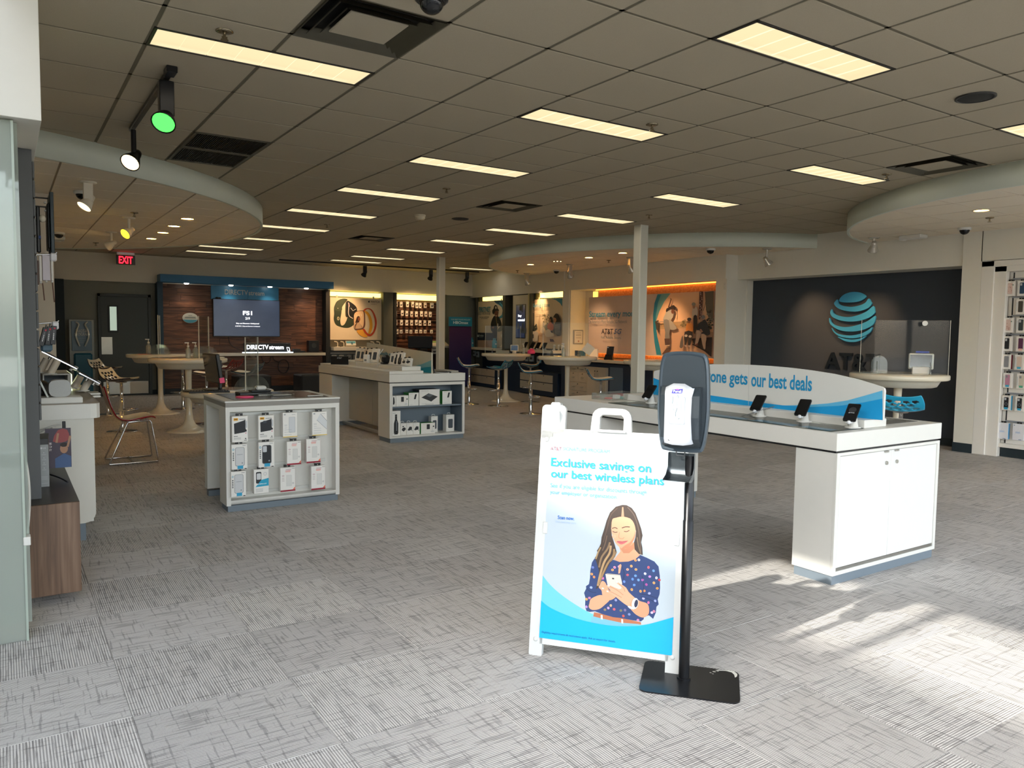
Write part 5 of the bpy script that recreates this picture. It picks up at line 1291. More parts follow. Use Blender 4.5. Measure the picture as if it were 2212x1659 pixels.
a.shape([(520, 272), (560, 320), (620, 350), (680, 400), (700, 470), (680, 560), (620, 600), (610, 640), (720, 600), (720, 270)], '2e7f96')
a.shape([(520, 272), (545, 268), (720, 268), (720, 380), (650, 350), (600, 330), (560, 310)], '1c4a5c')
a.line([(640, 310), (700, 380), (712, 470), (690, 570), (640, 610)], 20, '49a3b4', 5)
a.shape([(165, 905), (490, 915), (590, 830), (590, 1240), (160, 1240)], '14243a')
a.rect(160, 1060, 590, 1240, 'b59a86')
a.shape([(600, 640), (720, 610), (720, 1100), (600, 1240)], 'c9b79a')
a.shape([(520, 590), (560, 570), (620, 590), (660, 660), (685, 760), (640, 780), (610, 800), (595, 850), (590, 1060), (560, 1060), (500, 900), (470, 860), (465, 760), (480, 680)], '16181a', 2)
a.line([(570, 600), (585, 700), (600, 830)], 9, 'a58a40'); a.line([(545, 690), (640, 690)], 7, '3a3c3e')
a.shape([(540, 480), (610, 478), (612, 540), (595, 590), (570, 605), (548, 570)], '6a3f2c', 2); a.disc(574, 575, 14, 7, 'd9d2c4', 8)
a.shape([(500, 460), (525, 430), (530, 395), (550, 365), (572, 358), (595, 385), (605, 430), (625, 450), (622, 475), (560, 475), (525, 545), (500, 515)], '141516', 2)
a.shape([(560, 390), (575, 380), (588, 415), (572, 440), (556, 420)], 'd8cdb0'); a.disc(514, 805, 24, 20, '8a5a40', 10); a.disc(610, 760, 12, 40, 'c9c2b4', 10)
a.shape([(600, 870), (660, 780), (712, 770), (712, 850), (640, 890)], '6b6a55', 2); a.shape([(665, 960), (715, 920), (715, 1060)], 'e0d6c4')
for s_, xa, xb, y_, h_, bd, c in (('FIRSTNET', 238, 465, 492, .13, .02, '2f8aa0'), ('BUILT WITH AT&T', 216, 470, 556, .088, .0, '5e6a6c'), ("THE ONLY NETWORK", 248, 440, 612, .032, .01, '2a2a28'), ('BUILT FOR 1ST RESPONDERS', 285, 408, 638, .03, .01, '2a2a28'), ('FirstNet', 245, 330, 985, .05, .02, 'b9c6c9'), ('Built with AT&T', 245, 315, 1008, .03, .0, '9fb0b4')):
    u0, v0 = a.uv((xa, y_)); u1, v1 = a.uv((xb, y_)); a.text(s_, u0, (v0+v1)/2, h_, u1-u0, c, bd)
a.rect(195, 950, 238, 995, 'b9c6c9')
a.put('print', po, w=1)
mk('wall_shelf', w1(2.86, 5.0, .985, 1.055, -.2, .22, c=.006), CREAM, None, w=1, label='cream wall shelf under the firefighter poster', cat='shelf')
# white kiosk panel with a vertical screen
kp = thing('screen_panel', 'pale wall panel with a narrow upright screen between two lit posters', 'display panel', p1(1.94, 0, 0))
mk('panel', w1(1.53, 2.32, .03, 2.38, -.2, .0, c=.004), pm('panel_pale', 'cdc7b6', .5, var=.02), kp, w=1)
mk('side_gap', w1(2.32, 2.70, .02, 2.40, -.25, -.2), pm('panel_gold', '8d8658', .5, var=.03), kp, w=1)
mk('base', w1(1.3, 2.84, .0, .98, .0, .02), NAVY, kp, w=1)
mk('screen_bezel', w1(1.66, 2.14, 1.32, 2.15, .0, .012, c=.003), BLACK, kp, w=1)
mk('screen', w1(1.68, 2.12, 1.34, 2.13, .012, .015), pm('panel_screen', '27344a', .2, var=.3, scale=6, emit=.08, emit_col='4a6088'), kp, w=1)
a = rect_art(A1, D1, N1, .0155, None, step=.0005)
a.text('Stay', -2.02, 1.83, .075, .18, TVW, .02); a.text('connected', -2.02, 1.74, .065, .34, TVW, .02)
for x, z, w_, h_, c in ((-1.95, 2.0, .12, .12, '1c2636'), (-1.83, 1.95, .06, .2, '46566e'), (-1.9, 1.45, .3, .12, '54657c'), (-2.05, 1.55, .1, .15, '6c7d96'), (-1.8, 1.5, .08, .2, '3c4c66')):
    a.rect(x, z, x+w_, z+h_, c)
a.put('screen_text', kp, w=1)
# kitchen table poster bay
t = thing('wall_bay', 'lit wall bay around the kitchen table poster', 'display wall', p1(.7, -.1, 0))
mk('backing', w1(-.05, 1.53, 0, 2.40, -.28, -.2), NAVY, t, w=1)
mk('post', w1(1.34, 1.46, 0, 2.40, -.2, .02), POSTW, t, w=1)
mk('trim_post', w1(1.46, 1.54, 0, 2.40, -.2, .01), pm('panel_gold_light', 'b3a97c', .4, var=.02), t, w=1)
mk('cove_light', w1(-.05, 1.10, 2.285, 2.41, -.2, -.06, c=.004), COVE, t, w=1)
mk('cove_end', w1(1.10, 1.30, 2.265, 2.40, -.2, -.05, c=.004), pm('cove_metal', '8a8450', .35, metal=.5), t, w=1)
mk('bottom_unit', w1(-.05, 1.9, .02, .56, -.2, .12), NAVY, t, w=1)
for q, (z0, z1) in enumerate(((.13, .31), (.33, .50))):
    for x0, x1 in ((.16, .90), (.91, 1.66)):
        d = mk('drawer', w1(x0, x1, z0, z1, .115, .135, c=.003), pm('drawer_grey', 'b9b4aa', .5), t, w=1)
        mk('knob', w1((x0+x1)/2-.012, (x0+x1)/2+.012, z1-.03, z1-.012, .135, .15, c=.003), DGREY, d, w=1)
mk('wall_shelf', w1(-.1, 1.62, 1.01, 1.075, -.2, .30, c=.006), CREAM, None, w=1, label='cream wall shelf of tilted phones under the kitchen table poster', cat='shelf')
po = thing('wall_poster', 'poster of a woman and child working at a kitchen table', 'poster', p1(.65, -.05, 1.11))
mk('board', w1(-.03, 1.325, 1.10, 2.255, -.07, -.051, c=.002), pm('poster_cream', 'e3d3b4', .6, var=.02), po, w=1)
mk('hanger', w1(1.10, 1.14, 2.24, 2.30, -.07, -.048, c=.002), pm('hanger_cream', 'd9cbb0', .5), po, w=1)
a = rect_art(A1, D1, N1, -.05, HF, step=.0008, lift=.0006)
a.shape([(1660, 232), (1760, 260), (1840, 320), (1888, 390), (1890, 222)], '2b8ba6')
a.shape([(1440, 540), (1400, 700), (1405, 900), (1450, 900), (1450, 560)], 'cbb391')
a.shape([(1300, 890), (1470, 880), (1640, 900), (1880, 980), (1880, 1130), (1300, 1110)], 'e0c3a0')
for k in range(26):
    x = 1510+rp.random()*115; y = 540+rp.random()*190; an = rp.random()*180
    a.disc(x, y, 17, 6, rp.choice(['6f6a3c', '84793f', '5a5530']), 7, an)
a.line([(1560, 720), (1570, 560)], 5, '6f6a3c')
for x, y in ((1335, 800), (1360, 790), (1385, 770), (1320, 830), (1350, 840), (1370, 840)): a.disc(x, y, 13, 40, '3c443a', 8, rp.uniform(-30, 30))
a.shape([(1300, 880), (1400, 880), (1430, 910), (1420, 1080), (1300, 1080)], 'd6cdbc'); a.rect(1318, 940, 1340, 1020, '5b5a58')
a.shape([(1480, 830), (1530, 820), (1550, 880), (1520, 920), (1470, 900)], 'e8dcc8', 2); a.shape([(1530, 780), (1610, 730), (1660, 830), (1590, 880)], 'a7a592')
a.rect(1440, 930, 1560, 950, 'c0a890'); a.rect(1440, 965, 1500, 975, '8a6a5a')
a.shape([(1640, 720), (1690, 690), (1730, 730), (1740, 830), (1700, 870), (1640, 850), (1610, 790)], 'd96f3c', 2)
a.shape([(1650, 640), (1680, 590), (1715, 620), (1725, 740), (1690, 700), (1655, 700)], '241c18', 2); a.disc(1668, 665, 18, 34, 'b87a56', 10)
a.shape([(1745, 600), (1780, 530), (1830, 540), (1860, 600), (1885, 680), (1880, 960), (1760, 940), (1740, 860), (1770, 740)], '2a2624', 2)
a.shape([(1760, 740), (1880, 720), (1880, 960), (1770, 950), (1745, 860)], '4c4a48')
for k in range(8): a.line([(1765, 760+k*25), (1878, 750+k*27)], 6, 'c9c0b4')
a.disc(1775, 650, 26, 56, 'c48a64', 12); a.shape([(1740, 600), (1790, 540), (1840, 600), (1820, 700), (1790, 620)], '201a18', 2)
a.shape([(1560, 900), (1640, 840), (1700, 880), (1760, 960), (1690, 990), (1600, 990)], 'eedcc4', 2); a.shape([(1670, 1030), (1740, 1040), (1765, 1090), (1680, 1090)], '5a3a44')
a.shape([(1700, 860), (1730, 900), (1720, 920), (1690, 890)], '2e2a4a')
for s_, xa, xb, y_, h_, bd, c in (('AT&T Wireless', 1316, 1420, 305, .035, .0, 'a06a50'), ('Getting it done', 1340, 1668, 425, .115, .012, '3f88a4')):
    u0, v0 = a.uv((xa, y_)); u1, v1 = a.uv((xb, y_-(20 if h_ > .1 else 0))); a.text(s_, u0, (v0+v1)/2-.01, h_, u1-u0, c, bd)
for y_, x1_ in ((470, 1650), (495, 1600), (510, 1570)): a.line([(1342, y_+5), (x1_, y_-8)], 6, 'a08a74')
a.put('print', po, w=1)

# ================================================================== mural niche with counter
nb = thing('mural_banner', 'wide streaming banner mural with skateboarders in the lit niche', 'mural', p2(2.2, -.15, 1.05))
mk('panel', w2(.27, 4.115, 1.055, 2.242, -.17, -.151, c=.002), pm('mural_base', 'cdb9ae', .6, var=.02), nb, w=1)
HB = [0.002152005, 6.873888e-05, -5.063491, 0.0002322367, -0.001609779, 2.81809, 0.0001415148, -3.880433e-06]
a = rect_art(A2, D2, N2, -.15, HB, step=.0006, lift=.0006)
a.shape([(1305, 297), (1262, 420), (1240, 600), (1245, 800), (1262, 980), (1290, 1148), (2072, 1180), (2108, 252)], '2a88a4')
a.shape([(1360, 290), (1310, 420), (1282, 600), (1280, 700), (1300, 860), (1330, 1000), (1358, 1150), (2072, 1180), (2108, 252)], '6ba3a8')
a.shape([(1490, 283), (1400, 400), (1330, 540), (1290, 660), (1285, 760), (1300, 880), (1335, 1020), (1362, 1152), (2072, 1180), (2108, 252)], 'edbf98')
a.shape([(1292, 790), (1600, 775), (1740, 770), (1830, 790), (2090, 830), (2075, 1180), (1362, 1152), (1330, 1010), (1300, 880)], 'c9a184')
a.shape([(1300, 720), (1420, 690), (1640, 680), (1690, 650), (1740, 700), (1755, 770), (1600, 780), (1296, 790)], 'b39572')
for k in range(16): a.disc(1620+rp.random()*120, 680+rp.random()*60, 16, 12, rp.choice(['8b7a54', 'a08a62', '75684a']), 7)
for x in range(1310, 1740, 26): a.line([(x, 742), (x+18, 742)], 5, '8c7660')
a.shape([(1375, 1140), (1440, 1060), (1500, 1040), (1470, 1150)], '5c463c'); a.shape([(1800, 920), (2085, 900), (2075, 1180), (1980, 1100), (1830, 1010)], '3f3634')
a.shape([(1985, 265), (2108, 252), (2095, 700), (2040, 640), (2000, 520)], '6b6256')
for k in range(22): a.disc(2020+rp.random()*80, 520+rp.random()*260, 18, 13, rp.choice(['4e4a40', '3a3832', '837a68']), 7)
a.shape([(1915, 260), (1968, 258), (1945, 660), (1905, 650)], '5a3a34')
for k in range(16): a.disc(1922+rp.random()*35, 275+k*24, 10, 9, rp.choice(['b08a80', '8a5a50', 'c0a49a']), 7)
a.line([(2000, 260), (2010, 400), (1975, 530)], 6, '4a3c38', 4)
# skater with raised arm
a.line([(1525, 360), (1508, 420), (1488, 480)], (13, 18), '5a3a2e', 3); a.line([(1512, 352), (1525, 385)], 8, '5a3a2e')
a.shape([(1475, 500), (1540, 520), (1560, 580), (1530, 650), (1490, 680), (1410, 660), (1440, 580)], 'a9a49c', 2)
a.shape([(1420, 655), (1500, 665), (1515, 760), (1500, 860), (1508, 940), (1440, 940), (1440, 830), (1425, 740)], '7d7a78', 2)
a.shape([(1500, 640), (1600, 760), (1590, 790), (1520, 800), (1500, 720)], '9c948a', 2)
a.shape([(1430, 920), (1505, 920), (1500, 1010), (1480, 1030), (1440, 1010)], '59433e'); a.line([(1435, 1020), (1510, 1015)], 12, 'c9b09a')
a.shape([(1520, 470), (1560, 450), (1585, 480), (1585, 520), (1550, 500), (1500, 520), (1455, 548), (1460, 500)], '2e2220', 2); a.disc(1548, 540, 22, 34, '6a4030', 10)
a.line([(1575, 500), (1585, 580), (1565, 670)], 6, '3a2a24', 3); a.shape([(1300, 680), (1350, 660), (1355, 830), (1320, 790)], '4a4038'); a.line([(1330, 690), (1420, 680)], 10, 'a09488')
# standing, sitting and crouching friends
a.shape([(1830, 480), (1890, 480), (1905, 560), (1885, 610), (1840, 600), (1830, 660), (1820, 640)], 'c4b4a4', 2); a.shape([(1845, 600), (1890, 600), (1895, 720), (1870, 840), (1850, 840), (1840, 700)], '2c2a2c', 2)
a.disc(1848, 470, 20, 32, 'a87c64', 10); a.disc(1845, 438, 28, 26, '8d8a80', 12)
a.shape([(1750, 710), (1810, 700), (1838, 760), (1830, 830), (1750, 830), (1735, 780)], 'd98c48', 2); a.disc(1782, 675, 22, 30, '8f5e44', 10); a.disc(1785, 650, 30, 24, '4a4644', 12)
a.shape([(1720, 825), (1830, 825), (1820, 930), (1800, 1010), (1770, 1010), (1770, 900), (1745, 1000), (1718, 1000)], '3c3634', 2)
for x, y in ((1740, 880), (1798, 890)): a.disc(x, y, 22, 18, 'cfc2b4', 10)
a.line([(1720, 1015), (1745, 1030)], 20, 'c0aca0'); a.line([(1775, 1020), (1800, 1030)], 20, 'c0aca0')
a.shape([(1650, 1040), (1680, 900), (1700, 890), (1700, 1040)], '6a625c', 2)
a.shape([(1930, 700), (2010, 650), (2060, 760), (2080, 860), (2000, 870), (1890, 810), (1900, 740)], '2c3036', 2); a.disc(1960, 650, 20, 34, 'a57e68', 10); a.disc(1985, 620, 28, 30, '7f8080', 12)
a.shape([(1890, 800), (1960, 830), (1930, 920), (1905, 990), (1870, 1000), (1885, 900)], 'b79c88', 2); a.shape([(1960, 850), (2030, 880), (2020, 980), (2015, 1060), (1990, 1060), (1960, 930)], 'b79c88', 2)
a.shape([(1850, 1010), (1910, 985), (1905, 1020), (1860, 1025)], '7a4a44'); a.line([(1835, 1000), (2070, 1120)], 14, '26211f'); a.line([(1945, 790), (1975, 830)], 24, 'a57e68')
for s_, xa, ya, xb, yb, h_, bd, c in (('Stream every moment', 378, 632, 1165, 606, .165, .022, '3d85a2'), ("On America's Most Reliable 5G Network", 372, 712, 915, 700, .075, .0, '6b7a84'), ('AT&T', 552, 860, 718, 857, .112, .012, '1c1a26'), ('Fast. Reliable. Secure.', 550, 925, 832, 922, .055, .0, '6e7d86')):
    u0, v0 = a.uv((xa, ya)); u1, v1 = a.uv((xb, yb)); a.text(s_, u0, (v0+v1)/2-(.03 if h_ > .15 else 0), h_, u1-u0, c, bd)
u0, v0 = a.uv((728, 857)); u1, _ = a.uv((838, 855)); a.text('5G', u0, v0, .108, u1-u0, '4d6a94', .012, 'L', .3)
a.put('print', nb, w=1)
# niche shell details
nw = thing('niche_panelling', 'warm lit oak panelling around the streaming banner', 'panelling', p2(2.2, -.4, .95))
mk('backing', w2(.2, 4.66, .95, 2.41, -.5, -.42), pm('niche_cream', 'e5dfd0', .7, var=.02), nw, w=1)
x = .25
for x0, x1 in ((.25, 1.4), (1.4, 2.5), (2.5, 3.3), (3.3, 3.95)):
    mk('plank', w2(x0+.002, x1-.002, 2.235, 2.385, -.32, -.29, c=.002), WOODO, nw, w=1)
for x0, x1 in ((.25, 1.2), (1.2, 2.3), (2.3, 3.4), (3.4, 4.1)):
    mk('plank', w2(x0+.002, x1-.002, .965, 1.06, -.32, -.29, c=.002), WOODO, nw, w=1)
AMB = pm('strip_amber', 'ffb050', .4, var=0, emit=2.2, emit_col='ff9a38')
mk('light_strip', w2(.23, 4.0, 2.392, 2.408, -.28, -.24), AMB, nw, w=1)
mk('light_strip', w2(.25, 4.05, 1.05, 1.07, -.26, -.24), AMB, nw, w=1)
mk('light_strip', w2(4.16, 4.32, 1.05, 2.38, -.419, -.405), pm('backing_glow', 'ffd070', .4, var=0, emit=.9, emit_col='ffd060'), nw, w=1)  # widened glowing band stands in for the lit backing
nc = thing('niche_counter', 'long white counter over drawers and navy shelves in the niche', 'counter', p2(2.3, .1, 0))
mk('top', w2(.2, 4.66, .885, .945, -.5, .33, c=.005), CREAM, nc, w=1)
mk('carcass', w2(.2, 4.62, .08, .86, -.4, .20), NAVY, nc, w=1)
mk('plinth', w2(.25, 4.55, .0, .08, -.35, .15), NAVY, nc, w=1)
CAB = pm('cabinet_beige', 'bdb6a8', .5, var=.02)
mk('cabinet_box', w2(2.92, 4.24, .12, .78, .20, .245), CAB, nc, w=1)
def knob(u, z, p): mk('knob', w2(u-.01, u+.01, z-.01, z+.01, .258, .272, c=.003), DGREY, p, w=1)
def pull(u, z, p): mk('handle', w2(u-.05, u+.05, z-.006, z+.006, .258, .272, c=.003), STEEL, p, w=1)
for u0, u1, z0, z1 in ((3.57, 4.22, .655, .765), (3.57, 3.89, .435, .645), (3.90, 4.22, .435, .645), (3.57, 4.22, .255, .425), (3.57, 4.22, .13, .245)):
    d = mk('drawer', w2(u0, u1, z0, z1, .245, .258, c=.002), CAB, nc, w=1)
    if u1-u0 > .5: pull(u0+.18, (z0+z1)/2, d); pull(u1-.18, (z0+z1)/2, d)
    else: pull((u0+u1)/2, (z0+z1)/2, d)
    knob((u0+u1)/2, z1-.03, d)
for u0, u1, h_ in ((2.93, 3.24, 3.20), (3.25, 3.56, 3.29)):
    d = mk('door', w2(u0, u1, .13, .765, .245, .258, c=.002), CAB, nc, w=1); knob(h_, .70, d); mk('handle', w2(h_-.006, h_+.006, .56, .66, .258, .272, c=.003), STEEL, d, w=1)
mk('open_bay', w2(2.44, 2.86, .2, .80, .20, .206), pm('bay_slate', '566a80', .5, var=.05), nc, w=1)
t = thing('picture_frame', 'grey framed certificate on the cream side of the niche', 'picture', p2(4.6, -.03, 1.2))
mk('frame', w2(4.595, 4.617, 1.225, 1.54, -.36, -.10, c=.004), pm('frame_grey', '8f8b86', .4), t, w=1)
a = Art(p2(4.5945, 0, 0), N2*-1, (0, 0, 1), step=.0008)
a.shape([(.125, 1.25), (.335, 1.25), (.335, 1.515), (.125, 1.515)], 'd8cfc4'); 
for z in (1.47, 1.43, 1.41, 1.36): a.rect(.16, z, .30, z+.012, '9c948e')
a.disc(.23, 1.29, .02, .02, 'b07a6a', 10)
a.put('certificate', t, w=1)

# ================================================================== logo wall
gl = thing('globe_logo', 'big blue striped globe logo raised on the charcoal wall', 'logo', (10.85, 6.99, 1.38))
LOGB = pm('logo_blue', '3f9dcb', .4, var=.03)
HA = [0.001499177, 0.0001747044, -11.80389, 0.0003476736, -0.002724413, 3.735943, 0.0002092344, -6.87628e-06]
ga = Art((10.85, 0, 0), (0, -1, 0), (0, 0, 1), HA)
stripes = [
 [(1503, 590), (1512, 565), (1540, 540), (1580, 525), (1620, 521), (1660, 526), (1690, 540), (1703, 555), (1690, 572), (1660, 588), (1620, 597), (1570, 600), (1530, 598)],
 [(1490, 578), (1500, 610), (1540, 627), (1600, 632), (1660, 620), (1700, 600), (1722, 570), (1740, 595), (1745, 610), (1720, 640), (1670, 660), (1610, 668), (1540, 660), (1490, 640), (1465, 610), (1475, 590)],
 [(1447, 650), (1460, 680), (1510, 702), (1580, 708), (1650, 692), (1710, 665), (1757, 627), (1768, 660), (1765, 682), (1720, 715), (1650, 737), (1570, 742), (1500, 730), (1450, 705), (1436, 675)],
 [(1430, 715), (1450, 755), (1500, 778), (1570, 782), (1650, 765), (1720, 735), (1770, 700), (1770, 735), (1750, 770), (1690, 800), (1620, 815), (1550, 815), (1490, 800), (1445, 770), (1430, 745)],
 [(1446, 790), (1475, 825), (1530, 842), (1600, 845), (1670, 830), (1720, 805), (1750, 785), (1735, 820), (1690, 850), (1620, 866), (1560, 865), (1500, 850), (1462, 820)],
 [(1490, 855), (1540, 870), (1600, 876), (1660, 868), (1705, 848), (1680, 872), (1640, 890), (1590, 895), (1540, 885)]]
for s_ in stripes:
    q = [ga.uv(p) for p in catmull(s_, 3)]
    m_ = MB().prism(q, 0, .025, 0, Matrix(((0, 0, -1, 10.85), (-1, 0, 0, 0), (0, 1, 0, 0), (0, 0, 0, 1))))
    mk('stripe', m_, LOGB, gl, w=1)
wl_ = thing('wall_lettering', 'dark raised company lettering under the globe logo', 'lettering', (10.85, 6.98, .96))
letters3d('letters', 'AT&T', (10.868, 7.425, .962), (0, -1, 0), (0, 0, 1), .265, .905, .04, pm('letter_dark', '141d26', .35), .018, wl_, w1=1)

# ================================================================== product bay on the southeast
BAYW = pm('bay_white', 'e6e3dc', .5, var=.01)
pb = thing('product_bay', 'white framed wall bay full of hanging phone cases', 'display wall', (10.5, 4.3, 0))
mk('frame', MB().bbox(10.372, 4.78, 0, 10.45, 4.93, 2.45, .004).bbox(10.39, 4.64, 0, 10.47, 4.79, 2.38, .004).bbox(10.372, 3.0, 2.38, 10.45, 4.93, 2.46, .004).bbox(10.39, 3.0, 2.31, 10.47, 4.78, 2.385, .004), BAYW, pb, w=1)
mk('back_panel', MB().box(10.50, 2.9, .12, 10.53, 4.65, 2.32), BAYW, pb, w=1)
mk('kick', MB().bbox(10.42, 2.9, .12, 10.50, 4.64, .17, .003), BAYW, pb, w=1)
mk('toe', MB().box(10.46, 2.9, 0, 10.5, 4.63, .12), WDT, pb, w=1)
for y in (4.60, 4.02, 3.44): mk('slot_strip', MB().box(10.495, y-.007, .17, 10.501, y+.007, 2.30), BLACK, pb, w=1)
for z in (2.21, 1.985, 1.755, 1.525, 1.30, 1.07, .79, .44): mk('peg_bar', MB().bbox(10.47, 2.95, z, 10.5, 4.60, z+.02, .003), pm('peg_grey', '8f9298', .4), pb, w=1)
def casebox(loc, w, h, d, face, lab, group, base='ece9e4', art=None, hook=True, side=None, name='case_box', cat='phone case'):
    """hanging retail box; face: 'y' front looks to -y, 'x' front looks to -x"""
    t = thing(name, lab, cat, loc, 0 if face == 'y' else R(-90), group)
    mk('box', MB().bbox(-w/2, -d/2, 0, w/2, d/2, h, .002), pm('box_'+base, base, .45, var=.01), t)
    if side: mk('side_label', MB().box(w/2-.001, -d/2+.002, .004, w/2+.0006, d/2-.002, h-.004), ink(side), t)
    if hook:
        mk('hang_tab', MB().bbox(-.028, -.004, h-.002, .028, .004, h+.02, .002), BLACK, t)
        mk('peg', MB().cyl((0, 0, 0), .004, -.01, .13, 8, 0, None, Matrix.Translation((0, .0, h+.008)) @ Matrix.Rotation(R(-90), 4, 'X')), STEEL, t)
    a = Art((-w/2, -d/2, 0), (1, 0, 0), (0, 0, 1), step=.00025, lift=.0003)
    if art: art(a, w, h); a.put('label_print', t)
    return t
def A_case(col, cam_=True, tag_=None, ring=False, strip=None):
    def f(a, w, h):
        a.shape(rrect(w*.22, h*.13, w*.78, h*.9, w*.1, 4), 'cfccc8'); a.shape(rrect(w*.25, h*.15, w*.75, h*.88, w*.09, 4), col)
        if cam_: a.shape(rrect(w*.29, h*.68, w*.50, h*.84, w*.04, 3), 'b9bdc2' if col[0] in '0123' else '8f8f92')
        if ring: a.shape([(w*.5+w*.17*math.cos(R(q)), h*.42+w*.17*math.sin(R(q))) for q in range(0, 360, 24)], '8d8f94'); a.shape([(w*.5+w*.13*math.cos(R(q)), h*.42+w*.13*math.sin(R(q))) for q in range(0, 360, 24)], col)
        if tag_: a.rect(w*.3, h*.06, w*.7, h*.2, tag_)
        a.rect(w*.08, h*.2, w*.12, h*.8, '9fb6c0'); a.rect(w*.55, h*.93, w*.85, h*.955, '8c8c8c')
        if strip: a.rect(0, 0, w, h*.07, strip)
    return f
def A_floral(a, w, h):
    A_case('d9bfb6', False)(a, w, h)
    for k in range(14): a.disc(w*(.3+.4*rp.random()), h*(.2+.6*rp.random()), w*.05, w*.05, rp.choice(['b7897c', 'c9a196', 'a9756a', 'e6d2c8']), 7)
    a.disc(w*.82, h*.75, w*.08, w*.08, '6b8a7a', 10)
cases = [((4.605, 2.005), A_floral, 'floral pink case at the top of the bay edge'), ((4.47, 2.005), A_case('2d4a66'), 'navy blue case beside the floral one'), ((4.475, 1.78), A_case('4a443a', False), 'dark olive patterned case on the second peg bar'),
         ((4.60, 1.555), A_floral, 'floral ringed case on the third peg bar'), ((4.46, 1.555), A_case('3c4446', True), 'dark green case beside the floral ringed one'), ((4.605, 1.325), A_case('14171b', True), 'black case with open white window on the fourth bar'), ((4.45, 1.325), A_case('5a2a4a', False, 'e8b8a8'), 'plum coloured case with yellow maker label'),
         ((4.60, 1.10), A_case('8a8a8e', True, None, True), 'grey ringed case with a dark red side'), ((4.455, 1.10), A_case('d8c4b4', False, '4fb0d0'), 'pale peach case with blue tag'), ((4.575, .87), A_case('c088a0', True, '3fa6cc'), 'pink fading case with blue tag'), ((4.42, .87), A_case('d2c8b8', True, '58b090'), 'sand coloured case with green tag'),
         ((4.575, .59), A_case('17191d', True, '2fa3cc', True), 'black ringed case with blue side on the lowest case row'), ((4.425, .59), A_case('202226', True, '2fa3cc', True), 'second black ringed case beside it at the view edge'), ((4.60, .225), None, 'white pack with blue side hanging nearest the floor'), ((4.42, .23), None, 'lilac white pack beside the blue sided one')]
def A_pack(a, w, h):
    a.rect(w*.1, h*.86, w*.18, h*.93, '8a9ab0'); a.rect(w*.25, h*.42, w*.65, h*.52, 'b9c8e0'); a.rect(w*.55, h*.03, w*.8, h*.06, '2f5f8a')
    a.line([(w*.2, h*.3), (w*.5, h*.7), (w*.75, h*.4)], w*.02, 'c9ccd6')
for k, ((y, z), f_, lab) in enumerate(cases):
    big = f_ is None
    casebox((10.44, y, z), .13 if big else .105, .205 if big else .185, .045, 'x', lab, 'cases on the product bay', 'e3e4ea' if big else 'eae6e0', f_ or A_pack, True, {7: '7a2030', 11: '3f9fc8', 13: '5fa8d8'}.get(k))

# ================================================================== phone case wall of the front island
def A_otter(cam_):
    def f(a, w, h):
        a.shape([(w*.14, h*.32), (w*.9, h*.38), (w*.93, h*.45), (w*.86, h*.49), (w*.84, h*.86), (w*.72, h*.82), (w*.12, h*.72)], '1c1f24')
        a.shape([(w*.84, h*.52), (w*.95, h*.55), (w*.95, h*.80), (w*.86, h*.82)], 'c4c8cc')
        a.shape(rrect(w*.1, h*.83, w*.38, h*.93, w*.03, 3), 'f2b41e'); a.rect(w*.14, h*.86, w*.34, h*.9, '8a5a10'); a.rect(w*.46, h*.86, w*.84, h*.89, '9a9a98')
        a.disc(w*.86, h*.34, w*.09, w*.09, 'f0ecec', 14); a.disc(w*.86, h*.34, w*.035, w*.03, 'c8404a', 10)
        if cam_: a.shape(rrect(w*.3, h*.68, w*.52, h*.78, w*.04, 3), '343a42')
        a.rect(w*.1, h*.22, w*.35, h*.24, '3a3a3a')
        for z in (.17, .14, .11): a.rect(w*.1, h*z, w*.55, h*(z+.012), 'b0b0ae')
        a.shape([(w*.78, h*.11), (w*.85, h*.16), (w*.9, h*.1)], '5a5a5a'); a.rect(w*.74, h*.05, w*.92, h*.07, '7a7a7a')
    return f
def A_glass(diag):
    def f(a, w, h):
        a.rect(w*.08, h*.90, w*.2, h*.95, '9aa0a4'); a.rect(w*.62, h*.91, w*.86, h*.925, 'a8acb0')
        if diag:
            a.shape([(w*.30, h*.66), (w*.55, h*.92), (w*.98, h*.60), (w*.98, h*.24)], 'dadddf'); a.line([(w*.55, h*.92), (w*.98, h*.60)], w*.025, '8d9297'); a.line([(w*.30, h*.66), (w*.98, h*.24)], w*.02, '8d9297')
        else: a.shape(rrect(w*.42, h*.18, w*.85, h*.82, w*.06, 4), 'a9aeb2'); a.shape(rrect(w*.44, h*.19, w*.83, h*.81, w*.05, 4), 'd3d6d9')
        for z in (.5, .46, .38, .3, .2, .1): a.rect(w*.1, h*z, w*(.3 if z > .3 else .6), h*(z+.012), 'b4b8ba')
        a.rect(0, 0, w, h*.03, 'e9c53c')
    return f
def A_speck(col, dark):
    def f(a, w, h):
        a.shape(rrect(w*.22, h*.13, w*.82, h*.88, w*.12, 5), '8f9396'); a.shape(rrect(w*.25, h*.15, w*.79, h*.865, w*.1, 5), col)
        if dark: a.shape(rrect(w*.27, h*.6, w*.52, h*.84, w*.05, 4), 'c9ccd0')
        else: a.rect(w*.34, h*.58, w*.7, h*.60, '9da1a5')
        a.disc(w*.11, h*.8, w*.06, w*.075, '49a8c4', 10); a.disc(w*.11, h*.8, w*.035, w*.045, 'e9e8e4', 8)
        a.rect(w*.36, h*.02, w*.72, h*.15, '2fa3cc'); a.rect(w*.8, h*.0, w*.94, h*.03, '1a1c20'); a.rect(w*.68, h*.93, w*.9, h*.95, '8d8f92')
        a.text('speck', 0, 0, w*.001, w*.001, 'e9e8e4')
        vs = 0
        for q in range(5): a.rect(w*.07, h*(.36+.07*q), w*.15, h*(.40+.07*q), '3a3d42')
        a.disc(w*.66, h*.25, w*.05, w*.05, '9a9da2', 10)
    return f
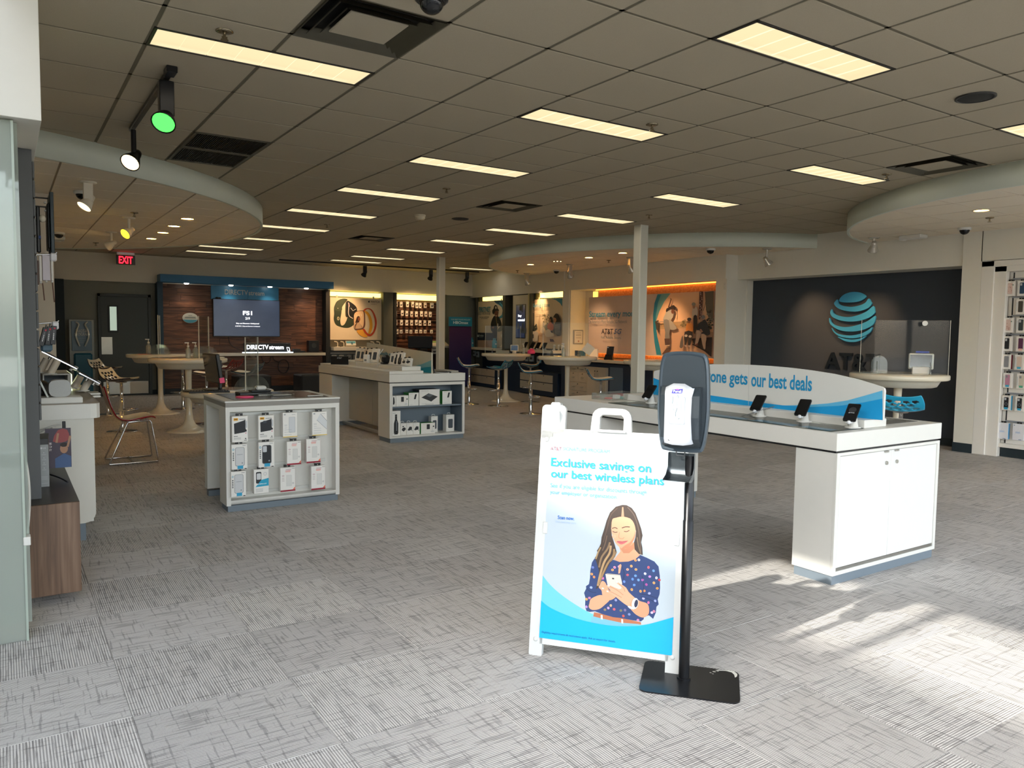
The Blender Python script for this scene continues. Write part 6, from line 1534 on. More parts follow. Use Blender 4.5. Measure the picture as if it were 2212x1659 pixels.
def A_shield(a, w, h):
    a.rect(0, 0, w, h*.065, '9c1f35'); a.shape([(w*.82, h*.07), (w*.98, h*.07), (w*.98, h*.17)], 'ee7048')
    a.rect(w*.36, h*.9, w*.72, h*.925, 'c9a0a4'); a.rect(w*.33, h*.84, w*.68, h*.87, 'e0908c'); a.rect(w*.34, h*.8, w*.66, h*.815, 'e86a4a'); a.rect(w*.76, h*.94, w*.96, h*.955, '6a6a6a')
    a.rect(w*.4, h*.22, w*.74, h*.68, 'c9c9c4'); a.rect(w*.42, h*.23, w*.72, h*.67, 'dcdcd8')
    a.disc(w*.18, h*.66, w*.09, w*.06, 'd8c8c8', 10); a.disc(w*.84, h*.33, w*.07, w*.07, 'd2d0ce', 12)
    for z in (.56, .5, .44): a.rect(w*.1, h*z, w*.26, h*(z+.02), 'c4bcb8')
def A_life(a, w, h):
    a.shape(rrect(w*.14, h*.42, w*.5, h*.9, w*.08, 4), '2a2e33'); a.shape(rrect(w*.19, h*.58, w*.47, h*.84, w*.06, 4), 'd5d8da')
    a.shape([(w*.1, h*.28), (w*1.0, h*.30), (w*1.0, h*.62), (w*.5, h*.56)], '22a4c8'); a.text('LIFEPROOF', w*.24, h*.37, h*.045, w*.62, 'e8f4f8', .02, 'L', .2)
    a.disc(w*.76, h*.8, w*.12, w*.12, 'c9ccce', 14); a.disc(w*.76, h*.8, w*.09, w*.09, 'ece9e4', 12)
    for z in (.18, .13, .08): a.rect(w*.12, h*z, w*.6, h*(z+.015), 'a8aaac')
F1 = 'cases on the front island'
for (x, z, w_, h_), f_, lab, side, dy in (
    ((1.582, .573, .125, .212), A_otter(False), 'white box with black case and yellow badge, top corner of front island', None, 0), ((1.792, .580, .128, .201), A_otter(True), 'second white box with black camera case and yellow badge', None, 0),
    ((1.990, .588, .122, .206), A_glass(False), 'white screen glass box with yellow base and upright phone outline', None, 0), ((2.245, .587, .130, .202), A_glass(True), 'white screen glass box with yellow base and slanted phone outline', None, 0),
    ((1.576, .351, .125, .205), A_speck('d2d3d4', False), 'white box with clear case and blue tag, middle row', None, 0), ((1.792, .351, .130, .209), A_speck('1d2024', True), 'white box with black case and blue tag, middle row', None, 0),
    ((2.022, .351, .121, .199), A_shield, 'red based screen protector box, middle row beside the black case', '9c1f35', 0), ((2.183, .357, .123, .206), A_shield, 'red based screen protector box, middle row at the outer end', '9c1f35', -.02),
    ((1.566, .129, .119, .206), A_speck('cfd1d3', False), 'white box with clear case and blue tag, bottom row corner', None, 0), ((1.748, .136, .120, .200), A_life, 'white box with wide blue band, bottom row', None, 0),
    ((1.968, .129, .126, .204), A_shield, 'red based screen protector box, bottom row beside the blue banded box', '9c1f35', 0), ((2.231, .117, .124, .206), A_shield, 'red based screen protector box, bottom row at the outer end', '9c1f35', 0)):
    casebox((x, 6.395+dy, z), w_, h_, .05, 'y', lab, F1, 'eeece7', f_, True, side)
# things on top of that island
t = thing('tray', 'small clear acrylic tray lying on the front island', 'tray', (2.02, 6.72, .909)); mk('tray', MB().bbox(-.10, -.07, 0, .10, .07, .03, .003), ACRYL, t); mk('insert', MB().bbox(-.08, -.05, .004, .08, .05, .01, .002), pm('insert_grey', 'b5b0a6', .4), t)
mk('coaster', MB().lathe([(0, 0), (.072, 0), (.075, .006), (.06, .01), (0, .008)], 24), PINK, None, (1.70, 6.68, .909), label='round pink disc lying on the front island', cat='coaster')
t = thing('card_reader', 'black payment terminal with white top on the front island', 'card reader', (1.86, 6.93, .909)); mk('base', MB().bbox(-.16, -.08, 0, .12, .08, .025, .006), BLACK, t); mk('body', MB().bbox(-.05, -.06, .025, .12, .06, .04, .006), DGREY, t); mk('reader', MB().bbox(.0, -.03, .04, .09, .05, .075, .012), WHITE, t)
mk('price_strip', MB().bbox(-.09, -.012, 0, .09, .012, .006, .002), WHITE, None, (1.94, 6.81, .909), label='thin white price strip beside the acrylic tray', cat='price strip')
mk('price_strip', MB().bbox(-.07, -.01, 0, .07, .01, .006, .002), WHITE, None, (2.28, 6.58, .909), label='thin white strip near the front edge of the front island', cat='price strip')
t = thing('keyboard', 'black keyboard on the near end of the low desk table', 'keyboard', (1.98, 9.33, .745), R(-12)); mk('body', MB().bbox(-.22, -.07, 0, .22, .07, .02, .005), BLACK, t)
kk = MB().bbox(-.006, -.006, 0, .006, .006, .006, .002).data('key', DGREY)
for r_ in range(4):
    for c_ in range(14): mk('key', kk, None, t, (-.2+c_*.0305, -.05+r_*.032, .018))
t = thing('monitor', 'black monitor turned sideways on the low desk table', 'monitor', (2.10, 9.66, .745), R(95))
mk('stand_base', MB().bbox(-.13, -.1, 0, .13, .1, .015, .006), BLACK, t); mk('stand_post', MB().bbox(-.03, -.09, .015, .03, -.055, .36, .006), BLACK, t)
TM = Matrix.Rotation(R(-8), 4, 'X'); mk('display', MB().bbox(-.26, -.05, .09, .26, -.005, .44, .008, 0, TM), BLACK, t); mk('screen', MB().box(-.245, -.004, .105, .245, -.003, .425, 0, TM), SCREENG, t)
mk('note', MB().box(-.28, -.0555, .10, -.262, -.0, .16, 0, TM), PINK, t)
mk('desk_mat', MB().lathe([(0, 0), (.20, 0), (.2, .006), (0, .006)], 28), BLACK, None, (1.93, 9.55, .745), label='round black mat on the low desk table', cat='mat')
# sneeze guards: upright clear panel with half round feet
def guard(loc, rz, w_, h_, lab, fr=.17):
    t = thing('sneeze_guard', lab, 'sneeze guard', loc, rz, 'clear table guards')
    mk('panel', MB().bbox(-w_/2, -.004, .0, w_/2, .004, h_, .0015), ACRYL, t)
    e = MB().bbox(-w_/2-.002, -.006, 0, -w_/2+.003, .006, h_, .001).bbox(w_/2-.003, -.006, 0, w_/2+.002, .006, h_, .001)
    mk('polished_edge', e, pm('acrylic_edge', 'd8d4c4', .2, var=0), t)
    hp = [(fr*math.cos(R(x)), fr*math.sin(R(x))) for x in range(0, 181, 12)]
    for x in (-w_*.3, w_*.3):
        mk('foot', MB().prism(hp, -.004, .004, 0, Matrix(((0, 0, 1, x), (1, 0, 0, 0), (0, 1, 0, 0), (0, 0, 0, 1)))), glass('acrylic_foot', 'f6f8f7', pale_haze=.05, gloss=.3), t)
guard((2.22, 14.25, 1.03), R(78), .55, .66, 'clear guard on the farthest west table before the dark door edge')
guard((2.42, 11.72, 1.055), R(60), .42, .60, 'clear guard on the tall west table behind the monitor')
guard((2.52, 9.55, .745), R(55), .42, .64, 'tall narrow clear guard on the low desk table')
guard((8.85, 13.75, 1.02), R(-25), .75, .58, 'wide clear guard on the tall table with the pink item', .1)
guard((8.42, 11.0, 1.058), R(-20), .85, .60, 'wide clear guard on the table with the diamond tilted card', .1)
guard((8.74, 4.96, 1.06), R(-58), .92, .62, 'wide clear guard on the table before the logo wall', .14)
mk('guard_button', MB().cyl((0, 0, 0), .028, -.006, .006, 16, 0, None, Matrix.Rotation(R(90), 4, 'Y') @ Matrix.Rotation(R(0), 4, 'X')), WHITE, None, (8.50, 4.60, 1.64), rz=R(30), label='round white disc stuck on the guard corner by the logo wall', cat='button')
# pump bottles
def pump(loc, lab, s=1.0):
    t = thing('pump_bottle', lab, 'bottle', loc, 0, 'pump bottles')
    mk('bottle', MB().lathe([(.0, 0), (.032*s, 0), (.034*s, .01), (.034*s, .12*s), (.014*s, .15*s), (.014*s, .16*s)], 16), glass('gel_bottle', 'e6ece8', pale_haze=.35, gloss=.4), t)
    mk('pump', MB().lathe([(.016*s, .158*s), (.016*s, .18*s), (.006*s, .182*s), (.006*s, .215*s)], 12).bbox(-.045*s, -.008*s, .21*s, .012*s, .008*s, .225*s, .002), WHITE, t)
pump((2.06, 14.3, 1.03), 'pump bottle on the farthest west table', 1.15)
pump((2.20, 11.7, 1.055), 'nearer of two pump bottles on the tall west table')
pump((2.33, 11.85, 1.055), 'farther of two pump bottles on the tall west table')
pump((9.22, 13.5, 1.02), 'pump bottle beside the pink plastic item', .95)
pump((8.3, 10.9, 1.058), 'pump bottle beside the diamond tilted card', 1.05)
mk('card', MB().bbox(-.1, -.06, 0, .1, .06, .004, .001), pm('card_coral', 'e8604a', .5), None, (1.98, 14.2, 1.03), label='flat coral card on the farthest west table', cat='card')
t = thing('paper_stack', 'white papers leaning on the tall west table', 'papers', (2.50, 11.66, 1.055)); mk('sheet', MB().bbox(-.07, -.004, 0, .07, .004, .075, .001, 0, Matrix.Rotation(R(35), 4, 'X')), WHITE, t); mk('pad', MB().bbox(-.02, .0, 0, .19, .12, .012, .002), pm('paper_cream', 'ece3cc', .7), t)
t = thing('piggy_item', 'bright pink moulded plastic item on the tall east table', 'accessory', (9.36, 13.42, 1.02)); mk('body', MB().sphere((0, 0, .035), .085, 18, 0, .75, -30, 90), PINK, t); mk('fin', MB().bbox(-.01, -.08, .06, .01, .05, .11, .005), PINK, t)
t = thing('tablet', 'small tablet in a white stand on the tall east table', 'tablet', (9.06, 13.62, 1.02), R(-35)); mk('frame', MB().bbox(-.085, -.01, .05, .085, .01, .19, .008, 0, Matrix.Rotation(R(-12), 4, 'X')), WHITE, t); mk('screen', MB().box(-.07, -.0115, .065, .07, -.0105, .175, 0, Matrix.Rotation(R(-12), 4, 'X')), pm('tablet_screen', '2a3d50', .15, emit=.1, emit_col='5a7a98'), t); mk('stand', MB().bbox(-.04, -.02, 0, .04, .05, .06, .006), WHITE, t)
t = thing('stationery_box', 'low clear box of forms on the tall east table', 'box', (8.75, 13.6, 1.02), R(-30)); mk('box', MB().bbox(-.14, -.06, 0, .14, .06, .07, .004), glass('box_clear', 'f2efe4', pale_haze=.3), t)
t = thing('card_stand', 'white card tilted like a diamond on the tall east table', 'card', (8.74, 10.75, 1.058), R(-35)); mk('card', MB().bbox(-.085, -.004, -.085, .085, .004, .085, .001, 0, Matrix.Translation((0, 0, .135)) @ Matrix.Rotation(R(-12), 4, 'X') @ Matrix.Rotation(R(38), 4, 'Y')), pm('card_white', 'dedacf', .5), t); mk('easel', MB().bbox(-.03, -.03, 0, .03, .05, .03, .003).tube([(0, .04, .02), (0, .02, .13)], .006, 6), ACRYL, t)
t = thing('tablet', 'white framed point of sale tablet on the logo wall table', 'tablet', (8.86, 4.82, 1.06), R(-62)); mk('frame', MB().bbox(-.13, -.012, .055, .13, .012, .24, .01, 0, Matrix.Rotation(R(-6), 4, 'X')), WHITE, t); mk('screen', MB().box(-.112, -.0135, .072, .112, -.0125, .222, 0, Matrix.Rotation(R(-6), 4, 'X')), pm('tablet_dark', '20262c', .12), t); mk('stand', MB().bbox(-.09, -.05, 0, .09, .07, .085, .01), WHITE, t); mk('top_lid', MB().bbox(-.06, .01, .245, .08, .03, .265, .005), pm('cap_blue', '2f50b8', .4), t)
t = thing('card_holder', 'clear rounded leaflet holder on the logo wall table', 'holder', (8.78, 5.28, 1.06), R(-58)); mk('back', MB().prism([(-.09, 0)]+[(.09*-math.cos(R(x)), .10+.10*math.sin(R(x))) for x in range(0, 181, 15)]+[(.09, 0)], -.003, .003, 0, Matrix(((1, 0, 0, 0), (0, 0, -1, 0), (0, 1, 0, 0), (0, 0, 0, 1)))), glass('acrylic_foot'), t); mk('rib', MB().bbox(-.004, -.06, 0, .004, 0, .2, .002), ACRYL, t)

# ================================================================== phone island items
def demo_phone(loc, rz, lab, scr=None, stand=WHITE, ph_w=.076, ph_h=.155, cable=False, group='demo phones', tilt=38):
    t = thing('demo_phone', lab, 'phone', loc, rz, group)
    top = Vector((0, -.028, .088))
    mk('stand', MB().lathe([(.048, 0), (.048, .004), (.034, .007)], 20).tube([(0, 0, .004), top], [.032, .024], 16), stand, t)
    TP = Matrix.Translation(top+Vector((0, 0, .004))) @ Matrix.Rotation(R(90-tilt), 4, 'X').inverted() @ Matrix.Rotation(R(0), 4, 'Z')
    TP = Matrix.Translation(top+Vector((0, -.002, .004))) @ Matrix.Rotation(R(tilt), 4, 'X')
    mk('phone', MB().prism(rrect(-ph_w/2, -ph_h/2, ph_w/2, ph_h/2, .009, 4), 0, .009, 0, TP), BLACK, t)
    mk('screen', MB().prism(rrect(-ph_w/2+.003, -ph_h/2+.004, ph_w/2-.003, ph_h/2-.004, .007, 4), .0091, .0095, 0, TP), scr or SCREENG, t)
    mk('alarm_plug', MB().sphere((.0, -ph_h/2-.006, .0), .013, 10, 0, 1, -90, 90, TP).bbox(-.02, -ph_h/2-.01, -.008, .02, -ph_h/2+.012, .0, .004, 0, TP), pm('plug_white', 'dcdfe2', .3), t)
    if scr:
        a = Art(TP @ Vector((0, 0, .0096)), TP.to_3x3() @ Vector((1, 0, 0)), TP.to_3x3() @ Vector((0, 1, 0)), step=.0001, lift=.0001)
        a.disc(0, .02, .022, .026, '2a2c30', 14); a.text('galaxy', -.018, -.012, .011, .036, 'd6dade', .01); a.put('screen_image', t)
    if cable: mk('cable', MB().tube([(.13*math.cos(R(x))*.9, -.04+.07*math.sin(R(x)), .035+.045*math.cos(R(x*1.0))) for x in range(0, 360, 18)], .0018, 5, closed=True), pm('cable_grey', '6c7074', .4), t)
    return t
DSCR = pm('demo_screen', '15171b', .1, var=0)
demo_phone((4.40, 2.80, .926), R(-72), 'demo phone nearest the front corner of the phone island', DSCR)
demo_phone((4.40, 3.15, .926), R(-72), 'middle demo phone on the phone island, facing the aisle')
demo_phone((4.40, 3.51, .926), R(-72), 'demo phone with a looped cable, under the word deals', cable=True)
demo_phone((4.40, 4.59, .926), R(-72), 'demo phone at the far end of the phone island beside the dispenser')
t = thing('easel_tablet', 'black folded tablet stand on the east side of the phone island', 'tablet stand', (4.90, 2.95, .923), R(20)); mk('back_leaf', MB().bbox(-.07, -.006, 0, .07, .006, .23, .004, 0, Matrix.Rotation(R(-18), 4, 'X')), BLACK, t); mk('foot_leaf', MB().bbox(-.09, -.02, 0, .11, .10, .012, .004), BLACK, t); mk('clear_base', MB().bbox(.06, -.06, 0, .14, .02, .02, .003), ACRYL, t)
t = thing('acrylic_box', 'clear lidless box of small items at the far corner of the phone island', 'box', (4.45, 5.06, .921), R(8))
bx = MB()
for q in ((-.2, -.12, .2, -.115), (-.2, .115, .2, .12), (-.2, -.115, -.195, .115), (.195, -.115, .2, .115)): bx.box(q[0], q[1], 0, q[2], q[3], .055)
mk('wall', bx, glass('tray_clear', 'f8fafa', pale_haze=.03, gloss=.3), t)
mk('wallet_item', MB().bbox(-.05, -.06, .0, .06, .05, .03, .01), pm('item_red', 'a52c3c', .4), None, (4.62, 5.16, .921), label='dark red box behind the clear acrylic box', cat='accessory')
mk('wallet_item', MB().lathe([(0, 0), (.04, 0), (.03, .012), (0, .014)], 12), pm('item_coral', 'd8807a', .5), None, (4.38, 5.10, .922), label='coral item lying inside the clear acrylic box', cat='accessory')
mk('wallet_item', MB().bbox(-.03, -.02, 0, .03, .02, .035, .004), pm('item_white', 'e8e6e2', .5), None, (4.44, 5.06, .922), label='small white item standing inside the clear acrylic box', cat='accessory')
mk('wallet_item', MB().bbox(-.06, -.05, 0, .06, .05, .02, .006), pm('item_teal', '4aa09a', .5), None, (4.52, 5.02, .922), label='teal item lying inside the clear acrylic box', cat='accessory')

# ================================================================== accessory island items
def A_chg(kind):
    def f(a, w, h):
        if kind == 'stand': a.shape([(w*.3, h*.2), (w*.62, h*.2), (w*.75, h*.4), (w*.62, h*.85), (w*.35, h*.9)], '1f2327')
        if kind == 'trio':
            a.shape(rrect(w*.40, h*.42, w*.62, h*.88, w*.02, 3), '22272c', ) ; a.line([(w*.80, h*.2), (w*.80, h*.6)], w*.02, 'c0c4c6'); a.disc(w*.8, h*.2, w*.13, h*.06, 'd4d7d8'); a.disc(w*.88, h*.66, w*.06, h*.06, '24282c')
        if kind == 'phone': a.shape([(w*.5, h*.5), (w*.68, h*.5), (w*.8, h*.88), (w*.62, h*.88)], '1f2428'); a.line([(w*.62, h*.2), (w*.6, h*.5)], w*.02, 'd0d2d2')
        if kind == 'pad': a.shape([(w*.1, h*.5), (w*.45, h*.75), (w*.9, h*.52), (w*.58, h*.22)], '2a2e32'); a.shape([(w*.3, h*.62), (w*.5, h*.72), (w*.66, h*.6), (w*.5, h*.5)], '5f666b'); a.rect(w*.3, h*.05, w*.7, h*.075, 'b0b0ae')
        if kind == 'plug': a.shape([(w*.15, h*.45), (w*.5, h*.3), (w*.9, h*.5), (w*.7, h*.66), (w*.35, h*.62)], '26292d'); a.rect(w*.3, h*.68, w*.55, h*.78, '2e3236')
        if kind == 'brick': a.shape([(w*.12, h*.42), (w*.3, h*.35), (w*.8, h*.42), (w*.8, h*.66), (w*.45, h*.7)], '26292d'); a.line([(w*.7, h*.4), (w*.9, h*.3)], w*.06, '2e3236')
        if kind == 'bank': a.shape(rrect(w*.25, h*.2, w*.8, h*.74, w*.1, 4), '2c3138'); a.shape(rrect(w*.29, h*.23, w*.76, h*.71, w*.08, 4), '47505a')
        if kind == 'flask': a.shape([(w*.30, h*.06), (w*.66, h*.06), (w*.74, h*.12), (w*.74, h*.5), (w*.6, h*.66), (w*.6, h*.86), (w*.36, h*.86), (w*.36, h*.66), (w*.24, h*.5), (w*.24, h*.12)], '16191d'); a.shape([(w*.50, h*.2), (w*.57, h*.2), (w*.57, h*.6), (w*.50, h*.6)], '8d959b'); a.rect(w*.36, h*.78, w*.6, h*.8, '5a6066')
        a.rect(w*.1, h*.9, w*.45, h*.915, 'a9aaa8'); a.rect(w*.1, h*.1, w*.35, h*.112, 'b4b5b2')
    return f
def retail(x, z, w_, h_, d, kind, lab, side=None, y=9.34, tab=False, lid=None):
    t = thing('retail_box', lab, 'box', (x, y+d/2, z), 0, 'boxes in the accessory island')
    mk('box', MB().bbox(-w_/2, -d/2, 0, w_/2, d/2, h_, .002), pm('box_white', 'efeee9', .4, var=.01), t)
    if side: mk('side_band', MB().box(-w_/2-.001, -d/2+.004, .003, -w_/2+.001, d/2, h_-.002).box(-w_/2+.002, -d/2+.004, h_-.001, w_/2-.002, d/2, h_+.001), ink(side), t)
    if tab: mk('hang_tab', MB().tube([(-.022, 0, h_-.002), (-.022, 0, h_+.015), (-.012, 0, h_+.022), (.012, 0, h_+.022), (.022, 0, h_+.015), (.022, 0, h_-.002)], .004, 6), pm('tab_white', 'dfe2e2', .4), t)
    a = Art((-w_/2, -d/2, 0), (1, 0, 0), (0, 0, 1), step=.0003, lift=.0004); A_chg(kind)(a, w_, h_); a.put('label_print', t)
zs, zb = .4765, .0845
retail(4.303, zs, .060, .144, .10, 'stand', 'narrow charger stand box at the shelf edge'); retail(4.428, zs, .180, .145, .12, 'trio', 'three in one charger box with white front', None); retail(4.598, zs, .147, .177, .16, 'phone', 'tall charger box with green side, upper shelf middle', '2f8a3a')
retail(4.835, zs, .312, .215, .2, 'pad', 'large white box showing a charging pad, biggest on the shelf', '1a1f2a'); retail(5.118, zs, .146, .182, .16, 'phone', 'white box with green side at the shelf end', '2f8a3a', 9.36)
retail(4.339, zb, .126, .335, .1, 'flask', 'tall narrow box showing a black flask'); retail(4.458, zb, .088, .160, .1, 'plug', 'small plug charger box beside the flask', None, 9.36, True); retail(4.552, zb, .094, .160, .1, 'brick', 'small car charger box, middle of three on the bottom', None, 9.36, True); retail(4.650, zb, .096, .158, .1, 'brick', 'small car charger box, last of three on the bottom', None, 9.36, True)
retail(4.815, zb, .215, .148, .12, 'trio', 'wide charger box with green end on the bottom', '2f8a3a'); retail(4.975, zb, .104, .220, .08, 'bank', 'upright battery box behind the green ended one', None, 9.46, True); retail(5.203, zb, .130, .235, .1, 'bank', 'upright battery box alone at the bottom corner', None, 9.42, True)
# boxes leaning on the riser
def leaner(y, x, w_, h_, lab, col, kind, z=1.005, side=None):
    t = thing('retail_box', lab, 'box', (x, y, z), R(-62), 'boxes standing on the accessory island')
    TT = Matrix.Rotation(R(-14), 4, 'X')
    mk('box', MB().bbox(-w_/2, -.02, 0, w_/2, .02, h_, .002, 0, TT), pm('box_'+col, col, .45, var=.01), t)
    mk('hang_tab', MB().bbox(-.02, -.003, h_-.002, .02, .003, h_+.02, .002, 0, TT), BLACK, t)
    a = Art(TT @ Vector((-w_/2, -.02, 0)), (1, 0, 0), TT.to_3x3() @ Vector((0, 0, 1)), step=.0003, lift=.0004); A_chg(kind)(a, w_, h_); a.put('label_print', t)
    if side: mk('side_label', MB().box(w_/2-.001, -.018, .003, w_/2+.001, .018, h_-.003, 0, TT), ink(side), t)
    return t
for y, w_, h_, col, kind, side, lab in ((11.25, .11, .20, 'ebe4d6', 'bank', '7a1f24', 'cream box with dark red side in the far cluster'), (11.08, .10, .20, 'e6dccb', 'bank', None, 'cream case box behind the red sided one'), (10.94, .10, .19, 'd9c8b4', 'stand', '6a2a24', 'tan box in the middle of the far cluster'), (10.80, .10, .20, 'e8e2d4', 'bank', None, 'pale box with two black pictures in the far cluster'), (10.62, .12, .21, 'f0ece2', 'bank', None, 'bright white box nearest in the far cluster')):
    leaner(y, 4.58, w_, h_, lab, col, kind, 1.005, side)
for y, w_, h_, kind, lab in ((9.98, .10, .16, 'bank', 'white battery pack box in the near cluster, rearmost'), (9.86, .10, .17, 'flask', 'white box with long black item in the near cluster'), (9.74, .11, .18, 'flask', 'white box with slanted black item in the near cluster'), (9.60, .10, .10, 'plug', 'small white box with round black item'), (9.48, .10, .11, 'plug', 'small white box at the very end of the riser')):
    leaner(y, 4.58, w_, h_, lab, 'ebe8e0', kind)
t = thing('small_speaker', 'rounded black speaker among the boxes on the accessory island', 'speaker', (4.55, 10.14, 1.005)); mk('body', MB().bbox(-.05, -.06, .01, .05, .06, .13, .03), BLACK, t); mk('foot', MB().bbox(-.07, -.05, 0, .02, .05, .03, .012), BLACK, t)
t = thing('gadget_box', 'slim white box standing before the far cluster', 'box', (4.50, 10.72, 1.005), R(-60)); mk('box', MB().bbox(-.04, -.03, 0, .04, .03, .12, .003), pm('box_white', 'efeee9', .4, var=.01), t); mk('seal', MB().box(-.02, -.031, .02, .02, -.0302, .05), ink('8d9090'), t)
t = thing('lamp_arm', 'thin white arm lamp between the two box clusters', 'lamp', (4.56, 10.33, 1.005)); mk('arm', MB().tube([(0, 0, .01), (-.03, .02, .12), (.02, -.02, .21)], .007, 8), WHITE, t); mk('base', MB().cyl((0, 0, 0), .06, 0, .01, 20), WHITE, t)
t = thing('price_sign', 'black small sign with white lettering at the far end of the accessory island', 'sign', (4.32, 11.35, .95), R(-40)); mk('panel', MB().bbox(-.14, -.006, 0, .14, .006, .13, .004), BLACK, t); a = Art((0, -.0065, .09), (1, 0, 0), (0, 0, 1)); a.text('AT&T', 0, 0, .022, .08, 'd0d4d8', .01, 'C'); a.put('lettering', t)
t = thing('laptop', 'open dark laptop behind the accessory sign board', 'laptop', (5.12, 9.52, .911), R(65)); mk('base', MB().bbox(-.18, -.12, 0, .18, .12, .018, .006), BLACK, t); mk('lid', MB().bbox(-.18, .10, .012, .18, .112, .25, .004, 0, Matrix.Translation((0, .1, 0)) @ Matrix.Rotation(R(-18), 4, 'X') @ Matrix.Translation((0, -.1, 0))), NAVY, t)
mk('cable', MB().tube(catmull([(4.95, 9.40, .92), (5.0, 9.33, .915), (5.10, 9.31, .913), (5.17, 9.36, .93)], 5, False), .004, 6), WHITE, w=1, label='white charging cable curling at the laptop corner', cat='cable')
mk('keyboard_tray', MB().bbox(5.15, 9.42, .911, 5.33, 9.85, .935, .004), pm('tray_grey', 'a8a69e', .4), w=1, label='grey tray behind the laptop at the island edge', cat='tray')

# ================================================================== watch bay and accessory packs
for k, x in enumerate((6.86, 7.02, 7.82, 7.98)):
    t = thing('watch_stand', f'cream curved watch stand, {ORD[k]} along the watch shelf', 'stand', (x, 18.28, 1.055), 0, 'watch stands'); mk('stem', MB().tube([(.05, 0, 0), (.05, 0, .09), (.03, 0, .12), (-.04, 0, .13)], .014, 8), CREAM, t); mk('foot', MB().bbox(-.0, -.04, 0, .09, .04, .008, .003), CREAM, t)
t = thing('leaflet_holder', 'blue and cream leaflet wedge on the watch shelf', 'leaflet holder', (7.24, 18.25, 1.055)); mk('wedge', MB().prism([(-.13, 0), (.13, 0), (.13, .02), (-.13, .02)], -.06, .06, 0).bbox(-.13, -.05, .02, .13, -.03, .14, .003, 0, Matrix.Rotation(R(-25), 4, 'X')), CREAM, t); a = Art(Matrix.Rotation(R(-25), 4, 'X') @ Vector((0, -.0505, .02)), (1, 0, 0), Matrix.Rotation(R(-25), 4, 'X').to_3x3() @ Vector((0, 0, 1))); a.rect(-.12, .05, .12, .11, '4f9fb4'); a.rect(-.12, .01, .12, .04, 'cfd8d4'); a.rect(.0, .02, .05, .09, '3a6a7a'); a.put('print', t)
def minipack(loc, w_, h_, lab, grp, col='e9e2d6', blob=True, bulge=0):
    t = thing('accessory_pack', lab, 'accessory', loc, 0, grp)
    mk('card', MB().bbox(-w_/2, -.012, 0, w_/2, .012, h_, .002), pm('pack_'+col, col, .5, var=.02), t)
    a = Art((-w_/2, -.0122, 0), (1, 0, 0), (0, 0, 1), step=.0005)
    if blob: a.shape([(w_*.2, h_*.35), (w_*.5, h_*.25), (w_*.85, h_*.4), (w_*.8, h_*.6), (w_*.6, h_*.5), (w_*.3, h_*.55)], '3a332e', 2)
    a.rect(w_*.15, h_*.1, w_*.7, h_*.16, 'b0a698'); a.rect(w_*.2, h_*.82, w_*.8, h_*.86, 'a8a095'); a.put('label_print', t)
    mk('hook', MB().tube([(0, .10, h_+.01), (0, -.02, h_+.01), (0, -.026, h_+.018)], .004, 5), STEEL, t)
PK = [[(8.55, 2.09), (8.69, 2.08), (8.87, 2.09), (9.02, 2.09), (9.14, 2.07), (9.24, 2.07), (9.39, 2.08), (9.59, 2.08)], [(8.53, 1.84), (8.72, 1.86), (8.85, 1.85), (8.99, 1.84), (9.13, 1.84), (9.28, 1.85), (9.41, 1.85), (9.54, 1.84)],
      [(8.54, 1.61), (8.70, 1.61), (8.85, 1.61), (8.99, 1.61), (9.13, 1.62), (9.24, 1.61), (9.38, 1.61), (9.52, 1.61)], [(8.56, 1.38), (8.69, 1.40), (8.85, 1.41), (8.97, 1.40), (9.13, 1.41), (9.26, 1.41), (9.39, 1.41), (9.58, 1.41)]]
for r_, row in enumerate(PK):
    for c_, (x, z) in enumerate(row):
        minipack((x, 18.42, z), .075 if (r_, c_) not in ((0, 7), (3, 0)) else .1, (.14, .14, .14, .09)[r_] if (r_, c_) != (3, 0) else .13, f'small white hanging pack, {ORD[c_]} from the west on the {("top", "second", "third", "bottom")[r_]} row', 'packs on the wood backed bay', 'efe8dc' if c_ % 3 else 'e2d8ca')
for k, (x, dk) in enumerate(((6.86, 0), (7.05, 0), (7.25, 1), (7.42, 1))):
    minipack((x, 18.40, .70), .12, .15, f'grey hanging pack under the watch shelf, {ORD[k]} from the dark post', 'packs under the watch shelf', ('d8d2c4', '8d8c86')[dk])
t = thing('display_console', 'slanted cream demo console with green strip in the accessory bay', 'console', (9.60, 18.12, 1.09)); mk('deck', MB().prism([(-.42, -.14), (.30, -.14), (.30, .20), (-.50, .20)], 0, .05, 0, Matrix.Rotation(R(22), 4, 'X')), CREAM, t); mk('green_strip', MB().box(-.40, .08, .051, .28, .17, .054, 0, Matrix.Rotation(R(22), 4, 'X')), pm('strip_green', '7aa84a', .5), t)
for x in (.0, .12): mk('dial', MB().cyl((x, -.02, .05), .04, 0, .012, 14, 0, None, Matrix.Rotation(R(22), 4, 'X')), BLACK, t)
mk('bracket', MB().bbox(-.45, .1, -.08, .3, .4, .0, .004), DGREY, t)
t = thing('monitor', 'dark monitor back seen before the accessory bay', 'monitor', (8.90, 17.6, .98)); mk('display', MB().bbox(-.40, -.03, .05, .28, .03, .36, .02), pm('monitor_navy', '12202e', .4), t); mk('stand', MB().bbox(-.1, -.1, -.98, .1, .1, .05, .01), BLACK, t)
minipack((9.66, 18.40, .86), .16, .15, 'white boxed item hanging under the demo console', 'packs under the demo console')

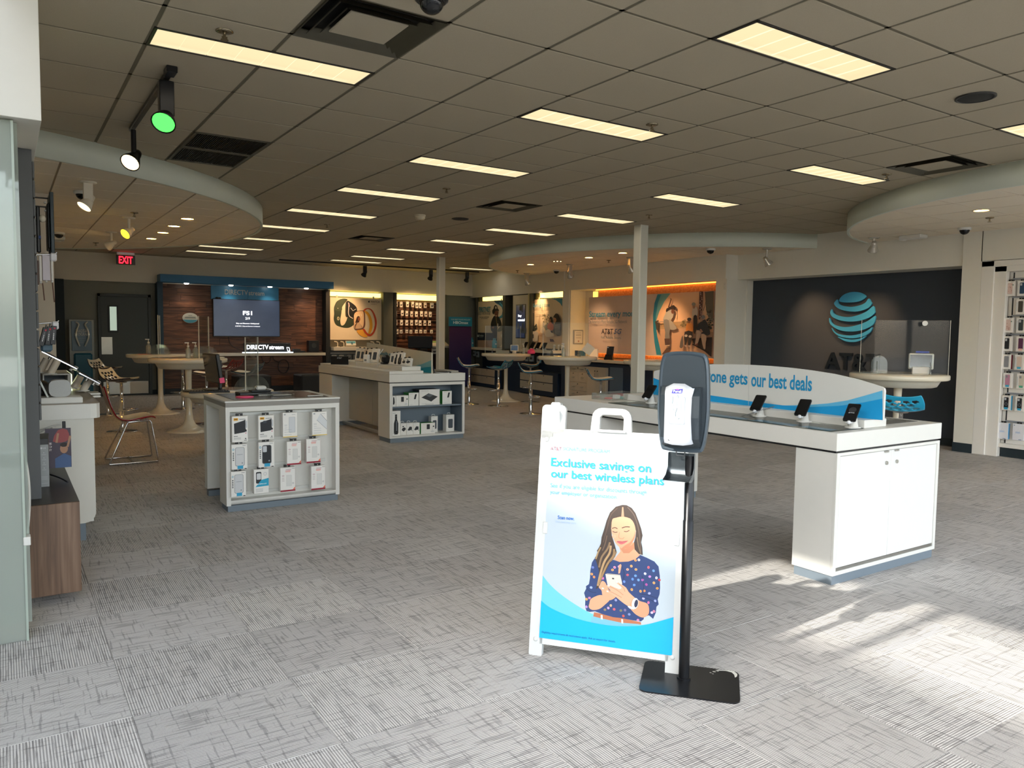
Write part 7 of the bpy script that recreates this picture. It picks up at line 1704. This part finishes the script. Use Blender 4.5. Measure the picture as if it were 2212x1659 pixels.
# ================================================================== east shelves and counter items
for k, (u, d) in enumerate(((1.50, .05), (1.16, .05), (.88, .06), (.60, .06))):
    q = p1(u, d+.02, 1.075); demo_phone(tuple(q), R(-62), f'demo phone with dark screen on the poster shelf, {ORD[k]} from its far end', None, WHITE, .10 if k else .08, .20, False, 'demo phones on the poster shelf', 42)
for k, u in enumerate((.32, .12, -.02)):
    q = p1(u, .0, 1.075); t = thing('stand', f'bare white phone stand on the poster shelf, {ORD[k]} after the phones', 'stand', tuple(q), 0, 'bare phone stands'); mk('column', MB().lathe([(.05, 0), (.05, .006), (.02, .012), (.025, .09)], 14), WHITE, t); mk('puck', MB().sphere((0, -.01, .1), .032, 12), WHITE, t)
for u, lab in ((4.55, 'teal flask standing at the far end of the firefighter shelf'), (3.15, 'pale blue flask behind the clear guard on the firefighter shelf')):
    t = thing('flask', lab, 'bottle', tuple(p1(u, .08, 1.055)), 0, 'flasks on the shelf'); mk('body', MB().lathe([(.06, 0), (.065, .02), (.065, .17), (.04, .20)], 16), pm('flask_teal', '4c9fb8', .35), t); mk('cap', MB().lathe([(.045, .20), (.045, .245), (.0, .25)], 14), pm('flask_cap', '3c8aa4', .4), t); mk('emblem', MB().sphere((0, -.062, .1), .02, 10), WHITE, t)
for k, (u, z, w_) in enumerate(((4.85, .82, .3), (4.35, .80, .1), (4.15, .78, .1), (1.42, .78, .12), (1.2, .78, .14), (.85, .76, .13))):
    q = p1(u, .08, z); t = thing('accessory_pack', f'grey boxed accessory under the east shelves, {ORD[k]} from the back corner', 'accessory', tuple(q), R(-85), 'packs under the east shelves'); mk('card', MB().bbox(-w_/2, -.02, 0, w_/2, .02, .15, .004), pm('pack_slate', '8b98a2', .5), t); mk('picture', MB().box(-w_*.3, -.021, .05, w_*.25, -.0202, .1), ink('2c3238'), t); mk('hook', MB().tube([(0, .28, .16), (0, -.03, .16)], .005, 5), STEEL, t)
q = p2(3.10, .05, .945); t = thing('phone_case_stand', 'black phone leaning in a stand on the niche counter', 'phone', tuple(q), R(-75)); mk('phone', MB().bbox(-.085, -.008, .03, .085, .008, .27, .006, 0, Matrix.Rotation(R(-12), 4, 'X')), BLACK, t); mk('stand', MB().prism([(-.11, 0), (.11, 0), (.07, .10), (-.07, .10)], -.02, .03, 0, Matrix(((1, 0, 0, 0), (0, 0, -1, 0), (0, 1, 0, 0), (0, 0, 0, 1)))), BLACK, t); mk('badge', MB().box(-.02, -.0585, .235, .03, -.0575, .25, 0), ink('d8dce0'), t)
for k, (u, c, w_, h_) in enumerate(((4.25, '2c3c4e', .08, .15), (4.10, '3f6d86', .08, .15), (3.98, '35657e', .06, .14), (3.80, 'e8c47a', .08, .12), (3.62, 'e6e0d4', .2, .2))):
    q = p2(u, .05, .945); t = thing('counter_item', ('dark framed tablet at the far end of the niche counter', 'blue stand beside the framed tablet', 'narrow blue leaflet holder on the niche counter', 'small yellow lit card on the niche counter', 'white boxed device on the niche counter')[k], 'accessory', tuple(q), R(-75), 'items on the niche counter'); mk('body', MB().bbox(-w_/2, -.02, .01, w_/2, .02, h_, .004), pm('item_'+c, c, .4), t); mk('foot', MB().bbox(-w_/2-.01, -.05, 0, w_/2+.01, .05, .012, .003), WHITE, t)

# ================================================================== west display counter beside the entrance glass
wc = thing('wall_counter', 'long white display counter along the west wall with rounded panel', 'display counter', (.35, 7.2, 0))
TOPC = pm('counter_taupe', '9c9284', .35, var=.03)
mk('top', MB().prism([(.155, 6.0), (.49, 6.0), (.53, 6.012), (.552, 6.05), (.585, 8.15), (.155, 8.15)], .862, .962, 0), WHITE, wc, w=1)
mk('top_surface', MB().prism([(.157, 6.004), (.488, 6.004), (.528, 6.015), (.549, 6.05), (.582, 8.147), (.157, 8.147)], .962, .965, 0), TOPC, wc, w=1)
pp = [(.155, .862), (.155, .13)]+[(.44+.072*math.sin(R(q)), .202-.072*math.cos(R(q))) for q in (0, 20, 40, 60, 80, 90)]+[(.512, .862)]
mk('end_panel', MB().prism(pp, -6.06, -6.02, 0, Matrix(((1, 0, 0, 0), (0, 0, -1, 0), (0, 1, 0, 0), (0, 0, 0, 1)))), pm('panel_white', 'd7d5cb', .5, var=.01), wc, w=1)
mk('carcass', MB().box(.155, 6.06, .13, .50, 8.1, .862), WHITE, wc, w=1)
mk('plinth', MB().box(.155, 6.06, 0, .45, 8.1, .13), GREYP, wc, w=1)
wd = thing('wall_cabinet', 'low walnut veneer cabinet with charcoal top by the entrance glass', 'cabinet', (.2, 5.3, .055))
mk('carcass', MB().bbox(.157, 4.73, .057, .318, 5.98, .54, .002).bbox(.076, 4.73, .057, .16, 4.9, .54, .002), pm('cab_edge', '8a6a52', .5), wd, w=1)
vp = MB().bbox(.076, 4.715, .055, .322, 4.73, .548, .0015)
mk('end_panel', vp, WALNUT, wd, w=1); mk('side_panel', MB().bbox(.318, 4.73, .055, .324, 5.98, .54, .0015), WALNUT, wd, w=1)
mk('top', MB().bbox(.078, 4.73, .54, .324, 5.98, .549, .002), pm('cab_top', '2f2d2c', .4, var=.1), wd, w=1)
# sound bar boxes and leaflet
for k, (x, y) in enumerate(((.128, 5.22), (.19, 5.26))):
    t = thing('device_box', ('tall grey boxed device nearest the glass on the walnut cabinet', 'tall grey boxed device beside its twin on the walnut cabinet')[k], 'box', (x, y+.12, .549), R(-3), 'grey boxed devices')
    mk('box', MB().bbox(-.024, -.13, 0, .024, .13, .285, .002), pm('box_charcoal', '3c3d3f', .5), t); mk('front_face', MB().bbox(-.024, -.133, .0, .024, -.13, .25, .001), pm('box_midgrey', '9da0a0', .45), t)
    a = Art((-.024, -.1332, 0), (1, 0, 0), (0, 0, 1), step=.0002); a.disc(.012, .23, .006, .006, 'd8dada', 10); a.text('LG', .021, .225, .010, .014, 'd8dada', .02)
    for z in (.19, .16, .13, .10): a.rect(.014, z, .034, z+.003, 'c0c3c3'); a.disc(.024, z+.012, .003, .003, 'c9cccc', 8)
    for z in (.06, .052, .044, .02): a.rect(.008, z, .04, z+.002, 'c4c6c6')
    a.put('label_print', t)
t = thing('poster_card', 'printed photo card of people raising hands under the counter', 'poster', (.275, 5.60, .56)); mk('card', MB().bbox(-.07, -.004, .04, .07, .004, .29, .001), pm('card_plum', '5a4a4e', .5), t)
a = Art((0, -.0042, .04), (1, 0, 0), (0, 0, 1), step=.0002)
a.rect(-.07, 0, .07, .25, '4c4350'); a.shape([(-.03, .17), (.0, .24), (.05, .24), (.06, .18), (.02, .16)], '9a4a4a', 2); a.disc(.03, .12, .022, .03, 'b08468', 12); a.disc(.03, .145, .022, .014, '2c2220', 10); a.shape([(-.02, 0), (-.02, .06), (.03, .09), (.068, .07), (.068, 0)], '47608a'); a.line([(-.01, .16), (.0, .22)], .012, 'b08468'); a.line([(.05, .13), (.066, .2)], .012, 'b08468')
for z, s_ in ((.15, 'SEE'), (.13, 'SO'), (.11, 'EASY')): a.text(s_, -.066, z, .013, .03, 'eee8e4', .02)
a.put('print', t)
mk('cable', MB().tube(catmull([(.155, 5.5, .60), (.22, 5.45, .585), (.27, 5.35, .575), (.30, 5.25, .565)], 5, False), .005, 6), BLACK, w=1, label='short black cable lying on the walnut cabinet', cat='cable')
mk('cable', MB().tube(catmull([(.06, 4.60, .95), (.088, 4.6, .75), (.092, 4.6, .60), (.08, 4.6, .45), (.055, 4.6, .30), (.0, 4.6, .20), (-.08, 4.58, .16)], 6, False), .006, 8), WHITE, w=1, label='white cable hanging behind the entrance glass', cat='cable')
# counter top things
t = thing('display_plate', 'white plinth plate carrying the rounded grey speaker', 'stand', (.325, 6.12, .965)); mk('plate', MB().bbox(-.125, -.08, 0, .125, .10, .045, .006), WHITE, t)
t = thing('smart_speaker', 'rounded pale grey fabric speaker on a white plate', 'speaker', (.318, 6.13, 1.01))
sq = [(.066*math.copysign(abs(math.cos(R(q)))**.62, math.cos(R(q)))*1.0, .058+.058*math.copysign(abs(math.sin(R(q)))**.62, math.sin(R(q)))) for q in range(0, 360, 12)]
mk('body', MB().prism(sq, -.05, .05, 0, Matrix(((1, 0, 0, 0), (0, 0, -1, 0), (0, 1, 0, 0), (0, 0, 0, 1))), True), pm('speaker_fabric', 'bfc1c0', .9, var=.08, scale=250, bump=.3), t); mk('foot', MB().bbox(-.03, -.03, -.0, .03, .03, .006, .003), WHITE, t)
t = thing('display_riser', 'white box riser on the west counter with glowing edge', 'stand', (.36, 7.4, .965)); mk('shelf', MB().bbox(-.10, -.15, .128, .10, .45, .14, .003), WHITE, t); mk('side', MB().bbox(-.10, -.15, 0, -.09, .45, .13, .002).bbox(.075, -.15, 0, .10, .45, .13, .002), WHITE, t); mk('edge_light', MB().bbox(.10, -.15, .0, .106, .45, .135, .001), pm('edge_glow', 'f4ffd8', .4, var=0, emit=1.2, emit_col='f0ffd0'), t); mk('back', MB().box(-.09, .2, 0, .075, .21, .128), SLATE, t)
for k, (x, y, z, sc_) in enumerate(((.275, 7.3, 1.115, 1), (.345, 7.2, 1.108, 1), (.51, 7.25, .985, .9), (.56, 7.05, .975, .9))):
    t = thing('tablet_stand', f'cylindrical cream tablet stand on the west counter, {ORD[k]} from the wall', 'stand', (x, y, z), 0, 'cylindrical stands'); mk('column', MB().tube([(-.035, 0, 0), (.02, 0, .11*sc_)], .028, 14), pm('stand_cream', 'd8cbb8', .4), t); mk('disc', MB().lathe([(.05, 0), (.05, .006), (0, .006)], 16, (-.035, 0, -.001)), WHITE, t)
for k, (p0, p1_, y) in enumerate((((.255, 1.29), (.50, 1.145), 7.3), ((.49, 1.13), (.635, 1.04), 7.0))):
    dx, dz = p1_[0]-p0[0], p1_[1]-p0[1]; L_ = math.hypot(dx, dz)
    t = thing('tablet', ('tilted tablet seen edge on, upper of two over the west counter', 'tilted tablet seen edge on, lower of two over the west counter')[k], 'tablet', (p0[0], y, p0[1]), 0, 'tilted tablets'); TT = Matrix.Rotation(math.atan2(-dz, dx), 4, 'Y')
    mk('body', MB().bbox(0, -.12, 0, L_, .12, .012, .004, 0, TT), BLACKM, t); mk('edge_frame', MB().bbox(0, -.122, -.006, L_, -.118, .006, .002, 0, TT), CHROME, t); mk('clamp', MB().bbox(L_-.02, -.02, -.02, L_+.012, .02, .016, .005, 0, TT).cyl((L_-.03, -.03, -.015), .012, -.02, .0, 10, 0, None, TT), WHITE, t); mk('bolt', MB().cyl((.08, -.04, 0), .012, -.03, 0, 10, 0, None, TT).cyl((.14, -.04, 0), .012, -.03, 0, 10, 0, None, TT), STEEL, t)
t = thing('white_tray', 'stacked white trays at the outer corner of the west counter', 'tray', (.595, 7.0, .93)); mk('tray', MB().bbox(-.045, -.1, 0, .045, .1, .016, .004), WHITE, t); mk('tray', MB().bbox(-.04, -.1, .022, .045, .1, .036, .004), WHITE, t); mk('bracket', MB().bbox(-.06, -.02, -.06, -.03, .02, .03, .003), DGREY, t)
t = thing('headset', 'round black headset device leaning behind the glass panel', 'headset', (.21, 6.35, .965)); mk('disc', MB().lathe([(0, 0), (.06, 0), (.07, .02), (.05, .04), (0, .045)], 20, (0, 0, 0), 0, Matrix.Translation((0, 0, .075)) @ Matrix.Rotation(R(70), 4, 'X')), BLACK, t); mk('pad', MB().sphere((.035, -.06, .035), .03, 12), DGREY, t); mk('bar', MB().bbox(-.045, -.05, .0, -.02, -.02, .10, .006, 0, Matrix.Rotation(R(-22), 4, 'Y')), STEEL, t)
t = thing('acrylic_easel', 'slanted clear acrylic sheet leaning on the west counter', 'easel', (.21, 6.18, .965)); TT = Matrix.Rotation(R(-22), 4, 'Y'); mk('sheet', MB().bbox(-.004, -.09, 0, .004, .09, .30, .002, 0, Matrix.Translation((.05, 0, .01)) @ TT), ACRYL, t); mk('edge', MB().bbox(-.006, -.094, 0, .006, -.088, .30, .002, 0, Matrix.Translation((.05, 0, .01)) @ TT), pm('edge_pale', 'cfd4d0', .3), t); mk('base', MB().bbox(-.05, -.08, 0, .07, .08, .018, .003), WHITE, t)
# hanging boxes on wall pegs
def peg(y, z, x1, lab, n=1):
    t = thing('peg_hook', lab, 'hook', (.166, y, z), 0, 'wall peg hooks'); mk('wire', MB().tube([(0, 0, 0), (x1-.02, 0, .012), (x1-.004, 0, .014), (x1+.006, 0, .026)], .0045, 8), CHROME, t); mk('bracket', MB().bbox(-.006, -.02, -.05, .03, .02, .03, .005), WHITE, t); mk('price_flag', MB().bbox(x1-.035, -.022, -.035, x1+.005, .022, .02, .008), pm('flag_white', 'e6e6ea', .5), t)
peg(6.1, 1.505, .15, 'chrome wall peg carrying three dark boxes'); peg(6.1, 1.965, .15, 'chrome wall peg high up, carrying paper tags')
for k, (x, z0, tl) in enumerate(((.215, 1.36, 14), (.252, 1.365, 8), (.284, 1.37, 5))):
    t = thing('gadget_box', ('dark boxed gadget nearest the wall on the peg', 'dark boxed gadget in the middle of the peg', 'dark boxed gadget at the outer end of the peg')[k], 'box', (x, 6.12, z0), 0, 'dark boxed gadgets'); TT = Matrix.Rotation(R(tl), 4, 'Y')
    mk('box', MB().bbox(-.015, -.045, 0, .015, .045, .125, .002, 0, TT), pm('box_black', '2b2c2f', .4), t)
    a = Art(TT @ Vector((-.015, -.0452, 0)), TT.to_3x3() @ Vector((1, 0, 0)), TT.to_3x3() @ Vector((0, 0, 1)), step=.0001, lift=.0002); a.disc(.018, .108, .006, .006, 'd0334a', 12)
    for q in range(4): a.rect(.012, .03+q*.012, .018, .039+q*.012, 'e8e8e8')
    for q in range(3): a.rect(.012, .084-q*.008+.006, .017, .089-q*.008+.006, '9a9a9c')
    a.put('label_print', t); mk('hang_loop', MB().bbox(-.004, -.004, .124, .004, .004, .146, .001, 0, TT), BLACK, t)
t = thing('blue_pouch', 'slate blue pouch hanging below the dark boxes', 'pouch', (.25, 6.2, 1.315)); mk('pouch', MB().bbox(-.035, -.04, 0, .035, .04, .07, .014), pm('pouch_blue', '5f7a8c', .5), t); mk('flap', MB().bbox(-.036, -.042, .045, .036, .0, .072, .006), pm('pouch_flap', '53697a', .5), t)
for k, (x, z, w_, h_, c) in enumerate(((.225, 1.79, .014, .17, 'e6e2dc'), (.258, 1.80, .044, .17, 'd6cfd8'), (.292, 1.80, .012, .17, 'ece8e0'), (.205, 1.77, .02, .16, '5a4740'))):
    t = thing('hanging_tag', ('cream edge of a hanging pack on the high peg', 'pale lilac paper sheet hanging from the high peg', 'cream outer pack hanging from the high peg', 'brown backed pack nearest the wall on the high peg')[k], 'pack', (x, 6.12, z), 0, 'packs on the high peg'); mk('card', MB().bbox(-w_/2, -.03, 0, w_/2, .03, h_, .002), pm('tag_'+c, c, .6), t)
    mk('loop', MB().bbox(-.002, -.004, h_-.002, .002, .004, h_+.02, .001), WHITE, t); mk('foot_clip', MB().bbox(-.006, -.02, -.012, .006, .02, .0, .002), WHITE, t)
for k, (x, z0, z1) in enumerate(((.235, 1.665, 1.78), (.292, 1.655, 1.785))):
    mk('lanyard', MB().tube([(x, 6.1, z1), (x+.008, 6.1, z0)], .004, 6), pm('lanyard_brown', '6b4a3c', .6), None, None, w=1, label=('thin brown strap hanging nearer the wall below the tags', 'thin brown strap hanging at the outer end below the tags')[k], cat='strap', group='brown straps')
t = thing('wall_screen', 'dark screen seen edge on, held out from the wall on two arms', 'screen', (.166, 6.3, 2.0)); mk('screen_slab', MB().bbox(.125, -.16, -.02, .148, .16, .40, .004), pm('slab_teal', '1f3038', .4), t); mk('rear_cover', MB().bbox(.11, -.12, .02, .126, .12, .33, .006), BLACK, t)
for z in (.375, .315): mk('arm', MB().bbox(.03, -.012, z-.004, .126, .012, z+.004, .002), BLACK, t)
mk('wall_bracket', MB().bbox(-.004, -.03, .27, .024, .03, .40, .004), WHITE, t); mk('hinge', MB().tube([(.02, 0, .38), (.035, 0, .30), (.01, 0, .28)], .006, 6), BLACK, t)
for z in (.345, .29): mk('wing_screw', MB().bbox(.098, -.01, z-.006, .112, .01, z+.006, .002), STEEL, t)
t = thing('wall_camera', 'black angled camera bracket on the west wall under the screen', 'camera', (.166, 6.2, 2.02)); mk('body', MB().bbox(.045, -.03, -.03, .068, .03, .28, .006), BLACK, t); mk('arm', MB().bbox(.0, -.01, .18, .046, .01, .19, .002).bbox(.0, -.01, .155, .046, .01, .165, .002), BLACK, t); mk('lower_arm', MB().bbox(.01, -.02, .0, .05, .02, .04, .004, 0, Matrix.Rotation(R(22), 4, 'Y')), BLACK, t); mk('cap', MB().sphere((.082, -.02, .20), .022, 14, 0, 1.2), CREAM, t); mk('band', MB().bbox(.055, -.033, .06, .07, .033, .085, .003), pm('band_blue', '24407a', .5), t)
t = thing('bracket_strip', 'white stepped bracket clips on the west wall', 'bracket', (.166, 6.0, 1.86))
for k in range(5): mk('clip', MB().bbox(.0, -.02, k*.022, .012+k*.006, .02, k*.022+.016, .003), WHITE, t)
mk('plate', MB().bbox(-.004, -.03, -.02, .004, .03, .15, .002), WHITE, t)
mk('wire_rack', MB().tube([(.16, 5.75, .80), (.25, 5.75, .85), (.30, 5.75, .855)], .004, 6).tube([(.16, 5.75, .82), (.26, 5.75, .853)], .004, 6).tube([(.16, 5.70, .78), (.25, 5.70, .845)], .004, 6), STEEL, w=1, label='thin wire rack under the counter above the grey boxes', cat='rack')
mk('tag_clip', MB().bbox(.245, 5.66, .795, .275, 5.70, .85, .006), WHITE, w=1, label='white plastic tag clip on the wire rack under the counter', cat='clip')
mk('strap', MB().bbox(.315, 5.9, .79, .335, 5.915, .86, .002), BLACK, w=1, label='short black strap hanging from the counter underside', cat='strap')
# dark low stools near the wood wall
for x, y, lab in ((5.9, 17.2, 'black cube ottoman before the wood wall, beside the accessory island'), (4.55, 17.3, 'black cube ottoman before the wood wall, behind the desk')):
    t = thing('ottoman', lab, 'ottoman', (x, y, 0), 0, 'black ottomans'); mk('cushion', MB().bbox(-.36, -.3, .04, .36, .3, .46, .03), pm('ottoman_black', '17181a', .6, var=.1), t); mk('foot_rail', MB().bbox(-.3, -.25, 0, .3, .25, .04, .005), BLACK, t)
# wall plate on the pier
t = thing('wall_switch', 'pale blank wall plate on the white pier by the logo wall', 'wall plate', (10.198, 8.94, 2.3)); mk('plate', MB().bbox(-.006, -.03, -.06, .0, .03, .06, .003), pm('plate_white', 'd4d2c8', .5), t); mk('screw', MB().sphere((-.006, 0, .03), .005, 8).sphere((-.006, 0, -.03), .005, 8), STEEL, t)
